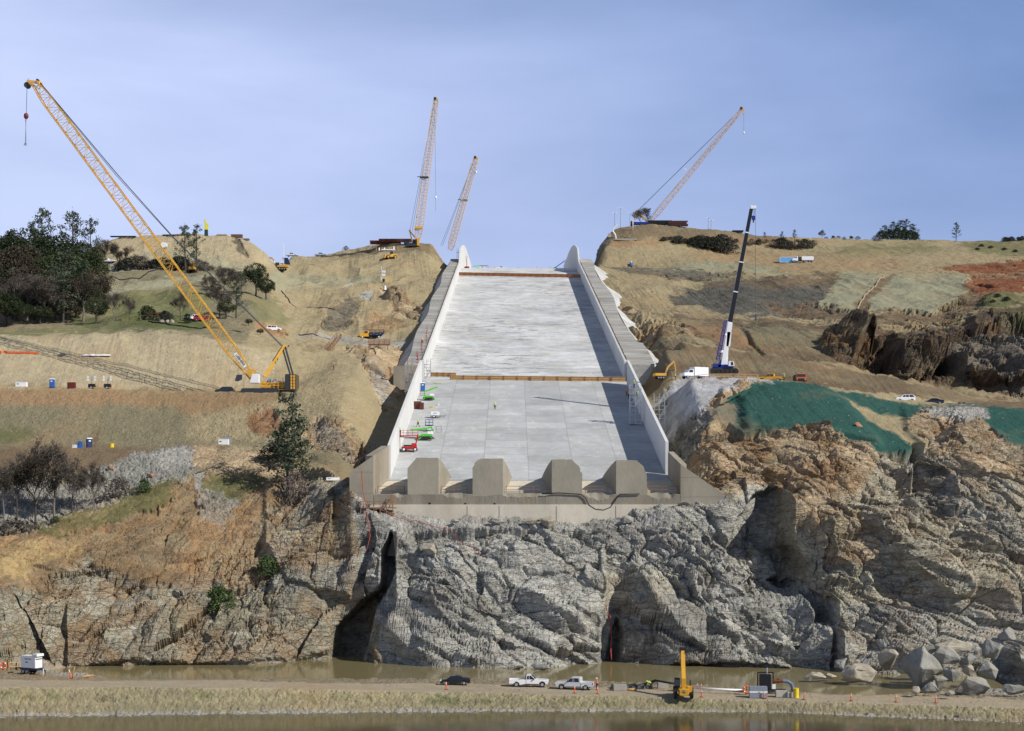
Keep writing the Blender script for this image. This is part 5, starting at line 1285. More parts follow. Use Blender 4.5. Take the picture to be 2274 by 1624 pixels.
m = MB(); m.tube([(-.9,-1.0,1.7),(-.9,-1.0,2.5)], .1, 8); m.build('exhaust', V_TRIM, th)

# --- excavators
def excavator(label, loc, rz, pose, sc=1.0, paint=CAT_Y, swing=0.0):
    t = thing('excavator', loc, rz, label, 'excavator', 'yellow excavators on the site', sc=sc)
    for s in (-1, 1):
        n = 14; pts = []
        for k in range(n):
            a = 2*math.pi*k/n; cx = 1.9 if math.cos(a) > 0 else -1.9; pts.append((cx + .5*math.cos(a), .5 + .5*math.sin(a)))
        m = MB(); m.prism(pts, s*1.25-.3, s*1.25+.3); o = m.build('crawler_track', V_TRIM, t)
        m = MB()
        for x in (-1.9, -1.0, 0, 1.0, 1.9): m.tube([(x, s*1.56, .45), (x, s*1.60, .45)], .26, 8)
        m.build('track_roller', C_GRAY, o)
    m = MB(); m.box((0,0,.75), (2.6,1.9,.5)); m.build('undercarriage', V_TRIM, t)
    def R(p): c, s = math.cos(swing), math.sin(swing); return Vector((p[0]*c-p[1]*s, p[0]*s+p[1]*c, p[2]))
    Mr = Matrix.Rotation(swing, 3, 'Z')
    m = MB(); m.box(R((-.9,0,1.55)), (4.0,2.7,1.0), M=Mr); m.build('engine_house', paint, t, bevel=.08)
    m = MB(); m.box(R((-2.95,0,1.5)), (.5,2.6,1.05), M=Mr); m.build('counterweight', paint, t, bevel=.12)
    m = MB(); m.box(R((.9,.85,1.95)), (1.5,.95,1.75), M=Mr, taper=.9); cb = m.build('cab', V_TRIM, t, bevel=.05)
    m = MB(); m.box(R((.95,.87,2.15)), (1.50,.98,1.0), M=Mr, taper=.94); m.build('cab_window', C_GLASS, cb)
    p = [R(q) for q in pose]
    m = MB(); m.bar(p[0], p[1], .42, .6); m.bar(p[1], p[2], .40, .5); m.build('boom', paint, t, bevel=.04)
    m = MB(); m.bar(p[2], p[3], .34, .42); m.build('stick', paint, t, bevel=.03)
    m = MB(); q = p[3]; d = R((1,0,0)); z = Vector((0,0,1)); y = R((0,1,0))
    prof = [(0,.1),(.15,-.7),(-.5,-1.1),(-1.0,-.6),(-.75,-.1)]
    m.add([q + d*a + z*b + y*.55 for a, b in prof] + [q + d*a + z*b - y*.55 for a, b in prof], [tuple(range(5)), tuple(reversed(range(5,10)))] + [(k,(k+1)%5,(k+1)%5+5,k+5) for k in range(5)])
    m.build('bucket', C_GRAY, t)
    m = MB()
    for s in (-.35, .35): m.tube([R((1.2,s,1.3)), (p[0]*.35+p[1]*.65)+y*s], .11, 6)
    m.tube([p[1]+z*.35, p[2]+z*.45], .10, 6); m.build('hydraulic_ram', C_GALV, t)
    return t
POS_REACH = [(1.0,0,1.7),(3.2,0,4.2),(5.4,0,4.0),(6.6,0,2.0)]
POS_UP = [(1.0,0,1.7),(2.6,0,4.6),(4.0,0,6.0),(4.8,0,2.8)]
excavator('large yellow excavator with arm stretched out at the foot of the flat topped mound', hit(622, 601, 560), math.pi, [(1.0,0,1.7),(3.0,0,4.6),(6.2,0,4.6),(7.4,0,2.2)], 1.15)
excavator('yellow excavator seen from the back beneath the tall pine', hit(428, 606, 540), math.radians(95), POS_UP, .95)
excavator('yellow excavator digging beside the head of the tall right wall', hit(1471, 843, 352), math.radians(12), [(1.0,0,1.7),(2.0,0,4.3),(4.4,0,6.4),(4.9,0,3.0)], .72)
# --- wheel loader below the skyline crane
def loader(label, loc, rz):
    t = thing('wheel_loader', loc, rz, label, 'wheel loader')
    m = MB(); m.prism([(-3.2,.9),(-3.2,2.1),(-.9,2.4),(-.3,2.2),(1.0,1.7),(1.6,1.0),(1.5,.8)], -.95, .95); m.build('body', CAT_Y, t, bevel=.08)
    m = MB(); m.box((-.5,0,2.8), (1.5,1.5,1.5), taper=.88); m.build('cab', V_TRIM, t, bevel=.06)
    m = MB(); m.box((-.5,0,2.95), (1.52,1.54,.9), taper=.92); m.build('cab_window', C_GLASS, t)
    m = MB(); 
    for s in (-.6,.6): m.bar((1.0,s,2.0),(2.8,s,1.0),.25,.4)
    m.build('lift_arm', CAT_Y, t)
    m = MB(); m.prism([(2.7,.3),(2.6,1.6),(3.0,1.7),(3.1,.8),(3.9,.25)], -1.5, 1.5); m.build('bucket', CAT_Y, t)
    for x in (-2.1, 1.4):
        for s in (-1, 1): wheel(t, x, s*1.15, .85, .6, CAT_Y, True)
    return t
loader('yellow wheel loader working on the terrace below the skyline crane', hit(867, 576, 690), math.radians(200))

# --- service truck with ladder rack
def flatbed(label, loc, rz):
    t = thing('service_truck', loc, rz, label, 'service truck'); w = 1.15
    m = MB(); m.prism([(4.0,.6),(4.05,1.25),(3.9,1.55),(2.7,1.75),(2.2,2.55),(1.0,2.6),(.95,.6)], -w, w); m.build('cab', V_YEL, t, bevel=.07)
    side_panels('side_window', t, C_GLASS, [[(2.55,1.72),(2.12,2.42),(1.3,2.42),(1.3,1.72)]], w)
    m = MB(); m.box((4.08,0,.85), (.15,2.2,.6)); m.build('front_bumper', V_TRIM, t)
    m = MB(); m.box((-1.6,0,1.5), (4.9,2.4,1.0)); m.build('service_body', V_NAVY, t, bevel=.04)
    m = MB()
    for k in range(5): m.box((.2-1.0*k,-1.215,1.65 if k%2 else 1.35), (.16,.03,.16)); m.box((.2-1.0*k,1.215,1.65 if k%2 else 1.35), (.16,.03,.16))
    m.build('latch', C_WHITE, t)
    m = MB()
    for s in (-1.1, 1.1):
        for x in (.7,-1.0,-2.6,-3.9): m.bar((x,s,2.0),(x,s,2.9),.07)
        m.bar((3.0,s,2.9),(-4.0,s,2.9),.08); m.bar((.7,s,2.4),(-4.0,s,2.4),.06)
    for x in (3.0,.7,-1.6,-4.0): m.bar((x,-1.1,2.9),(x,1.1,2.9),.07)
    m.build('ladder_rack', V_TRIM, t)
    m = MB(); m.box((-.2,0,.75), (8.0,1.0,.3)); m.build('chassis', V_TRIM, t)
    for x in (3.0, -2.4):
        for s in (-1, 1): wheel(t, x, s*.95, .5, .35, C_WHITE)
    return t
flatbed('yellow cab service truck with dark body and ladder rack on the gravel track', hit(826, 753, 480), math.pi)
# --- road tractor with tank and blue container
def semi(loc):
    t = thing('tanker_truck', loc, 0, 'white long nosed truck with white tank body on the upper right slope', 'truck')
    t.rotation_euler.z = math.pi
    m = MB(); m.prism([(5.0,.7),(5.0,1.7),(3.9,2.1),(3.6,2.9),(2.2,3.0),(2.1,.7)], -1.15, 1.15); m.build('cab', V_WHITE, t, bevel=.08)
    side_panels('side_window', t, C_GLASS, [[(3.7,2.1),(3.45,2.75),(2.7,2.75),(2.7,2.1)]], 1.15)
    m = MB(); m.box((-2.6,0,1.9), (6.0,2.4,2.0)); m.build('tank_body', V_WHITE, t, bevel=.15)
    m = MB(); m.box((1.2,0,1.8), (1.2,1.9,1.6)); m.tube([(1.9,.8,1.5),(1.9,.8,3.5)], .12, 8); m.build('pump_unit', V_TRIM, t)
    m = MB(); m.box((-.2,0,.85), (10.5,1.0,.3)); m.build('chassis', V_TRIM, t)
    for x in (4.0,-1.2,-3.6,-4.8):
        for s in (-1, 1): wheel(t, x, s*1.0, .52, .35)
    return t
semi(hit(1781, 583.5, 730))
def container(label, loc, rz, mt, L=6.1, H=2.6, Wd=2.4, ribs=22, nm='shipping_container'):
    t = thing(nm, loc, rz, label, 'container')
    m = MB(); m.box((0,0,H/2), (L,Wd,H-.02))
    m.build('shell', mt, t)
    m = MB()
    for k in range(ribs):
        x = -L/2 + .2 + (L-.4)*k/(ribs-1)
        for s in (-1, 1): m.box((x, s*(Wd/2+.03), H/2), (L/ribs*.45,.06,H-.3))
    m.build('rib', mt, t)['kind'] = 'stuff'
    m = MB()
    for x in (-L/2, L/2):
        for s in (-1, 1): m.box((x, s*Wd/2, H/2), (.16,.16,H+.02))
    for s in (-1, 1): m.box((0,s*Wd/2,H), (L,.16,.16)); m.box((0,s*Wd/2,.08), (L,.16,.16))
    m.build('frame', C_WHITE if mt is V_BLUE2 else mt, t); return t
V_BLUE2 = mat('container_blue', (.16,.42,.72), .5)
container('pale blue ribbed container standing behind the white tanker truck', hit(1752, 584, 738), 0, V_BLUE2, 9.5, 2.6, 2.4, 16)
# --- other pickups
grp = 'pickups parked about the site'
pickup('white crew cab pickup on the brow left of the brown hill', hit(712, 570, 700), math.radians(5), V_WHITE, True, grp)
pickup('white pickup with pale cab facing right by the solar panel mast', hit(648, 570, 690), math.radians(-5), V_WHITE, True, grp)
pickup('small white pickup just showing above the skyline right of the mound', hit(636, 566, 740), math.radians(5), V_WHITE, False, grp)
sedan('dark car half hidden by the skyline right of the mound', hit(617, 567, 735), 0, V_BLACK, True)
pickup('white pickup crossing the top of the chute', Vector(((1112-CX)*772/F, 772, fz(772))), 0, V_WHITE, False, grp)
pickup('white crew cab pickup parked among the trees beside a red car', hit(430, 713, 450), math.radians(215), V_WHITE, True, grp)
sedan('red car parked between trees beyond the crane boom', hit(447, 716, 450), math.radians(10), V_RED, True)
sedan('dark red car behind the low bushes', hit(333, 704, 450), math.radians(185), V_RED, True)
pickup('white pickup partly hidden by the grey pine trunks', hit(196, 685, 460), math.radians(160), V_WHITE, True, grp)
pickup('white pickup at the edge of the dark wood, only its back showing', hit(240, 585, 560), math.radians(175), V_WHITE, False, grp)
sedan('dark blue car parked on the bench beside the yellow crane', G(500, 373.5), math.radians(175), V_BLACK, True)
sedan('small white car at the end of the gravel track near the red spoil heap', hit(608, 750, 470), math.radians(10), V_WHITE, True)
def utility(label, loc, rz):
    t = thing('box_truck', loc, rz, label, 'truck')
    m = MB(); m.prism([(3.3,.6),(3.3,1.3),(2.2,1.5),(1.7,2.2),(.6,2.25),(.55,.6)], -1.05, 1.05); m.build('cab', V_WHITE, t, bevel=.08)
    side_panels('side_window', t, C_GLASS, [[(2.05,1.5),(1.65,2.1),(.9,2.1),(.9,1.5)]], 1.05)
    m = MB(); m.box((-1.4,0,1.75), (3.8,2.3,2.1)); m.build('box_body', V_WHITE, t, bevel=.04)
    for x in (2.2,-1.9):
        for s in (-1, 1): wheel(t, x, s*.85, .42)
    return t
utility('white box truck nosed up behind the left railing of the crane pad', G(1541, 356.5), math.radians(205))
pickup('orange yellow pickup parked behind the green mound', G(1711, 357.5), math.radians(165), V_YEL, True, grp)
t = thing('dump_truck', G(1776, 357), math.radians(268), 'orange fronted truck facing us behind the green mound', 'truck')
m = MB(); m.box((1.6,0,1.5), (1.6,2.3,1.7), taper=.95); m.build('cab', mat('truck_orange', (.65,.16,.03), .45), t, bevel=.1)
m = MB(); m.box((2.36,0,1.85), (.12,2.0,.65), taper=.95); m.build('windscreen', C_GLASS, t)
m = MB(); m.box((-.9,0,1.5), (3.4,2.5,1.3)); m.build('tipper_body', V_TRIM, t, bevel=.05)
m = MB(); m.box((2.42,0,.95), (.06,1.5,.5)); m.build('grille', V_TRIM, t)
for x in (1.7,-1.6):
    for s in (-1, 1): wheel(t, x, s*1.05, .5, .4)
sedan('white car roof showing beyond the green strip', G(2010, 352), math.radians(180), V_WHITE, True)
sedan('black car low on the dirt road beyond the green strip', G(2073, 352), math.radians(170), V_BLACK, False)
# ------------------------------------------------------------------ people
M_SKIN = mat('skin', (.42,.24,.16), .6, var=.05); M_LIME = mat('lime_vest', (.50,.72,.03), .7, var=.05); M_OVEST = mat('orange_vest', (.85,.14,.02), .7, var=.05)
M_JEAN = mat('dark_trousers', (.03,.035,.055), .9); M_HATW = mat('hard_hat_white', (.82,.82,.80), .3, var=0); M_BOOT = mat('boots', (.03,.02,.015), .8)
def skin_mesh(name, mt, parent, chains, smooth=True):
    """chains: list of lists of (x,y,z,r); first point of a chain may repeat an earlier point to branch from it"""
    me = bpy.data.meshes.new(name); vs = []; es = []; rsd = []; key = {}
    for ch in chains:
        prev = None
        for x, y, z, r in ch:
            k = (round(x,4), round(y,4), round(z,4))
            if k not in key: key[k] = len(vs); vs.append((x,y,z)); rsd.append(r)
            i = key[k]
            if prev is not None and prev != i: es.append((prev, i))
            prev = i
    me.from_pydata(vs, es, []); o = bpy.data.objects.new(name, me); COL.objects.link(o)
    mod = o.modifiers.new('skin', 'SKIN'); mod.use_smooth_shade = smooth
    for k, v in enumerate(me.skin_vertices[0].data): v.radius = (rsd[k], rsd[k]); v.use_root = (k == 0)
    sb = o.modifiers.new('sub', 'SUBSURF'); sb.levels = 1; sb.render_levels = 1
    dg = bpy.context.evaluated_depsgraph_get(); dg.update()
    m2 = bpy.data.meshes.new_from_object(o.evaluated_get(dg)); bpy.data.objects.remove(o); bpy.data.meshes.remove(me)
    m2.name = name; m2.materials.clear(); m2.materials.append(mt)
    r = bpy.data.objects.new(name, m2); COL.objects.link(r); r.parent = parent
    return r
def person(label, loc, rz, vest, pose='stand', group=None, sc=1.0, hat=M_HATW):
    t = thing('person', loc, rz, label, 'worker', group, sc=sc)
    # faces +x
    if pose == 'bend':
        hip = (0,0,.92); chest = (.38,0,1.12); neck = (.50,0,1.14); head = (.62,0,1.12)
        hands = [(.62,-.18,.55), (.66,.2,.6)]; elb = [(.50,-.24,.85), (.52,.24,.86)]
        feet = [(.10,-.14,.05), (-.22,.14,.05)]; knee = [(.08,-.13,.50), (-.05,.13,.50)]
    elif pose == 'walk':
        hip = (0,0,.94); chest = (.04,0,1.30); neck = (.05,0,1.50); head = (.08,0,1.62)
        hands = [(.28,-.24,.86), (-.2,.26,.84)]; elb = [(.06,-.28,1.10), (-.1,.28,1.12)]; feet = [(.32,-.1,.05), (-.34,.1,.07)]; knee = [(.20,-.1,.50), (-.08,.1,.50)]
    elif pose == 'reach':
        hip = (0,0,.94); chest = (.03,0,1.30); neck = (.04,0,1.50); head = (.08,0,1.62)
        hands = [(.55,-.16,1.12), (.5,.2,1.15)]; elb = [(.22,-.26,1.12), (.2,.28,1.14)]; feet = [(.05,-.14,.05), (-.1,.15,.05)]; knee = [(.04,-.12,.50), (.0,.13,.50)]
    else:
        hip = (0,0,.94); chest = (.0,0,1.30); neck = (.0,0,1.50); head = (.03,0,1.62)
        hands = [(.12,-.27,.82), (.14,.27,.84)]; elb = [(.0,-.30,1.10), (.0,.30,1.10)]; feet = [(.03,-.15,.05), (.0,.16,.05)]; knee = [(.02,-.13,.50), (.02,.14,.50)]
    def lerp(a, b, t_): return tuple(a[i]+(b[i]-a[i])*t_ for i in range(3))
    ch = [[(*hip,.14),(*lerp(hip,chest,.5),.13),(*chest,.15),(*neck,.062),(*head,.095),(head[0],head[1],head[2]+.12,.08)]]
    for k, s in ((0,-1),(1,1)):
        sh = (chest[0], chest[1]+s*.19, chest[2]+.10); hp = (hip[0], s*.09, hip[2]-.06)
        hd = hands[k]; d = Vector(hd)-Vector(elb[k]); d.normalize(); palm = tuple(Vector(hd)+d*.05)
        ch.append([(*chest,.15),(*sh,.065),(*elb[k],.045),(*hd,.03),(*palm,.036)])
        for f in range(4):
            off = Vector((0,1,0))*(f-1.5)*.018; q = Vector(palm)+d*.05+off; ch.append([(*palm,.036),(*q,.011),(*(q+d*(.03+.008*(f in (1,2)))+Vector((.01,0,-.01))),.009)])
        q = Vector(palm)+Vector((.03,0,.0))+d*.0; ch.append([(*palm,.036),(*(q+Vector((.015,0,-.01))),.012),(*(q+d*.03+Vector((.02,0,-.01))),.010)])
        ch.append([(*hip,.14),(*hp,.10),(*knee[k],.062),(*feet[k],.045),(feet[k][0]+.14,feet[k][1],.045,.04)])
    skin_mesh('body', M_SKIN, t, ch)
    fc = MB(); hx = head
    fc.box((hx[0]+.10,0,hx[2]+.005), (.035,.026,.04)); fc.box((hx[0]+.088,-.034,hx[2]+.03), (.02,.02,.012)); fc.box((hx[0]+.088,.034,hx[2]+.03), (.02,.02,.012)); fc.box((hx[0]+.088,0,hx[2]-.045), (.02,.045,.01))
    fc.build('face', mat('face_features', (.22,.10,.07), .6), t)
    sl_c = []
    for k, s in ((0,-1),(1,1)):
        sh = (chest[0], chest[1]+s*.19, chest[2]+.10); sl_c.append([(*chest,.175),(*sh,.085),(*elb[k],.06),(*lerp(elb[k],hands[k],.8),.046)])
    skin_mesh('jacket', vest, t, [[(*lerp(hip,chest,-.02),.16),(*lerp(hip,chest,.5),.155),(*chest,.175),(*lerp(chest,neck,.6),.11)]] + sl_c)
    st = MB(); 
    a = lerp(hip,chest,.35); st.tube([lerp(hip,chest,.30), lerp(hip,chest,.40)], .178, 10); st.build('reflective_band', mat('reflective', (.75,.75,.70), .4), t)
    skin_mesh('trousers', M_JEAN, t, [[(*hip,.155),(*(0+hip[0],-.09,hip[2]-.06),.115),(*knee[0],.082),(*lerp(knee[0],feet[0],.85),.065)],[(*hip,.155),(*(0+hip[0],.09,hip[2]-.06),.115),(*knee[1],.082),(*lerp(knee[1],feet[1],.85),.065)]])
    for k in range(2):
        m = MB(); m.box((feet[k][0]+.06,feet[k][1],.05), (.28,.11,.10)); m.build('boot', M_BOOT, t, bevel=.02)
    m = MB(); m.ball((head[0],head[1],head[2]+.09), .135, 12, 8, (1.08,.95,.78)); m.tube([(head[0]+.03,0,head[2]+.075),(head[0]+.03,0,head[2]+.09)], .165, 12); m.build('hard_hat', hat, t, True)
    return t
def chute_pt(px, py):
    lo, hi = 298, 795
    for _ in range(40):
        mid = (lo+hi)/2
        if HY - fz(mid)*F/mid > py: lo = mid
        else: hi = mid
    return Vector(((px-CX)*lo/F, lo, fz(lo)))
person('worker in orange jacket leaning on the tailgate of the silver pickup', on_road(1326, -1.0), math.pi, M_OVEST, 'reach')
person('worker in lime jacket bending over a black hose by the pool', G(1446, 229.0), math.pi*.98, M_LIME, 'bend')
person('worker in lime vest standing alone in the middle of the lower chute', chute_pt(1099,909.5), math.radians(80), M_LIME)
person('worker in lime vest walking on the chute near the left wall', chute_pt(928.5,948), math.radians(200), M_LIME, 'walk')
person('worker in lime jacket beside the blue toilet on the chute', chute_pt(926,875), math.radians(160), M_LIME, 'reach')
person('worker in orange vest standing in the wall shadow', chute_pt(1391.5,880), math.radians(250), M_OVEST)
person('worker in lime vest standing next to the orange vested one', chute_pt(1396.5,884), math.radians(100), M_LIME)
person('worker with orange vest tied low standing on the left knoll', hit(741, 821, 380), math.radians(10), M_OVEST, 'stand')
person('worker in lime jacket behind the black silt fence by the gravel track', hit(757, 750, 480), math.radians(90), M_LIME)
person('worker in orange vest halfway along the crane walkway', LC(612.5,864.5,-1.35)+c1.location, math.radians(180), M_OVEST, sc=.98)
person('second worker in orange vest on the crane walkway, facing right', LC(619.5,864.5,-1.35)+c1.location, math.radians(20), M_OVEST, sc=.98)
person('worker in lime vest behind the excavator, looking at its bucket', hit(1500, 845, 350), math.radians(170), M_LIME)
person('worker in orange and lime behind the crest of the green mound', G(1741, 354), math.radians(200), M_LIME)
person('worker in orange on the small terrace by the hilltop culvert', hit(1387, 531, 760), math.radians(0), M_OVEST)
person('worker in white helmet and lime on the small terrace by the hilltop culvert', hit(1397, 532, 760), math.radians(180), M_LIME)
person('worker in lime vest standing at the crest of the chute', Vector(((1151.5-CX)*771/F, 771, fz(771))), math.radians(90), M_LIME)
person('worker in yellow standing on the left backfill among barrier posts', Vector(((938-CX)*447/F, 447, bermz(447))), math.radians(90), mat('yellow_jacket', (.80,.50,.03), .7))
# ------------------------------------------------------------------ trees and bushes
def leafmat(name, rgb, tr=.25):
    m = bpy.data.materials.new(name); nt, N, L = nodes_of(m); b = N['Principled BSDF']
    g = N.new('ShaderNodeNewGeometry'); r = N.new('ShaderNodeMapRange'); L.new(g.outputs['Random Per Island'], r.inputs['Value'])
    r.inputs['To Min'].default_value = .55; r.inputs['To Max'].default_value = 1.5
    v = N.new('ShaderNodeVectorMath'); v.operation = 'SCALE'; v.inputs[0].default_value = rgb; L.new(r.outputs['Result'], v.inputs['Scale']); L.new(v.outputs['Vector'], b.inputs['Base Color'])
    b.inputs['Roughness'].default_value = .8; b.inputs['Specular IOR Level'].default_value = .15
    return m
LM = dict(pine=leafmat('grey_pine_needles', (.075,.095,.058)), pined=leafmat('dark_pine_needles', (.045,.065,.035)), oak=leafmat('oak_leaves', (.034,.046,.020)), oakg=leafmat('live_oak_leaves', (.06,.075,.035)),
          brown=leafmat('bare_twigs', (.092,.078,.062)), russet=leafmat('russet_leaves', (.062,.050,.034)), bush=leafmat('scrub_leaves', (.055,.062,.043)), green=leafmat('green_scrub_leaves', (.075,.11,.04)), pinkish=leafmat('pinkish_twigs', (.17,.135,.115)))
M_BARK = mat('bark', (.075,.06,.048), .95, var=.3, scale=3); M_BARKL = mat('pale_bark', (.20,.17,.14), .95, var=.3, scale=3)
def quads(m_v, m_f, C_, size, rnd, flat=.0, elong=1.0):
    n = len(C_); a = rnd.normal(size=(n,3)); a /= np.linalg.norm(a, axis=1)[:,None]; b = np.cross(a, rnd.normal(size=(n,3))); b /= np.linalg.norm(b, axis=1)[:,None]
    s = size*(.6+.8*rnd.rand(n))[:,None]; a = a*s*elong; b = b*s
    o = len(m_v); V = np.stack([C_-a-b*.3, C_-a*.1+b, C_+a+b*.2, C_+a*.1-b], 1).reshape(-1,3)
    m_v.extend(map(tuple, V)); m_f.extend([(o+4*k, o+4*k+1, o+4*k+2, o+4*k+3) for k in range(n)])
def tree_meshes(kind, seed):
    """unit height tree: returns (crown data, trunk MB); scaled later"""
    rnd = np.random.RandomState(seed); R = random.Random(seed); tv, tf = [], []; tk = MB()
    def limb(p, d, L, r, depth, spread, up, tips):
        p = Vector(p); pts = [p]; dd = Vector(d)
        for k in range(3):
            dd = (dd + Vector((R.uniform(-1,1),R.uniform(-1,1),R.uniform(-.5,1)*up))*.25).normalized(); p = p + dd*L/3; pts.append(p)
        tk.tube(pts, [r, r*.85, r*.7, r*.5], 5 if r > .01 else 3, caps=False)
        tips.append((p, depth, dd)); tips.append((pts[2], depth, dd))
        if depth > 0:
            for k in range(3 if depth > 1 else 2+R.randint(0,1)):
                a = R.uniform(0, 6.28); s = spread
                nd_ = (dd + Vector((math.cos(a)*s, math.sin(a)*s, R.uniform(-.1,.5)))).normalized()
                limb(pts[R.choice((2,3))], nd_, L*R.uniform(.55,.8), r*.55, depth-1, spread, up, tips)
    tips = []
    if kind in ('pine', 'pine2'):
        ln = .03*R.uniform(-1,1); tk.tube([(0,0,-.03),(ln,.01,.4),(ln*1.6,0,.75),(ln*1.2,0,.97)], [.022,.016,.009,.003], 6)
        nb = 30
        for k in range(nb):
            z = .22 + .74*(k/nb)**.9; a = R.uniform(0, 6.28); t = (z-.22)/.76
            L = (.30*(1-t)**.75 + .045)*R.uniform(.55,1.15) if kind == 'pine' else (.22*math.sin(min(1, .3+t)*math.pi*.85)+.05)*R.uniform(.5,1.2)
            d = Vector((math.cos(a), math.sin(a), R.uniform(.15,.7))).normalized(); p0 = Vector((ln, 0, z)); p1 = p0 + d*L; tk.bar(p0, p1, .006)
            for q in range(3):
                c = p0 + (p1-p0)*(.55+.22*q); n = 16 if q else 9
                quads(tv, tf, np.array(c)+rnd.normal(size=(n,3))*np.array([.026,.026,.018])*(1.25-.3*t), .0095, rnd, elong=1.6)
            tips.append(p1)
        quads(tv, tf, np.array([ln*1.2,0,.95])+rnd.normal(size=(40,3))*np.array([.018,.018,.03]), .009, rnd, elong=1.6)
    elif kind == 'oak':
        tk.tube([(0,0,-.04),(.02,0,.15),(.0,.01,.32)], [.04,.032,.025], 7)
        for k in range(7):
            a = k*.9+R.uniform(-.3,.3); limb((0,0,.25+.03*k), Vector((math.cos(a),math.sin(a),R.uniform(.4,1.1))), .26, .016, 2, .8, .6, tips)
        for p, dep, dd in tips:
            n = 26; quads(tv, tf, np.array(p)+rnd.normal(size=(n,3))*np.array([.055,.055,.042]), .013, rnd)
        for k in range(900):
            a = R.uniform(0,6.28); z = R.uniform(-.6,1); rr = math.sqrt(max(0,1-z*z))*R.uniform(.82,1.0)
            if vnoise(np.array([[math.cos(a)*rr*2.2+seed, math.sin(a)*rr*2.2, z*2.2]]), 9)[0] < -.12: continue
            c = np.array([math.cos(a)*rr*.46, math.sin(a)*rr*.46, .60+z*.36]); quads(tv, tf, c+rnd.normal(size=(5,3))*.022, .014, rnd)
    elif kind == 'bare':
        tk.tube([(0,0,-.03),(.01,.0,.2),(-.01,.01,.4)], [.022,.017,.013], 6)
        for k in range(8):
            a = k*.85+R.uniform(-.4,.4); limb((0,0,.28+.05*k*.6), Vector((math.cos(a),math.sin(a),R.uniform(.5,1.4))), .26, .009, 3, .75, .7, tips)
        for p, dep, dd in tips:
            n = 9; quads(tv, tf, np.array(p)+rnd.normal(size=(n,3))*.030, .0045, rnd, elong=5.0)
    elif kind in ('bush', 'twiggy'):
        for k in range(9):
            a = k*.7; limb((R.uniform(-.15,.15),R.uniform(-.15,.15),-.05), Vector((math.cos(a)*.7,math.sin(a)*.7,1)), .45, .02, 1, .7, .6, tips)
        for k in range(420 if kind == 'bush' else 200):
            a = R.uniform(0,6.28); z = R.uniform(0,1); rr = math.sqrt(max(0,1-z*z))*R.uniform(.3,1.0)
            if vnoise(np.array([[math.cos(a)*rr*2.5+seed, math.sin(a)*rr*2.5, z*2.5]]), 9)[0] < -.2: continue
            quads(tv, tf, np.array([math.cos(a)*rr*.62, math.sin(a)*rr*.62, z*.85+.05])+rnd.normal(size=(6,3))*.05, .032 if kind == 'bush' else .012, rnd, elong=1 if kind == 'bush' else 5)
    return tv, tf, tk
PROTO = {}
def make_tree(name, kind, leaf, bark, seed):
    key = (kind, leaf, seed)
    if key in PROTO: return PROTO[key]
    tv, tf, tk = tree_meshes(kind, seed)
    me_c = bpy.data.meshes.new('crown'); me_c.from_pydata(tv, [], tf); me_c.materials.append(LM[leaf])
    me_t = bpy.data.meshes.new('trunk'); me_t.from_pydata(tk.v, [], tk.f); me_t.materials.append(bark)
    PROTO[key] = (me_c, me_t); return PROTO[key]
def tree(kind, leaf, px, base_py, top_py, label, group=None, wid=1.0, seed=1, Y=None, y0=300, name=None, rz=None, base=None):
    if base is None: base = G(px, Y) if Y else hit(px, base_py, y0)
    H = (HY - top_py)*base.y/F - base.z
    nm = name or {'pine':'pine_tree','pine2':'pine_tree','oak':'oak_tree','bare':'bare_tree','bush':'shrub','twiggy':'shrub'}[kind]
    mc, mt = make_tree(nm, kind, leaf, M_BARKL if kind == 'bare' and seed % 2 else M_BARK, seed)
    t = thing(nm, base, random.uniform(0, 6.28) if rz is None else rz, label, 'shrub' if 'shrub' in nm else 'tree', group)
    t.scale = (H*wid, H*wid, H)
    for n_, me_ in (('crown' if 'shrub' not in nm else 'foliage', mc), ('trunk' if 'shrub' not in nm else 'stem', mt)):
        o = bpy.data.objects.new(n_, me_); COL.objects.link(o); o.parent = t
    return t
random.seed(21)
g = 'trees of the dark wood on the left hillside'
# the wood at the left: back row to front
tree('pine','pine',97,620,462,'tall grey pine rising highest out of the dark wood',g,.85,1,Y=560)
tree('pine','pine',165,620,468,'second tall grey pine, just right of the highest one',g,.9,2,Y=556)
tree('pine2','pine',199,610,486,'slim grey pine at the right shoulder of the wood',g,.7,3,Y=556)
tree('pine2','pine',73,600,494,'pine tip poking above the round oaks at the left',g,.7,4,Y=570)
tree('oak','oak',62,620,506,'broad dark oak forming the left top of the wood',g,1.15,1,Y=540)
tree('oak','oak',24,630,522,'dark oak at the left end of the wood top',g,1.0,2,Y=545)
tree('oak','oak',118,640,523,'round dark oak below the highest pine',g,1.1,3,Y=530)
tree('oak','oak',172,640,535,'dark oak between the two tall pines',g,1.0,1,Y=530)
tree('oak','russet',50,680,545,'russet tinged oak on the left of the wood',g,1.05,2,Y=505)
tree('oak','russet',8,690,556,'russet oak cut by the left edge of the picture',g,1.1,3,Y=508)
tree('oak','oak',95,690,570,'dark oak in the heart of the wood',g,1.0,1,Y=500)
tree('oak','oakg',205,650,556,'oak at the right edge of the wood above the pipe',g,1.0,2,Y=540)
tree('pine2','pine',150,700,556,'grey pine with bare lower trunk in mid wood',g,1.1,5,Y=490)
tree('pine2','pine',118,720,590,'thin grey pine leaning in mid wood',g,1.0,6,Y=480)
tree('pine2','pined',182,720,580,'darker pine at right of mid wood',g,1.2,7,Y=485)
tree('bare','brown',60,738,610,'leafless brown oak in the front of the wood',g,1.2,1,Y=455)
tree('bare','brown',28,738,600,'leafless oak near the left edge of the wood',g,1.3,2,Y=462)
tree('bare','russet',185,735,610,'rust coloured bare oak at the front right of the wood',g,1.2,3,Y=458)
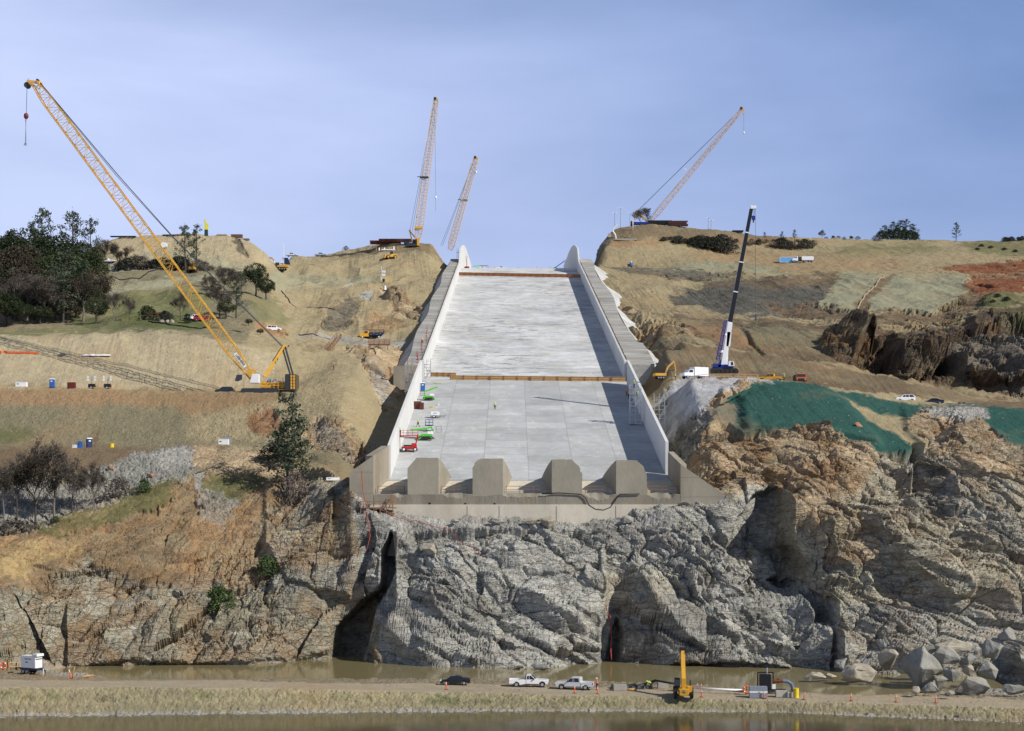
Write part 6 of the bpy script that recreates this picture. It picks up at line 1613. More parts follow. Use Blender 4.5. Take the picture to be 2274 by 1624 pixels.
tree('bare','brown',100,735,620,'bare oak whose twigs veil the pine trunks',g,1.2,4,Y=452)
tree('pine2','pine',140,742,600,'grey pine with twin pale trunks at the front of the wood',g,1.0,8,Y=452)
tree('oak','oak',12,742,650,'low dark oak at the front left corner of the wood',g,1.2,3,Y=450)
tree('oak','oak',48,740,672,'small dark oak over the grass at the front left',g,1.3,1,Y=448)
tree('oak','oakg',213,745,660,'small bushy dark evergreen in front of the wood',g,1.0,2,Y=446)
tree('oak','russet',150,735,665,'low russet oak under the twin trunked pine',g,1.3,2,Y=456)
tree('oak','oak',90,742,680,'low dark thicket tree under the wood',g,1.5,3,Y=450)
for k,(px,ty,Y) in enumerate([(20,585,500),(70,590,495),(115,600,490),(165,600,492),(200,600,500),(35,640,460),(75,640,462),(125,650,462),(170,640,465),(205,635,480),(0,620,480),(145,560,520),(90,548,530),(215,620,510)]):
    tree('oak',('oak','russet','oakg')[k%3],px,700,ty,'one of the close packed oaks inside the dark wood','close packed oaks inside the dark wood',1.15,1+k%3,Y=Y)
tree('bare','brown',252,748,648,'bare oak standing alone on the edge above the tan bank',None,.85,5,Y=446)
tree('bare','brown',287,744,660,'slender bare tree right of the lone bare oak',None,.7,6,Y=446)
tree('bare','brown',228,600,533,'bare rounded oak at the foot of the flat topped mound',None,1.1,1,Y=610)
tree('bare','brown',262,592,540,'smaller bare oak right of the rounded one at the mound foot',None,1.1,2,Y=612)
tree('bush','oakg',327,708,678,'broad grey green bush with boulders at its foot',None,1.25,1,Y=446,name='shrub')
tree('bush','bush',366,706,690,'low bush right of the broad grey green one',None,1.6,2,Y=446,name='shrub')
tree('bush','oak',416,712,696,'small round dark bush beside the parked white pickup',None,.8,1,Y=444,name='shrub')
gs = 'scrub below the flat topped mound'
for k, (px, by, ty) in enumerate([(285,592,572),(300,590,565),(318,592,568),(345,596,575),(362,597,570),(385,596,572),(398,600,568),(412,602,572),(440,602,575),(270,596,580),(330,596,578),(455,604,580)]):
    tree('twiggy' if k % 3 else 'bush', 'brown' if k % 3 else 'bush', px, by, ty, 'dark scrub bush in the belt below the flat topped mound', gs, 1.5, 1+k%3, Y=608+k%3)
tree('pine','pine',412,602,498,'open grown grey pine in front of the flat topped mound',None,.8,3,Y=600)
tree('pine2','pine',437,602,500,'thinner pine beside the open grown one before the mound',None,.7,9,Y=602)
g2 = 'trees behind the yellow crane boom'
tree('oak','oak',568,665,583,'dense dark oak right of the crane boom',g2,.85,1,Y=540)
tree('oak','oak',590,668,618,'lower dark oak joined to the dense one on its right',g2,1.0,2,Y=535)
tree('pine2','pine',536,690,602,'grey pine left of the dense dark oak',g2,1.0,2,Y=520)
tree('pine2','pine',524,757,628,'tall thin pine with bare trunk behind the pendant lines',g2,1.0,5,Y=465)
tree('bare','brown',498,650,590,'leafless tree under the stretched out excavator arm',g2,1.3,3,Y=545)
tree('bare','brown',520,670,600,'bare tree with arching limbs between pine and boom',g2,1.2,4,Y=530)
tree('bare','brown',470,670,610,'bare tree half crossed by the crane boom',g2,1.1,5,Y=520)
tree('bare','brown',488,735,640,'brown leafless tree close right of the crane boom',g2,1.2,6,Y=462)
tree('oak','oakg',502,752,668,'dark evergreen low behind the crane boom',g2,1.1,3,Y=458)
tree('oak','russet',480,705,630,'russet oak showing through the boom lattice',g2,1.1,2,Y=505)
tree('oak','oak',552,762,708,'dark bush tree left of the white car',g2,1.2,1,Y=450)
tree('oak','oakg',578,772,730,'round dark bush below the white car',g2,1.2,3,Y=425)
tree('twiggy','brown',530,775,740,'brown twiggy shrub below the tall thin pine',g2,1.6,1,Y=430)
tree('bare','brown',400,735,650,'thin bare tree seen left of the boom beside the white pickup',g2,.7,4,Y=448)
# the big pine above the spillway's left trench and the gully trees
tree('pine2','pine',650,1040,872,'large solitary grey pine on the slope left of the spillway',None,.8,11,Y=305,rz=1.0)
tree('pine','pined',640,1040,930,'lower shaggy boughs of a second pine at the lone pine',None,1.1,12,Y=304)
tree('bush','bush',625,1000,975,'dark low scrub in the shade of the solitary pine',None,1.8,2,Y=318)
tree('twiggy','pinkish',658,1076,1042,'pinkish leafless bush below the solitary pine',None,.8,2,Y=301)
g3 = 'bare trees in the gully by the rock fill'
tree('bare','brown',121,1172,975,'tallest bare tree standing in the gully before the grey rock fill',g3,.75,5,Y=302)
tree('bare','brown',38,1190,1005,'bare tree near the left edge of the gully',g3,.7,2,Y=300)
tree('bare','brown',8,1195,1030,'bare tree cut by the left edge in the gully',g3,.7,3,Y=300)
tree('bare','russet',78,1185,1010,'russet tinted bare tree in the gully',g3,.8,4,Y=301)
tree('bare','brown',160,1160,1025,'bare tree right of the tallest one in the gully',g3,.75,6,Y=303)
tree('bare','brown',208,1128,1030,'small bare tree at the right end of the gully row',g3,.6,1,Y=304)
tree('twiggy','brown',265,1100,1058,'brown leafless shrub at the top of the grassy spur',None,1.2,1,Y=306)
tree('bush','green',319,1092,1062,'bright green bush on the crest of the grassy spur',None,1.0,3,Y=302)
tree('bush','green',124,1180,1146,'green bush on the edge of the orange soil spur',None,1.5,1,Y=290)
tree('bush','green',592,1258,1232,'small green bush in a cleft of the left cliff',None,1.0,2,Y=282)
tree('bush','green',487,1322,1300,'small green bush low on the left cliff',None,1.2,3,Y=274)
tree('twiggy','brown',30,1185,1150,'low brown brush at the gully edge',None,2.0,2,Y=292)
# right skyline
gr = 'dark brush along the upper right slope'
random.seed(8)
for k, px in enumerate(list(range(1466, 1618, 8))):
    by = 545 + 3*math.sin(k) - abs(px-1540)*.03; tree('bush' if k % 2 else 'twiggy', 'bush' if k % 2 else 'brown', px, by, by-17-4*random.random(), 'dark brush bush in the belt under the right hilltop', gr, 1.5, 1+k%3, Y=785+random.uniform(-4,6))
for k, px in enumerate(list(range(1634, 1812, 17)) + [1835,1850,1862,1875,1890,1905,1946]):
    by = 540+2*math.sin(k*2) if px < 1820 else 533; tree('twiggy' if k % 3 else 'bush', 'brown' if k % 3 else 'bush', px, by, by-7-5*random.random(), 'small brush bush on the right skyline', gr, 1.5, 1+k%3, Y=(805 if px < 1820 else 852)+random.uniform(-4,4))
for i, (px, ty) in enumerate([(1698,515),(1737,514),(1764,510)]): tree('pine','pine',px,536,ty,['young pine left of the other two above the brush','middle one of three young pines above the brush','rightmost and largest of three young pines above the brush'][i],None,.9,3+i,Y=812)
tree('bare','brown',1825,532,512,'small bare tree alone on the right skyline',None,1.0,4,Y=846)
gp = 'clump of pines on the right skyline'
for i, (px, ty, w) in enumerate([(1966,500,1.0),(1985,492,.9),(2000,489,.9),(2013,487,.8),(2027,497,1.0)]):
    tree('pine','pined',px,540,ty,['leftmost','second','middle','tallest','rightmost'][i]+' pine of the dense skyline clump',gp,w*1.5,2+i,Y=862,name='pine_tree')
for i, (px, ty, w) in enumerate([(1958,512,2.0),(1975,508,1.6),(1992,506,1.8),(2008,508,1.6),(2022,510,1.8),(2031,514,1.6)]):
    tree('bush','pined',px,541,ty,'dense low part of the skyline pine clump',gp,w*.62,1+i%3,Y=860+i%2,name='pine_tree')
tree('pine','pine',2123,540,494,'solitary conical pine on the right skyline',None,.9,1,Y=866)
for px in (2232,2238,2246,2262,2270): tree('bush','bush',px,536,524+px%5,'low dark scrub at the far right end of the skyline',gr,1.4,1+px%3,Y=853)
for px, py in ((2200,552),(2230,556),(2255,560),(2180,548),(2170,556)): tree('bush','bush',px,py,py-6,'low dark scrub at the far right end of the skyline',gr,2.0,1+px%3,y0=760)
tree('bare','brown',1422,498,462,'bare oak behind the mast of the hilltop crane',None,1.1,3,Y=815)
tree('pine2','pine',1440,498,464,'thin wispy pine right of the bare oak by the hilltop crane',None,.7,5,Y=818)
tree('bush','bush',1362,522,510,'bush on the brow left of the white culvert pipe',None,1.2,2,Y=799)
tree('twiggy','brown',768,558,546,'small round leafless bush on the skyline left of the rusty stacks',None,1.5,3,Y=768)
for k, (px, py, w) in enumerate([(2215,660,14),(2235,668,16),(2205,672,12)]): tree('bush','bush',px,py,py-w*.6,'dark bush on the grassy patch right of the red earth','bushes on the grassy patch',1.8,1+k%3,y0=560)
# ------------------------------------------------------------------ site equipment
def toilet(label, loc, rz, mt, roof=C_WHITE):
    t = thing('portable_toilet', loc, rz, label, 'portable toilet', 'portable toilets about the site')
    m = MB(); m.box((0,0,1.05), (1.12,1.15,2.0)); m.build('cabin', mt, t, bevel=.05)
    m = MB(); m.box((0,-.59,1.05), (.75,.04,1.75)); d = m.build('door', mt, t, bevel=.01)
    m = MB(); m.box((0,-.62,1.6), (.45,.02,.28)); m.build('door_sign', C_WHITE, d)
    m = MB(); m.box((0,0,2.16), (1.2,1.22,.22), taper=.82); m.build('roof', roof, t, bevel=.04)
    m = MB(); m.box((0,0,.06), (1.2,1.25,.12)); m.build('base', V_TRIM, t)
    return t
toilet('pale blue portable toilet on the upper left bench', G(116, 371), 0, V_BLUE)
toilet('navy portable toilet with white roof on the lower left bench', G(198, 329.5), .5, mat('toilet_navy', (.02,.03,.12), .5))
toilet('bright blue portable toilet standing on the chute beside the white wall', chute_pt(939, 869), 0, V_BLUE)
toilet('distant blue portable toilet under the right hill cut', hit(1401.5, 592, 700), .2, V_BLUE)
def crate(nm, label, loc, d, mt, rz=0.0, cat='box', lid=True, group=None):
    t = thing(nm, loc, rz, label, cat, group); m = MB(); m.box((0,0,d[2]/2), d); m.build('body', mt, t, bevel=min(d)*.03)
    if lid: m = MB(); m.box((0,0,d[2]+.04), (d[0]+.06,d[1]+.06,.10)); m.build('lid', mt, t, bevel=.01)
    m = MB(); m.box((-d[0]*.28,-d[1]/2-.012,d[2]*.62), (d[0]*.22,.02,d[2]*.16)); m.build('panel', V_TRIM, t)
    return t
crate('generator_box', 'low white metal cabinet at the left end of the upper bench', G(48, 370.5), (2.6,1.3,1.1), C_WHITE, cat='cabinet')
crate('storage_box', 'dark red storage box on the upper bench between toilet and lights', G(159, 371), (1.8,1.3,1.5), mat('box_red', (.13,.018,.012), .6))
crate('water_tank', 'small blue tank left of the navy toilet', G(178, 329), (.9,.8,1.3), V_BLUE, cat='tank')
crate('pipe_bundle', 'short white bundle beside the small blue tank', G(167, 329), (1.2,.6,.7), C_WHITE, lid=False)
crate('site_trailer', 'white trailer box at the right end of the lower left bench', G(497, 333.5), (2.2,1.2,1.3), C_WHITE, cat='trailer')
crate('steel_cabinet', 'grey cabinet behind the white trailer box', G(507, 335), (1.0,.8,2.0), C_GRAY, cat='cabinet')
crate('white_sack', 'crumpled white sack at the tip of the small grey knoll', G(739, 300.5), (2.6,.8,.6), C_WHITE, cat='sack', lid=False, rz=.2)
def barrel(label, loc, mt, r=.4, h=1.0):
    t = thing('barrel', loc, 0, label, 'barrel'); m = MB(); m.tube([(0,0,0),(0,0,h)], r, 14); m.build('drum', mt, t)
    m = MB(); m.tube([(0,0,h),(0,0,h+.05)], r*1.05, 14); m.build('lid', mt, t); m = MB(); m.tube([(0,0,h*.5),(0,0,h*.55)], r*1.04, 14); m.build('hoop', mt, t)
M_YB = mat('barrel_yellow', (.75,.55,.02), .5)
barrel('yellow barrel on the lower left bench', G(248, 329), M_YB, .5, .9)
barrel('tall yellow barrel at the end of the concrete blocks by the pool', G(1767.5, 221.6), M_YB, .42, 1.35)
def light_tower(label, loc, group='light towers on the upper left bench'):
    t = thing('light_tower', loc, 0, label, 'light tower', group)
    m = MB(); m.box((0,0,.75), (1.7,1.2,1.0), taper=.9); m.build('engine_cover', C_BLACK, t, bevel=.06)
    m = MB(); m.box((0,0,.3), (2.0,1.3,.15)); m.bar((1,0,.3),(2.2,0,.3),.08); m.build('trailer_frame', CAT_Y, t)
    m = MB(); m.bar((0,0,1.2),(0,0,2.6),.14); m.bar((-.9,0,2.2),(.9,0,2.2),.07); m.bar((-.9,0,2.75),(.9,0,2.75),.07); m.bar((-.9,0,2.2),(-.9,0,2.9),.05); m.bar((.9,0,2.2),(.9,0,2.9),.05); m.build('mast', C_GRAY, t)
    for x in (-.85,.85):
        for z in (2.25,2.9): m = MB(); m.tube([(x,-.1,z),(x,-.3,z)], [.18,.30], 12); m.build('lamp', M_LAMP, t)
    for s in (-1, 1): wheel(t, 0, s*.7, .34, .2)
light_tower('left one of two black light towers with four round lamps each', G(204, 370.5)); light_tower('right one of two black light towers with four round lamps each', G(239, 370.5))

# --- chute equipment
def crawler_lift(label, loc, rz, pts, basket, col, sc=1.0):
    t = thing('boom_lift', loc, rz, label, 'boom lift', sc=sc)
    for s in (-.75,.75):
        pr = [(x+ (.32*math.cos(a)), .32+.32*math.sin(a)) for x, a in [(1.1, -math.pi/2+math.pi*k/6) for k in range(7)] + [(-1.1, math.pi/2+math.pi*k/6) for k in range(7)]]
        m = MB(); m.prism(pr, s-.2, s+.2); m.build('crawler_track', V_TRIM, t)
    m = MB(); m.box((.1,0,.85), (2.0,1.2,.5)); m.box((-1.1,0,.7),(.6,1.3,.3)); m.build('turntable', col, t, bevel=.05)
    m = MB(); m.box((.8,-.1,1.3), (1.2,1.1,.6), taper=.9); m.build('engine_cover', C_WHITE, t, bevel=.08)
    m = MB()
    for a, b in zip(pts[:-1], pts[1:]): m.bar(a, b, .30, .34)
    m.build('boom', col, t, bevel=.03)
    m = MB(); p = Vector(basket)
    for z in (0,.55,1.1):
        for a, b in (((-.5,-.4),(.5,-.4)),((.5,-.4),(.5,.4)),((.5,.4),(-.5,.4)),((-.5,.4),(-.5,-.4))): m.bar(p+Vector((*a,z)), p+Vector((*b,z)), .06)
    for a in ((-.5,-.4),(.5,-.4),(.5,.4),(-.5,.4)): m.bar(p+Vector((*a,0)), p+Vector((*a,1.1)), .06)
    m.build('basket', C_GRAY, t)
    m = MB()
    for x, y in ((1.3,-1.3),(-1.3,-1.3),(1.3,1.3),(-1.3,1.3)): m.bar((x*.4,y*.4,.8),(x,y,.1),.12); 
    m.build('outrigger', col, t)
    return t
LIFTG = mat('lift_green', (.10,.55,.03), .4)
crawler_lift('green crawler lift with raised arm on the chute below the blue toilet', chute_pt(952, 889), 0, [(-.9,0,1.0),(-1.1,0,2.2),(.2,0,2.6),(2.2,0,3.3)], (-1.6,-.3,1.2), LIFTG)
crawler_lift('larger green crawler lift with white cover lower on the chute', chute_pt(946, 977), 0, [(1.0,0,1.0),(1.2,0,2.4),(-1.2,0,2.0),(-3.0,0,1.9)], (2.4,.6,1.5), LIFTG, 1.15)
t = thing('scissor_lift', chute_pt(953, 958), 0, 'scissor lift with blue guard cage behind the larger green lift', 'scissor lift')
m = MB(); m.box((0,0,.7), (1.8,1.1,.8)); m.build('base', C_WHITE, t, bevel=.04); m = MB(); m.box((0,0,1.35), (1.9,1.2,.16)); m.build('deck', C_BLUE, t)
m = MB()
for x in (-.85,0,.85):
    for y in (-.55,.55): m.bar((x,y,1.4),(x,y,2.6),.07)
for z in (2.0,2.6):
    for y in (-.55,.55): m.bar((-.85,y,z),(.85,y,z),.07)
m.build('guard_rail', mat('rail_blue', (.03,.05,.25), .5), t)
m = MB(); 
for s in (-.5,.5): m.bar((-.8,s,1.1),(.8,s,1.3),.08)
m.build('scissor_arm', V_TRIM, t)
for x in (-.7,.7):
    for s in (-1,1): wheel(t, x, s*.5, .26, .18)
def red_lift():
    t = thing('boom_lift', chute_pt(910, 1003), 0, 'red wheeled lift holding a long red work platform against the white wall', 'boom lift')
    m = MB(); m.box((-.1,0,.75), (3.2,1.7,.6)); m.box((.9,0,1.35), (1.2,1.3,.8), taper=.85); m.build('chassis', C_RED, t, bevel=.06)
    m = MB(); m.box((-.5,0,1.25), (1.6,1.0,.3)); m.build('boom_rest', V_TRIM, t)
    for x in (-1.2,1.2):
        for s in (-1,1): wheel(t, x, s*.85, .42, .32, C_WHITE)
    m = MB(); m.bar((1.2,.5,1.4),(1.7,.5,3.6),.26); m.bar((1.7,.5,3.6),(1.6,.3,2.9),.3); m.bar((1.4,.2,2.9),(-2.2,.1,3.15),.22); m.build('boom', C_RED, t)
    m = MB(); m.box((-.35,0,3.35), (4.2,1.0,.16)); m.build('platform', C_RED, t)
    m = MB()
    for x in (-2.4,-1.4,-.4,.6,1.7):
        for y in (-.48,.48): m.bar((x,y,3.4),(x,y,4.5),.045)
    for z in (3.95,4.5):
        for y in (-.48,.48): m.bar((-2.4,y,z),(1.7,y,z),.045)
    m.build('guard_rail', C_RED, t)
    return t
rl = red_lift()
person('worker in lime vest on the red platform', rl.location + Vector((-2.0,0,3.43)), math.radians(190), M_LIME, 'reach')
def compressor(label, loc, rz):
    t = thing('compressor_trailer', loc, rz, label, 'trailer')
    m = MB(); m.box((0,0,1.0), (2.1,1.2,1.0), taper=.94); m.build('housing', C_WHITE, t, bevel=.08)
    m = MB(); m.box((.2,0,.45), (2.6,1.0,.14)); m.bar((1.2,0,.45),(2.6,0,.5),.10); m.bar((2.1,0,.45),(2.1,0,.05),.08); m.build('drawbar', V_TRIM, t)
    m = MB()
    for x in (-.2,.25): m.box((x,-.61,1.1), (.28,.02,.14))
    m.build('marking', C_BLUE, t)
    for s in (-1,1): wheel(t, -.2, s*.62, .32, .2, C_WHITE)
compressor('white compressor trailer with black drawbar on the chute', chute_pt(966, 928.5), 0)
crate('tool_box', 'rust red open tool cabinet standing against the white wall', chute_pt(926, 908), (2.0,1.0,1.7), mat('box_rust', (.12,.03,.018), .6), cat='cabinet')
crate('tool_box', 'smaller rust red open tool cabinet on the right of the larger one', chute_pt(936.5, 909), (1.0,1.0,1.5), MATS['box_rust'], cat='cabinet')
crate('water_cooler', 'small white cooler standing alone on the chute', chute_pt(974, 901), (.35,.3,.5), C_WHITE, cat='cooler')
crate('duffel_bag', 'small yellow and black bag on the chute', chute_pt(959, 906), (.7,.4,.5), M_YB, cat='bag', lid=False)
crate('hose_heap', 'flat yellow heap lying below the timber form row', chute_pt(972, 852), (2.2,.5,.2), mat('dull_yellow', (.55,.55,.20), .7), cat='sheet', lid=False)

# --- timber form rows across the chute
def form_row(label, pts, h, n, skip=()):
    t = thing('form_row', pts[0], 0, label, 'formwork', 'timber form rows across the chute'); o = pts[0]
    a, b = pts; d = (b-a)/n
    for k in range(n):
        p, q = a + d*k - o, a + d*(k+1) - o
        jog = .12*((k*7) % 3 - 1)
        up = Vector((0,-.02,1)); off = Vector((0, jog*.5, 0)); g_ = d*.012
        m = MB(); w = Vector((0,.08,0))
        m.hexa([p+g_+off, q-g_+off, q-g_+off+w, p+g_+off+w, p+g_+off+up*h, q-g_+off+up*h, q-g_+off+w+up*h, p+g_+off+w+up*h]); pn = m.build('form_panel', C_WOOD if not dark else C_WOODO, t)
        m = MB()
        for zz in (.08, h*.5, h-.06): m.bar(p+off+up*zz+Vector((0,-.06,0)), q+off+up*zz+Vector((0,-.06,0)), .10)
        m.build('waler', C_WOOD if not dark else C_WOODO, pn)
        m = MB(); m.bar(p+off+Vector((0,-.16,-.1)), p+off+up*(h+.08)+Vector((0,-.16,0)), .16, .2); m.build('stud', C_WOODD, pn)
    return t
C_WOODO = mat('orange_timber', (.36,.15,.055), .75, var=.25, scale=2); dark = False
form_row('short upper piece of the lower timber form row, at the left', (chute_pt(957,836.5), chute_pt(1013,837.5)), 1.15, 4)
form_row('long lower timber form row crossing the chute to the right wall', (chute_pt(1000,843.5), chute_pt(1389,847.5)), 1.2, 13)
dark = True
form_row('orange timber form row across the top of the chute', (chute_pt(1019,612), chute_pt(1290,617)), 1.45, 20)

# --- scaffold stair towers
def scaffold(label, loc, H, L=2.4, D=1.4, bay=2.0, rz=0.0, stairs=True):
    t = thing('scaffold_tower', loc, rz, label, 'scaffold', 'scaffold stair towers beside the walls')
    m = MB()
    for x in (-L/2, 0, L/2):
        for y in (-D/2, D/2): m.bar((x,y,0), (x,y,H+1.0), .07)
    m.build('standard', C_GALV, t)
    n = int(H/bay)+1; z = .3; lv = 0
    while z <= H+.1:
        m = MB()
        for y in (-D/2, D/2): m.bar((-L/2,y,z),(L/2,y,z),.06); m.bar((-L/2,y,z+.9),(L/2,y,z+.9),.045)
        for x in (-L/2, L/2): m.bar((x,-D/2,z),(x,D/2,z),.06)
        m.bar((-L/2,-D/2,z),(0,-D/2,min(z+bay,H)),.045); m.build('ledger', C_GALV, t)
        m = MB(); m.box((-L/4 if lv % 2 == 0 else L/4, 0, z+.05), (L/2-.1, D-.1, .06)); m.build('platform', C_GRAY, t)
        if stairs and z+bay <= H+.1:
            m = MB(); s = 1 if lv % 2 == 0 else -1; a = Vector((-s*L/2*.1,-D/4*s,z)); b = Vector((s*L/2*.85,-D/4*s,z+bay))
            for k in range(8): p = a+(b-a)*(k+.5)/8; m.box(p, (.3,.6,.04))
            m.bar(a+Vector((0,.3,0)), b+Vector((0,.3,0)), .06); m.bar(a-Vector((0,.3,0)), b-Vector((0,.3,0)), .06); m.build('stair', C_GALV, t)
        z += bay; lv += 1
    return t
scaffold('scaffold stair by the top of the left wall', chute_pt(948,840), 4.3, 2.0, 1.3, 1.7)
scaffold('tall scaffold stair in shade inside the right wall', chute_pt(1411,944), 8.3, 2.6, 1.5)
scaffold('scaffold tower standing outside the right wall before the grey rock', Vector((33.6, 348, floorz(348)-2.2)), 9.0, 2.4, 1.4)
scaffold('scaffold in the dark trench outside the left wall', Vector((-26.8, 398, floorz(398)-2.6)), 8.0, 1.8, 1.3, 2.0)
scaffold('scaffold against the back of the curved wall top at the left', Vector(((1024-CX)*768/F-1.2, 764, fz(764)+4.6)), 5.0, 1.6, 1.4, 1.7, stairs=False)
p = chute_pt(1411,944)
for dx, dz, lb, ps in ((-.3,8.45,'worker in lime vest on top of the scaffold stair inside the right wall','stand'),(.2,6.45,'worker in lime vest on the flight below, inside the right scaffold stair','bend')):
    person(lb, p + Vector((dx,-.2,dz)), math.radians(40), M_LIME, ps)

# --- railings
def railing(label, pts, h=1.05, mt=C_WOOD, n=None, name='railing', group=None, w=.09, rails=(.5,1.0)):
    t = thing(name, pts[0], 0, label, 'railing', group); o = Vector(pts[0])
    mp_ = MB(); mr_ = MB()
    for a, b in zip(pts[:-1], pts[1:]):
        a = Vector(a)-o; b = Vector(b)-o; k = max(1, int((b-a).length/2.2))
        for i in range(k+1): q = a+(b-a)*i/k; mp_.bar(q-Vector((0,0,.2)), q+Vector((0,0,h)), w*1.2)
        for r in rails: mr_.bar(a+Vector((0,-.06,h*r)), b+Vector((0,-.06,h*r)), w)
    mp_.build('post', mt, t); mr_.build('rail', mt, t); return t
gl = 'timber railings between the concrete blocks'
lz = lambda px, y=LIP+1.3: Vector(((px-CX)*y/F, y, apr_z(y)))
railing('timber railing left of the first block beside the steps', [lz(839), lz(898)], 1.2, C_WOODD, group=gl)
railing('timber railing between first and second blocks', [lz(980), lz(1037)], 1.2, C_WOODD, group=gl)
railing('timber railing between second and third blocks', [lz(1124), lz(1215)], 1.2, C_WOODD, group=gl)
railing('timber railing between third and fourth blocks', [lz(1300), lz(1350)], 1.2, C_WOODD, group=gl)
railing('timber railing right of the fourth block', [lz(1437), lz(1505)], 1.2, C_WOODD, group=gl)
railing('pale timber railing along the edge of the mobile crane pad', [G(1576,353.0), G(1628,353.0), G(1683,353.0)], 1.0, C_WOOD, w=.14)
railing('low timber railing climbing to the crane pad', [G(1530,352), G(1552,352), G(1576,352.2)], .9, C_WOODD, w=.08)
railing('timber guard rail by the white generator at the left', [G(20,243), G(36,244.5), G(52,246)], 1.3, C_WOOD, w=.12)
# timber steps and landing at the left of the sill
t = thing('timber_steps', W(842, 1140, 286), 0, 'timber landing and ladder steps bolted to the left end of the sill', 'steps'); o = t.location
def TL(px, py, dy=0): q = W(px, py, 286); return Vector((q.x-o.x, dy, q.z-o.z))
m = MB(); m.box(TL(842,1128,-.6), (6.6,2.4,.18)); m.build('landing', C_WOODD, t)
m = MB()
for x in (803,818,832,846,860,874): m.bar(TL(x,1142,-1.7), TL(x,1113,-1.7), .13)
for z in (1114,1120): m.bar(TL(803,z,-1.75), TL(880,z,-1.75), .12)
m.build('rail', C_WOODD, t)
m = MB(); m.bar(TL(805,1143,-1.6), TL(842,1130,-1.6), .14); m.bar(TL(842,1130,-1.6), TL(876,1141,-1.6), .14); m.bar(TL(803,1143,-1.6), TL(878,1141,-1.6), .14); m.build('brace', C_WOODD, t)
m = MB(); 
for dx in (-3,4): m.bar(TL(868+dx,1128,-1.2), TL(873+dx,1098,.9), .14)
for k in range(8): m.box(TL(868.5+.6*k,1126-3.6*k,-1.1+.25*k), (.75,.3,.06))
m.build('step', C_WOODD, t)
# timber stairs on the left hillside
t = thing('timber_stairs', hit(736, 782, 430), 0, 'steep brown timber stairs climbing to the gravel track', 'stairs'); 
m = MB()
for s in (-.7,.7): m.bar((s-.8,-1,.3),(s+1.4,6,4.6),.2); m.bar((s-.8,-1,1.5),(s+1.4,6,5.8),.12); 
for k in range(7):
    for s in (-.7,.7): x = s-.8+2.2*k/6; m.bar((x,-1+7*k/6,.3+4.3*k/6),(x,-1+7*k/6,1.5+4.3*k/6),.11)
m.build('stringer', C_WOODD, t)
m = MB()
for k in range(14): m.box((-.8+2.2*k/13,-1+7*k/13,.4+4.3*k/13), (1.4,.35,.07))
m.build('tread', C_WOODD, t)
t = thing('timber_platform', hit(842, 774, 430), 0, 'small railed timber platform below the yellow cab truck', 'platform')
m = MB(); m.box((0,0,1.0), (6.0,2.4,.2)); m.build('deck', C_WOODD, t)
m = MB()
for x in (-3,-1.5,0,1.5,3):
    for y in (-1.2,1.2): m.bar((x,y,1),(x,y,2.5),.12)
for z in (1.4,1.8,2.15,2.5):
    for y in (-1.2,1.2): m.bar((-3,y,z),(3,y,z),.10)
m.build('guard_rail', C_WOODD, t)
m = MB()
for x in (-2.5,2.5,0): m.bar((x,-.9,-.6),(x,-.9,1),.2)
m.build('leg', C_WOODD, t)

# --- marker posts along the river road
gm = 'orange marker posts along the river road'
def marker(label, loc, tilt=(0,0), sc=1.0, g_=gm):
    t = thing('marker_post', loc, 0, label, 'marker post', g_, sc=sc); t.rotation_euler = (tilt[0], tilt[1], 0)
    m = MB(); m.tube([(0,0,.05),(0,0,.35),(0,0,1.10),(0,0,1.16)], [.11,.09,.06,.03], 10); m.build('tube', C_ORANGE, t)
    m = MB(); m.tube([(0,0,0),(0,0,.07)], .26, 8); m.build('base', V_TRIM, t)
    for z in (.78,.97): m = MB(); m.tube([(0,0,z),(0,0,z+.09)], .085, 10); m.build('reflective_band', C_WHITE, t)
    return t
near = lambda px: G(px, float(np.interp(px, [900,1137,1400,1700,2274],[225.5,225.8,223.4,221.2,213.0])))
for px, lb, tl in ((991,'orange marker post standing in front of the black car',0),(1276,'orange marker post before the rear door of the silver pickup',0),(1327,'orange marker post at the feet of the orange clad worker',0),(1558,'orange marker post right of the telehandler',0),
   (1697,'orange marker post in front of the grey job box',0),(1785,'leaning orange marker post right of the yellow barrel',.14),(1890,'first orange marker post right of the leaning one',0),(1990,'second orange marker post right of the leaning one, before the big boulder',0),(2078,'last orange marker post at the right, before the pointed boulder',0)):
    marker(lb, near(px), (0,tl), 1.0)
for px, lb in ((1549,'small marker post behind the telehandler, the left of two'),(1557,'small marker post behind the telehandler, the right of two')): marker(lb, G(px, 230), (0,0), .8)
marker('faded orange marker leaning at the tip of the pool', G(158, 233), (0,-.25), 1.3)
# --- river road clutter
def life_ring(label, loc, rz=0):
    t = thing('life_ring', loc, rz, label, 'life ring', 'orange life rings by the water')
    m = MB(); m.tube([(.48*math.cos(a),0,.85+.48*math.sin(a)) for a in [2*math.pi*k/20 for k in range(21)]], .13, 8, caps=False); m.build('ring', C_ORANGE, t, True)
    m = MB()
    for k in range(4): a = math.pi/4+math.pi/2*k; m.tube([(.48*math.cos(a+d),0,.85+.48*math.sin(a+d)) for d in (-.14,0,.14)], .14, 8)
    m.build('band', C_WHITE, t)
    m = MB(); m.bar((0,.15,0),(0,.15,1.2),.1); m.prism([(-.35,0),(.35,0),(0,.45)], .05,.25); m.build('stand', C_WOOD, t)
life_ring('orange and white life ring beside the grey job box', G(1658, 224)); life_ring('orange and white life ring at the far left edge by the rail', G(7, 243))
t = thing('job_box', G(1683.5, 222.0), rd, 'grey metal job box with a white stripe', 'box')
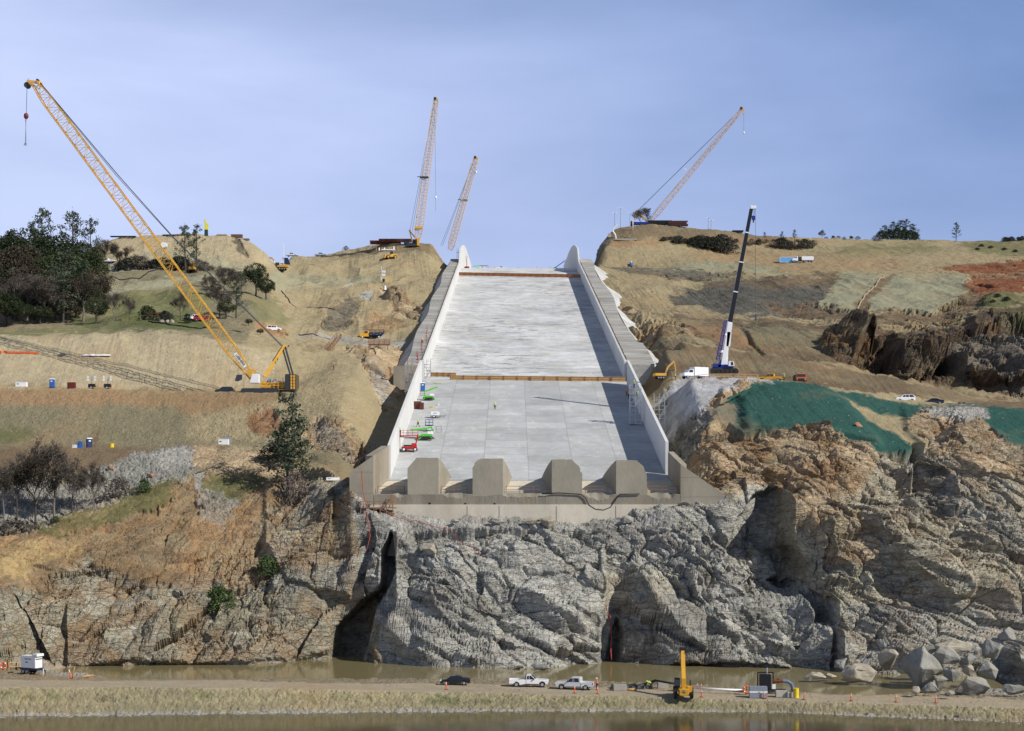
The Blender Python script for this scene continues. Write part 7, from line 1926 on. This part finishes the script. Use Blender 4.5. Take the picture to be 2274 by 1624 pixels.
m = MB(); m.box((0,0,.85), (2.6,1.0,1.65)); m.build('body', mat('box_gray', (.23,.26,.30), .5), t, bevel=.04); m = MB(); m.box((0,-.51,.9), (2.6,.02,.22)); m.build('stripe', C_WHITE, t); m = MB(); m.box((.1,-.53,.85), (.28,.02,.2)); m.build('latch', C_WOOD, t)
t = thing('pump', G(1708, 225.5), 0, 'black pump engine on skids with a grey blue hose bending to the right', 'pump')
m = MB(); m.box((0,0,.35), (5.0,1.4,.3)); m.build('skid', V_TRIM, t); m = MB(); m.box((-.6,0,1.7), (1.6,1.2,2.1)); m.bar((-1.7,0,.5),(-1.7,0,3.0),.16); m.bar((.6,0,.5),(.6,0,3.0),.16); m.bar((-1.7,0,3.0),(.6,0,3.0),.18); m.build('engine', C_BLACK, t, bevel=.04)
m = MB(); m.tube([(-.3,0,2.8),(-.3,0,3.7)], .12, 8); m.build('exhaust', C_CHROME, t); m = MB(); m.tube([(.6,0,1.7),(1.6,0,1.75),(2.0,0,1.75)], .26, 10); m.tube([(1.4,0,1.4),(1.4,0,2.1)], .2, 8); m.build('valve', C_RUST, t)
m = MB(); m.tube([(2.0,0,1.75),(2.7,0,1.7),(3.3,0,1.3),(3.5,0,.7),(3.5,.1,.2)], .26, 10); m.build('hose', mat('hose_blue', (.12,.16,.25), .6), t); m = MB(); m.box((.6,-.62,1.0), (.5,.1,.7)); m.build('control_panel', C_WHITE, t)
M_CB = concrete('block_gray', (.38,.36,.31), .6, None)
def cblock(label, loc, d, rz=0, nm='concrete_block'):
    t = thing(nm, loc, rz, label, 'concrete block', 'precast blocks by the river road'); m = MB(); m.box((0,0,d[2]/2), d); m.build('block', M_CB, t, bevel=.06); m = MB(); m.bar((-.15,0,d[2]+.1),(.15,0,d[2]+.1),.04); m.bar((-.15,0,d[2]-.05),(-.15,0,d[2]+.1),.04); m.bar((.15,0,d[2]-.05),(.15,0,d[2]+.1),.04); m.build('lifting_loop', C_RUST, t)
cblock('long concrete block under the pump hose', G(1738,222.4), (2.1,.9,.95)); cblock('narrow upright concrete block, left of the two beside the yellow barrel', G(1751.5,222), (.55,.9,.9)); cblock('narrow upright concrete block touching the yellow barrel side', G(1759.5,221.8), (.5,.9,.9))
cblock('square concrete block behind the lime clad worker', G(1472,231), (1.6,.9,1.1)); cblock('flat brown concrete block on black sheeting by the road', G(1377,227.8), (2.0,1.0,.9)); cblock('pale concrete block beside the rear wheel of the telehandler', G(1505,227.5), (1.0,.9,.9))
def pipe(name, label, pts, r, mt, cat='pipe', n=10):
    t = MB(); o = Vector(pts[0]); t.tube([Vector(q)-o for q in pts], r, n); ob = t.build(name, mt, None, True, loc=o); return tag(ob, label, cat)
pipe('discharge_pipe', 'long white discharge pipe between telehandler and life ring', [G(1546,226,.7), G(1600,225.2,.62), G(1652,224.6,.6)], .17, C_WHITE)
pipe('suction_pipe', 'black pipe reaching from the telehandler over the bent worker', [G(1455,229.5,1.25), G(1500,227,1.15)], .16, V_TRIM)
pipe('black_hose', 'sagging black hose end dipping into the pool', [G(1455,229.5,1.25), G(1445,231,.9), G(1434,233,.5), G(1425,236,.2)], .2, V_TRIM, 'hose')
random.seed(4)
def tarp(label, loc, sx, sy, h, mt, seed):
    R = np.random.RandomState(seed); n = 14; m = MB(); vs = []
    for i in range(n):
        for j in range(8):
            e = min(i, n-1-i, j, 7-j); vs.append((sx*(i/(n-1)-.5)+R.uniform(-.1,.1), sy*(j/7-.5)+R.uniform(-.1,.1), (-.05 if e == 0 else h*R.uniform(.3,1))))
    m.add(vs, [(i*8+j,(i+1)*8+j,(i+1)*8+j+1,i*8+j+1) for i in range(n-1) for j in range(7)]); o = m.build('plastic_sheet', mt, None, loc=loc); return tag(o, label, 'sheeting')
tarp('crumpled black plastic sheeting by the brown concrete block', G(1395,230), 5.5, 2.2, .7, V_TRIM, 1); tarp('second crumpled black sheet right of the brown block', G(1426,230.5), 3.5, 2.0, .55, V_TRIM, 2)
pipe('timber_log', 'tan log lying before the black sheeting', [G(1388,227.6,.2), G(1414,227.3,.2)], .2, C_WOOD, 'log')
# generator trailer at the left
t = thing('generator_trailer', G(70, 238.5), math.radians(-28), 'white box generator on a twin axle trailer at the lower left', 'generator')
m = MB(); m.box((0,0,1.9), (3.1,1.5,1.9)); m.box((1.35,0,2.98), (1.1,1.5,.4)); m.build('housing', C_WHITE, t, bevel=.05)
m = MB(); m.box((0,-.76,2.35), (1.4,.02,.12)); m.box((1.56,0,2.35), (.02,1.3,.16)); m.box((-.3,-.76,1.85), (.5,.02,.16)); m.box((1.56,.5,2.8), (.02,.22,.2)); m.build('vent_strip', V_TRIM, t)
m = MB(); m.box((.1,0,.78), (3.6,1.5,.32)); m.bar((1.8,0,.7),(3.1,0,.6),.12); m.bar((2.9,0,.6),(2.9,0,.02),.09); m.build('trailer_frame', mat('frame_navy', (.02,.025,.05), .5), t)
for x in (-.9,-.15):
    for s in (-1,1): wheel(t, x, s*.82, .38, .24, C_GRAY)
pipe('driftwood', 'bleached plank lying on the rubble at the tip of the pool', [G(182,232,.15), G(208,234.5,.55)], .12, C_WOOD, 'plank'); pipe('survey_stake', 'pale stake leaning beside the faded marker', [G(160,233,0), G(166,232.6,1.9)], .06, C_WOOD, 'stake')
pipe('trailer_stake', 'thin white stake right of the white generator', [G(96,235,0), G(96,235,1.2)], .05, C_WHITE, 'stake')
# --- hilltop clutter
def stack(label, base, L, W_, layers, mt, seed, rz=0.0, nm='beam_stack', th=.55):
    R = random.Random(seed); t = thing(nm, base, rz, label, 'steel stack')
    for k in range(layers):
        m = MB(); x = R.uniform(-.4,.4)
        for s in np.arange(-W_/2, W_/2+.1, .9): m.box((x, s, th*k+th*.72), (L,.3,.08)); m.box((x,s,th*k+th*.4), (L,.08,th*.6)); m.box((x,s,th*k+.1), (L,.3,.08))
        for q in range(6): m.box((x-L*.42+L*.84*q/5,0,th*k+th*.4), (.25,W_,th*.5))
        m.build('layer', mt, t)
    return t
M_BEAM = mat('black_steel', (.03,.025,.025), .7, var=.3); M_BEAMR = mat('dull_red_steel', (.13,.06,.045), .8, var=.3)
stack('dark stack of long black steel forms at the foot of the hilltop crane', hit(1466, 499, 790), 12.5, 3, 4, M_BEAM, 1); stack('paler brown stack of steel forms right of the black stack', hit(1505, 503, 790), 10, 3, 5, M_BEAMR, 2)
stack('small dark heap of steel alone on the brow', hit(1638, 514, 790), 6, 3, 2, M_BEAM, 3)
stack('rust red stack of beams on the shoulder of the brown hill', hit(857, 543, 720), 15, 3, 2, C_RUST, 4, .05, th=.9); stack('higher rusty stack on the crest just left of the tall crane', G(877, 745, .5), 16, 3, 2, C_RUST, 5, th=.8)
stack('orange brown steel boxes on the flat topped mound', hit(525, 524, 640), 5, 2.5, 2, C_WOODD, 6, th=.8); stack('smaller orange brown box right of the larger ones on the mound', hit(547, 528, 640), 3, 2, 1, C_WOODD, 7, th=.9)
stack('flat dark bars lying on the left end of the mound top', hit(275, 527, 640), 11, 2, 1, M_BEAM, 8, th=.5); stack('dark bars lying on the mound top behind the boom', hit(385, 524, 640), 9, 2, 1, M_BEAM, 9, th=.5)
stack('pale boxes on the mound between yellow figure and orange boxes', hit(493, 523, 640), 4.5, 2, 1, mat('pale_box', (.55,.48,.38), .7), 10, th=.7)
t = thing('folded_boom_pump', hit(458, 523, 640), 0, 'upright yellow folded arm on a dark green post on the mound top', 'pump')
m = MB(); m.box((0,0,1.2), (1.5,1.5,2.8), taper=.9); m.build('post', mat('dark_green', (.01,.05,.045), .6), t, bevel=.1)
m = MB(); m.bar((-.2,0,2.4),(.0,0,5.6),1.0); m.bar((.4,0,2.6),(.7,0,4.0),.7); m.bar((-.1,0,5.2),(-.7,0,7.2),.7); m.bar((.2,0,4.6),(1.1,0,4.2),.5); m.bar((.2,0,5.3),(.9,0,5.0),.5); m.build('arm', mat('bright_yellow', (.72,.66,.03), .5), t, bevel=.1)
def pole(label, base, h, heads=2, mt=C_GRAY, nm='lamp_post', g_='lamp posts on the right hilltop'):
    t = thing(nm, base, 0, label, 'lamp post', g_); m = MB(); m.tube([(0,0,-.3),(0,0,h)], [.16,.10], 8); m.build('pole', mt, t)
    m = MB(); m.bar((-.9,0,h),(.9,0,h+.1),.12); m.build('crossarm', mt, t)
    for s in (-.8,.8)[:heads]: m = MB(); m.box((s,-.2,h+.2), (.7,.4,.45)); m.build('lamp', C_WHITE, t)
pole('lamp post at the left brow of the right hill', hit(1365, 508, 780), 8.5); pole('tallest lamp post on the right hill', hit(1378, 501, 780), 10); pole('thin lamp post left of the hilltop crane', hit(1399, 500, 780), 7, 1)
pole('lamp post on the brow right of the stacks, the left of two', hit(1573, 507, 790), 5.8, 1); pole('lamp post on the brow right of the stacks, with two lamps', hit(1579, 508, 790), 4.6)
pole('lamp post beyond the right wall top, nearer the wall', Vector(((1306-CX)*800/F, 798, gz(1306,798))), 8, 1); pole('lamp post beyond the right wall top, shorter one', Vector(((1312-CX)*806/F, 806, gz(1312,806))), 7, 1)
pole('flag mast beside the solar panel', hit(630, 590, 600), 9.5, 1, C_WHITE, 'flag_mast', None)
t = thing('solar_panel', hit(637, 590, 600), .2, 'dark tilted solar panel at the foot of the flag mast', 'solar panel'); m = MB(); m.add([(-1.2,-.8,.5),(1.6,-.6,.3),(.6,.6,3.6),(-2.0,.4,3.7)], [(0,1,2,3)]); m.add([(-1.2,-.7,.45),(1.6,-.5,.25),(.6,.7,3.55),(-2.0,.5,3.65)], [(3,2,1,0)]); m.build('panel', mat('solar_blue', (.01,.02,.06), .2), t)
m = MB(); m.bar((0,.4,-.2),(0,.4,2),.15); m.build('leg', C_GRAY, t)
t = thing('weather_mast', hit(851, 628, 600), 0, 'white instrument mast with boxes and a yellow tripod on the terrace', 'mast'); m = MB(); m.bar((-.8,0,0),(-.8,0,7.0),.2); m.bar((-2.0,0,4.4),(1.2,0,4.7),.15); m.build('mast', C_WHITE, t)
for x, z in ((-.2,3.2),(.6,3.2),(-.2,4.6),(.6,4.6)): m = MB(); m.box((x,-.2,z), (.75,.2,.9)); m.build('panel', C_WHITE, t)
m = MB(); m.box((.2,0,.9), (.9,.8,1.2)); m.build('battery_box', C_BLACK, t)
m = MB(); m.bar((2.0,0,0),(2.6,0,3.0),.12); m.bar((3.4,0,0),(2.6,0,3.0),.12); m.bar((2.7,1,0),(2.6,0,3.0),.12); m.build('tripod', M_YB, t)
t = thing('survey_tripod', hit(855, 645, 570), 0, 'small white cone shaped instrument shelter below the mast', 'instrument'); m = MB(); m.tube([(0,0,-.1),(0,0,1.2),(0,0,2.0)], [.8,.35,.05], 10); m.build('shelter', C_WHITE, t); m = MB(); m.bar((0,0,1.8),(0,0,3.0),.12); m.build('finial', V_TRIM, t)
t = thing('drain_sumps', hit(865, 557, 700), 0, 'white sump pipes between yellow stakes below the skyline crane', 'sump pipes')
for x in (-5,-2.5,2): m = MB(); m.tube([(x,0,0),(x,0,2.0 if x > 0 else 1.4)], .35, 8); m.build('pipe', C_WHITE, t)
m = MB(); m.box((-.5,0,.35), (6.5,1.2,.5)); m.build('base', C_WHITE, t)
for x in (-6.4,-3.6,0,4.0,.8): m = MB(); m.bar((x,0,0),(x,0,1.7),.16); m.build('stake', M_YB, t)
# culvert terrace on the right hill
t = thing('culvert_wall', hit(1390, 533, 760), 0, 'pale concrete step with a bent white culvert pipe on the right hill', 'culvert'); m = MB(); m.box((0,0,.1), (11,2,.8)); m.build('ledge', M_CB, t)
m = MB(); m.tube([(-5,0,.2),(-5.4,0,2.6),(-6.6,0,4.4),(-6.0,0,6.0),(-4.0,0,8.0)], .35, 8); m.build('pipe', C_WHITE, t); m = MB(); m.box((-8.3,0,2.2), (1.6,1.2,1.8)); m.build('cabinet', M_CB, t)
pipe('white_vent', 'short white post with a crossbar in front of the hilltop crane', [hit(1405.5,512,770), hit(1405.5,512,770)+Vector((0,0,5.2))], .2, C_WHITE, 'post')
# top of the chute
crawler_lift('green lift parked against the left wall near the chute crest', chute_pt(1041, 585.5), 0, [(1.0,0,1.0),(-1.0,0,1.6),(3.0,0,2.2)], (-1.6,-.3,1.6), LIFTG)
cz = lambda px, y: Vector(((px-CX)*y/F, y, fz(y)))
crawler_lift('green lift folded on the chute crest', cz(1062, 772), 0, [(1.0,0,1.0),(1.4,0,2.2),(-2.6,0,1.9)], (2.2,.2,1.2), LIFTG)
crawler_lift('red lift behind the green one on the crest', cz(1071, 778), 0, [(-1.0,0,1.0),(-1.4,0,2.6),(2.6,0,2.4)], (2.8,.2,1.8), C_RED)
crawler_lift('red basket lift raised beside the left wall top', cz(1036.5, 748), 0, [(0,0,1.0),(0,0,3.5),(-.3,0,5.4)], (.0,-.5,5.6), C_RED, .9)
crawler_lift('blue boom lift reaching up to the top of the right wall', cz(1231, 776), 0, [(-1.2,0,.8),(1.0,0,1.8),(5.0,0,4.6)], (5.4,0,4.2), V_BLUE)
gc = 'orange posts on the chute crest'
for k, (px, y, lean) in enumerate(((1092,774,0),(1098,774,.1),(1106,775,0),(1099,757,.0),(1189,776,0),(1191,762,.1),(1203,772,0),(1218,774,0),(1222,774,0))): marker('thin orange post standing near the crest of the chute', cz(px, y), (0,lean), 1.5, gc)
gb = 'red barrier posts on the left backfill'
for k, y in enumerate((412, 418, 424, 430, 437, 445, 453, 462, 474)): 
    x = XL-1.6-.5*(k%3); p0 = Vector((x, y, bermz(y)-.1))
    t = thing('barrier_post', p0, 0, 'red barrier post on the backfill beside the left wall', 'barrier post', gb); m = MB(); m.bar((0,0,0),(0,0,1.7),.12); m.bar((-.5,0,.9),(.5,0,.9),.1); m.build('post', C_RED, t); m = MB(); m.box((0,0,.1),(.6,.5,.15)); m.build('base', V_TRIM, t)
for px in (905, 915): 
    p0 = Vector(((px-CX)*410/F, 410, bermz(410)-.1)); t = thing('barrier_post', p0, 0, 'red barrier post on the backfill beside the left wall', 'barrier post', gb); m = MB(); m.bar((0,0,0),(0,0,1.5),.1); m.build('post', C_RED, t); m = MB(); m.box((0,0,.1),(.5,.4,.15)); m.build('base', V_TRIM, t)
# --- hoses, ropes and silt fences over the ground
def draped(name, label, pts, r, mt, cat, y0=None, lift=.15, n=8, on=False):
    P_ = []
    for (px, py, Y) in pts: P_.append((px, py, Y))
    out = []
    for a, b in zip(P_[:-1], P_[1:]):
        for k in range(n):
            t_ = k/n; px = a[0]+(b[0]-a[0])*t_; py = a[1]+(b[1]-a[1])*t_; Y = a[2]+(b[2]-a[2])*t_
            q = G(px, Y) if on else hit(px, py, Y-14, Y+30); out.append(q + Vector((0,-r,lift)))
    return pipe(name, label, out, r, mt, cat, 6)
M_HOSE = mat('red_hose', (.35,.05,.03), .6)
def face(pts, Y, dy=-.25): return [W(px, py, Y) + Vector((0, dy, 0)) for px, py in pts]
o = MB(); 
pipe('black_cable', 'black hose hanging in a loop from the broken lip at the right', face([(1203,1097),(1240,1095),(1290,1098),(1300,1106),(1308,1122),(1322,1131),(1340,1133),(1355,1127),(1368,1108),(1376,1098),(1420,1097)], LIP), .11, V_TRIM, 'hose')
pipe('hanging_hose', 'thin red hose running down beside the left wing wall', [W(803,1045,286.5)+Vector((0,-.5,0)), W(806,1090,285.5), W(815,1130,284.5), W(817,1160,282.5), W(822,1190,281), W(815,1220,279)], .07, M_HOSE, 'hose', 6)
draped('cliff_rope', 'long red rope lying down the ledges under the spillway', [(860,1150,284),(960,1172,281),(1000,1190,279),(1055,1228,277),(1085,1250,276)], .06, M_HOSE, 'rope')
draped('cliff_hose', 'red hose hanging down the cleft to the pool', [(1340,1340,272),(1355,1380,270),(1358,1420,268),(1356,1460,266),(1358,1474,265)], .09, M_HOSE, 'hose')
for lb, pts in (('black silt pipe curving over the grassy left slope', [(197,640,555),(260,636,560),(310,628,570),(345,612,590),(352,603,600)]), ('black silt fence along the left of the gravel track', [(664,750,485),(700,750,488),(735,751,488)]),
                ('dark pipe lying on the tan slope above the gravel track', [(812,738,500),(745,672,560),(650,667,560)][1:]), ('long dark pipe running below the parked cars on the left', [(330,706,440),(400,722,432),(470,738,428),(540,752,425)]), ('curved dark pipe on the bare slope right of the oaks', [(625,640,600),(650,664,570),(700,672,570)])):
    draped('silt_pipe', lb, pts, .22, V_TRIM, 'pipe', on=True, n=14)
draped('drain_pipe', 'straight tan drain pipe running down between the two straw panels', [(1963,613,665),(1925,655,605),(1893,700,545)], .28, mat('tan_pipe', (.36,.27,.16), .7), 'pipe', on=True, n=20)
# --- boulders
def boulder(label, c, d, mt, seed, rz=0.0, group='boulders'):
    R = np.random.RandomState(seed); bm = bmesh.new()
    for k in range(15):
        v = R.normal(size=3); v /= np.linalg.norm(v); v = v*np.array(d)/2*(.9+.25*R.rand()); bm.verts.new(v)
    r = bmesh.ops.convex_hull(bm, input=bm.verts); bmesh.ops.delete(bm, geom=[g for g in r['geom_interior'] if isinstance(g, bmesh.types.BMVert)], context='VERTS')
    bmesh.ops.bevel(bm, geom=list(bm.edges), offset=min(d)*.02, segments=1, affect='EDGES')
    bmesh.ops.triangulate(bm, faces=bm.faces); 
    bmesh.ops.subdivide_edges(bm, edges=bm.edges, cuts=3, use_grid_fill=True)
    co = np.array([v.co for v in bm.verts]); n = vnoise(co/1.3+seed, 3)*.20 + vnoise(co/.5+seed, 4)*.09 + vnoise(co/.22, 5)*.03; s = min(1, min(d)/2.5)
    for v, q in zip(bm.verts, n): v.co += v.normal*float(q)*s if v.normal.length else v.co*0
    bm.normal_update(); me = bpy.data.meshes.new('boulder'); bm.to_mesh(me); bm.free(); me.materials.append(mt)
    o = bpy.data.objects.new('boulder', me); COL.objects.link(o); o.location = c; o.rotation_euler.z = rz; return tag(o, label, 'boulder', group)
B_G = concrete('boulder_gray', (.29,.285,.25), 1.0, None, (1,1,1), bump=.12); B_T = concrete('boulder_tan', (.40,.355,.28), .8, None, (1,1,1), bump=.12)
def bpx(px, py, w, h, Y, lb, mt, seed, dep=.9, group='boulders heaped at the right end of the pool'):
    k = Y/F; return boulder(lb, W(px, py, Y), (w*k, min(w,h)*k*dep*1.2, h*k), mt, seed, 0, group)
for a in [(1811,1503,52,24,241,'low pale boulder alone in the pool shallows',B_T,1),(1845,1501,30,16,242,'flat boulder right of the lone one in the shallows',B_T,2),(1905,1495,86,54,238,'wide tan boulder with dark roots on it',B_T,3),(1977,1464,54,52,240,'smooth pale pinkish boulder left of the huge grey one',B_T,4),
          (2038,1482,108,96,234,'huge grey boulder, largest of the heap',B_G,5),(2102,1462,60,48,237,'tan grey boulder touching the huge one on its upper right',B_G,6),(2119,1436,84,34,241,'long flat slab lying on top of the heap',B_T,7),(2117,1493,40,52,230,'egg shaped pale boulder right of the huge one',B_G,8),
          (2153,1523,86,50,224,'pointed brownish boulder by the last marker post',B_G,9),(2087,1515,46,34,227,'blocky grey boulder in front of the huge one',B_G,10),(2069,1531,42,28,222,'low wedge boulder at the road edge',B_G,11),(2033,1533,22,18,221,'small pale boulder under the huge one',B_T,12),
          (2150,1487,30,28,232,'small bright white boulder in the shade of the heap',B_T,13),(2150,1464,42,30,236,'dark boulder high on the right of the heap',B_G,14),(1867,1475,34,36,245,'grey boulder at the cliff foot left of the tan one',B_G,15),(2064,1444,56,30,243,'grey slab boulder above the huge one',B_G,16),
          (2190,1490,50,50,233,'shaded boulder right of the pointed one',B_G,17),(2205,1440,50,50,240,'broken dark block above the shaded boulders',B_G,19),(2236,1412,40,50,240,'upright broken slab at the top right of the heap',B_G,20),(2110,1560-20,26,14,219,'small rubble boulder beside the road at the right',B_G,21),(2250,1530,60,26,222,'low earthy boulder at the right edge of the road',B_G,22)]:
    bpx(*a)
for a in [(1218,1137,34,30,285.4,'pale boulder resting against the sill',B_T,31),(1180,1153,46,18,283,'flat pale slab lying below the sill',B_T,32),(1105,1142,44,9,284.5,'thin slab tilted on rubble under the sill',B_G,33),(955,1218,44,30,277,'brownish boulder perched on the ledge left of centre',B_T,34),(1010,1125+15,20,10,284,'small grey block at the foot of the sill',B_G,35),(1395,1150,30,22,283,'angular grey boulder below the right part of the sill',B_G,36),
          (1520,1133,30,18,283,'small boulder leaning on the right end of the sill',B_G,37),(1700,1375,28,20,262,'boulder on the ledge above the right pool shore',B_G,38),(1155,1480,26,12,257,'rounded stone at the waterline below centre',B_G,40),(1205,1481,44,14,257,'broad flat stone at the waterline below centre',B_G,41),
          (225,1030,0,0,0,'',B_T,0),(1905,946,22,16,318,'reddish boulder stuck on the green slope',None,43)]:
    if a[4] == 0: continue
    a = list(a); 
    if a[6] is None: a[6] = mat('boulder_red', (.34,.19,.11), .9, var=.3, bump=.1)
    if a[4] > 280 and a[4] < 290:      # stones at the foot of the sill sit on the rock
        q = G(a[0], 284.5); k = q.y/F; boulder(a[5], q + Vector((0, -.4, a[3]*k*.25)), (a[2]*k, min(a[2], a[3])*k*1.1, a[3]*k), a[6], a[7], 0, 'loose boulders on the rock'); continue
    bpx(*a, group='loose boulders on the rock')
for i, (px, py, w, h, c, lb) in enumerate([(337,1068-6,12,8,'r','orange round boulder on the grey rock fill'),(246,1047,14,9,'r','brown boulder at the head of the rock fill'),(190,1024,0,0,'','')]):
    if w: q = hit(px, py, 305); k = q.y/F; boulder(lb, q+Vector((0,0,.2)), (w*k*1.6, w*k, h*k*1.6), MATS.get('boulder_red') or B_T, 60+i, 0, 'orange boulders on the rock fill')
q = hit(300, 1050, 305)
for i, (px, py, w, lb) in enumerate([(366,692,10,'left grey garden sized boulder below the broad bush'),(381,693,8,'round grey boulder among the three below the broad bush'),(391,696,11,'pale tan boulder, right one of the three below the bush')]):
    q = G(300+ (px-300)*.9, 443); k = q.y/F; boulder(lb, q+Vector((0,0,.3)), (w*k*1.2,w*k,w*k), B_T, 70+i, 0, 'three boulders below the broad bush')

t = thing('safety_fence', hit(-5, 786, 385), 0, 'low orange safety fence lying along the tan cut at the far left', 'fence'); o_ = t.location
m = MB(); m2_ = MB(); pr = None
for k in range(14):
    q = hit(-5 + k*7.0, 785.5 + .25*k, 385) - o_
    m.bar(q - Vector((0,.1,.2)), q + Vector((0,-.1,.75)), .06)
    if pr is not None: m2_.hexa([pr+Vector((0,-.12,.1)), q+Vector((0,-.12,.1)), q+Vector((0,-.08,.1)), pr+Vector((0,-.08,.1)), pr+Vector((0,-.12,.6)), q+Vector((0,-.12,.6)), q+Vector((0,-.08,.6)), pr+Vector((0,-.08,.6))])
    pr = q
m.build('post', C_WOODD, t); m2_.build('mesh', C_ORANGE, t)
tarp('pale plastic sheet lying on the tan cut above the red box', hit(215, 792, 385), 7.5, 1.6, .35, C_WHITE, 5)
# ------------------------------------------------------------------ camera, light, sky
cam = bpy.data.cameras.new('camera'); co = bpy.data.objects.new('camera', cam); COL.objects.link(co)
co.location = (0, 0, 0); co.rotation_euler = (rad(90), 0, 0)
cam.sensor_width = 36; cam.lens = 36 * F / 2274; cam.shift_y = (HY - 812) / 2274; cam.clip_start = 1; cam.clip_end = 6000
scene.camera = co
SUN = Vector((.705, -.375, .602)).normalized()
sl_ = bpy.data.lights.new('sun', 'SUN'); sl_.energy = 4.9; sl_.angle = rad(.5); sl_.color = (1, .95, .87)
so = bpy.data.objects.new('sun', sl_); COL.objects.link(so); so.rotation_euler = SUN.to_track_quat('Z', 'Y').to_euler()
wd = bpy.data.worlds.new('World'); scene.world = wd; wd.use_nodes = True
N = wd.node_tree.nodes; L = wd.node_tree.links; bg = N['Background']; bg.inputs['Strength'].default_value = .07
sky = N.new('ShaderNodeTexSky'); sky.sky_type = 'NISHITA'; sky.sun_disc = False
sky.sun_elevation = math.asin(SUN.z); sky.sun_rotation = math.atan2(SUN.x, SUN.y)
sky.air_density = 1.0; sky.dust_density = .8; sky.ozone_density = 1.5; sky.altitude = 200
tc = N.new('ShaderNodeTexCoord')
mp = N.new('ShaderNodeMapping'); mp.inputs['Scale'].default_value = (1.2, 1.2, 4.5); mp.inputs['Rotation'].default_value = (0, rad(-12), rad(15)); L.new(tc.outputs['Generated'], mp.inputs['Vector'])
nz = N.new('ShaderNodeTexNoise'); nz.inputs['Scale'].default_value = 2.2; nz.inputs['Detail'].default_value = 7; nz.inputs['Roughness'].default_value = .55; nz.inputs['Distortion'].default_value = .2
L.new(mp.outputs['Vector'], nz.inputs['Vector'])
r = N.new('ShaderNodeMapRange'); r.inputs['From Min'].default_value = .35; r.inputs['From Max'].default_value = .7; r.inputs['To Min'].default_value = .84; r.inputs['To Max'].default_value = 1.0
L.new(nz.outputs['Fac'], r.inputs['Value'])
# thin high cloud, denser towards the left and low in the sky
sx = N.new('ShaderNodeSeparateXYZ'); L.new(tc.outputs['Generated'], sx.inputs[0])
rx_ = N.new('ShaderNodeMapRange'); rx_.inputs['From Min'].default_value = -.25; rx_.inputs['From Max'].default_value = .38; rx_.inputs['To Min'].default_value = 1.0; rx_.inputs['To Max'].default_value = .80
L.new(sx.outputs['X'], rx_.inputs['Value'])
mu0 = N.new('ShaderNodeMath'); mu0.operation = 'MULTIPLY'; L.new(r.outputs['Result'], mu0.inputs[0]); L.new(rx_.outputs['Result'], mu0.inputs[1])
# the haze lies in the low band of the sky; overhead it is clear and deep
rz_ = N.new('ShaderNodeMapRange'); rz_.inputs['From Min'].default_value = .28; rz_.inputs['From Max'].default_value = .55; rz_.inputs['To Min'].default_value = 1.0; rz_.inputs['To Max'].default_value = .05
L.new(sx.outputs['Z'], rz_.inputs['Value'])
mu = N.new('ShaderNodeMath'); mu.operation = 'MULTIPLY'; mu.use_clamp = True; L.new(mu0.outputs[0], mu.inputs[0]); L.new(rz_.outputs['Result'], mu.inputs[1])
mx = N.new('ShaderNodeMix'); mx.data_type = 'RGBA'
L.new(mu.outputs[0], mx.inputs['Factor'])
A_ = [i for i in mx.inputs if i.name == 'A' and i.type == 'RGBA'][0]; B_ = [i for i in mx.inputs if i.name == 'B' and i.type == 'RGBA'][0]
L.new(sky.outputs['Color'], A_); 
cm = N.new('ShaderNodeMix'); cm.data_type = 'RGBA'; ca = [i for i in cm.inputs if i.name == 'A' and i.type == 'RGBA'][0]; cb = [i for i in cm.inputs if i.name == 'B' and i.type == 'RGBA'][0]
ca.default_value = (3.4, 5.3, 10.4, 1); cb.default_value = (9.0, 10.4, 15.0, 1)
rc = N.new('ShaderNodeMapRange'); rc.inputs['From Min'].default_value = -.30; rc.inputs['From Max'].default_value = .36; rc.inputs['To Min'].default_value = .95; rc.inputs['To Max'].default_value = .0
L.new(sx.outputs['X'], rc.inputs['Value'])
ml = N.new('ShaderNodeMapRange'); ml.inputs['From Min'].default_value = .3; ml.inputs['From Max'].default_value = .7; ml.inputs['To Min'].default_value = -.14; ml.inputs['To Max'].default_value = .14; L.new(nz.outputs['Fac'], ml.inputs['Value'])
hz = N.new('ShaderNodeMapRange'); hz.inputs['From Min'].default_value = .12; hz.inputs['From Max'].default_value = .32; hz.inputs['To Min'].default_value = .22; hz.inputs['To Max'].default_value = -.12; L.new(sx.outputs['Z'], hz.inputs['Value'])
ad = N.new('ShaderNodeMath'); ad.operation = 'ADD'; L.new(rc.outputs['Result'], ad.inputs[0]); L.new(ml.outputs['Result'], ad.inputs[1])
ad2 = N.new('ShaderNodeMath'); ad2.operation = 'ADD'; ad2.use_clamp = True; L.new(ad.outputs[0], ad2.inputs[0]); L.new(hz.outputs['Result'], ad2.inputs[1]); L.new(ad2.outputs[0], cm.inputs['Factor'])
L.new([o for o in cm.outputs if o.type == 'RGBA'][0], B_)
L.new([o for o in mx.outputs if o.type == 'RGBA'][0], bg.inputs['Color'])
scene.view_settings.view_transform = 'Standard'; scene.view_settings.look = 'None'; scene.view_settings.exposure = 0; scene.view_settings.gamma = 1
scene.cycles.max_bounces = 4; scene.cycles.diffuse_bounces = 2
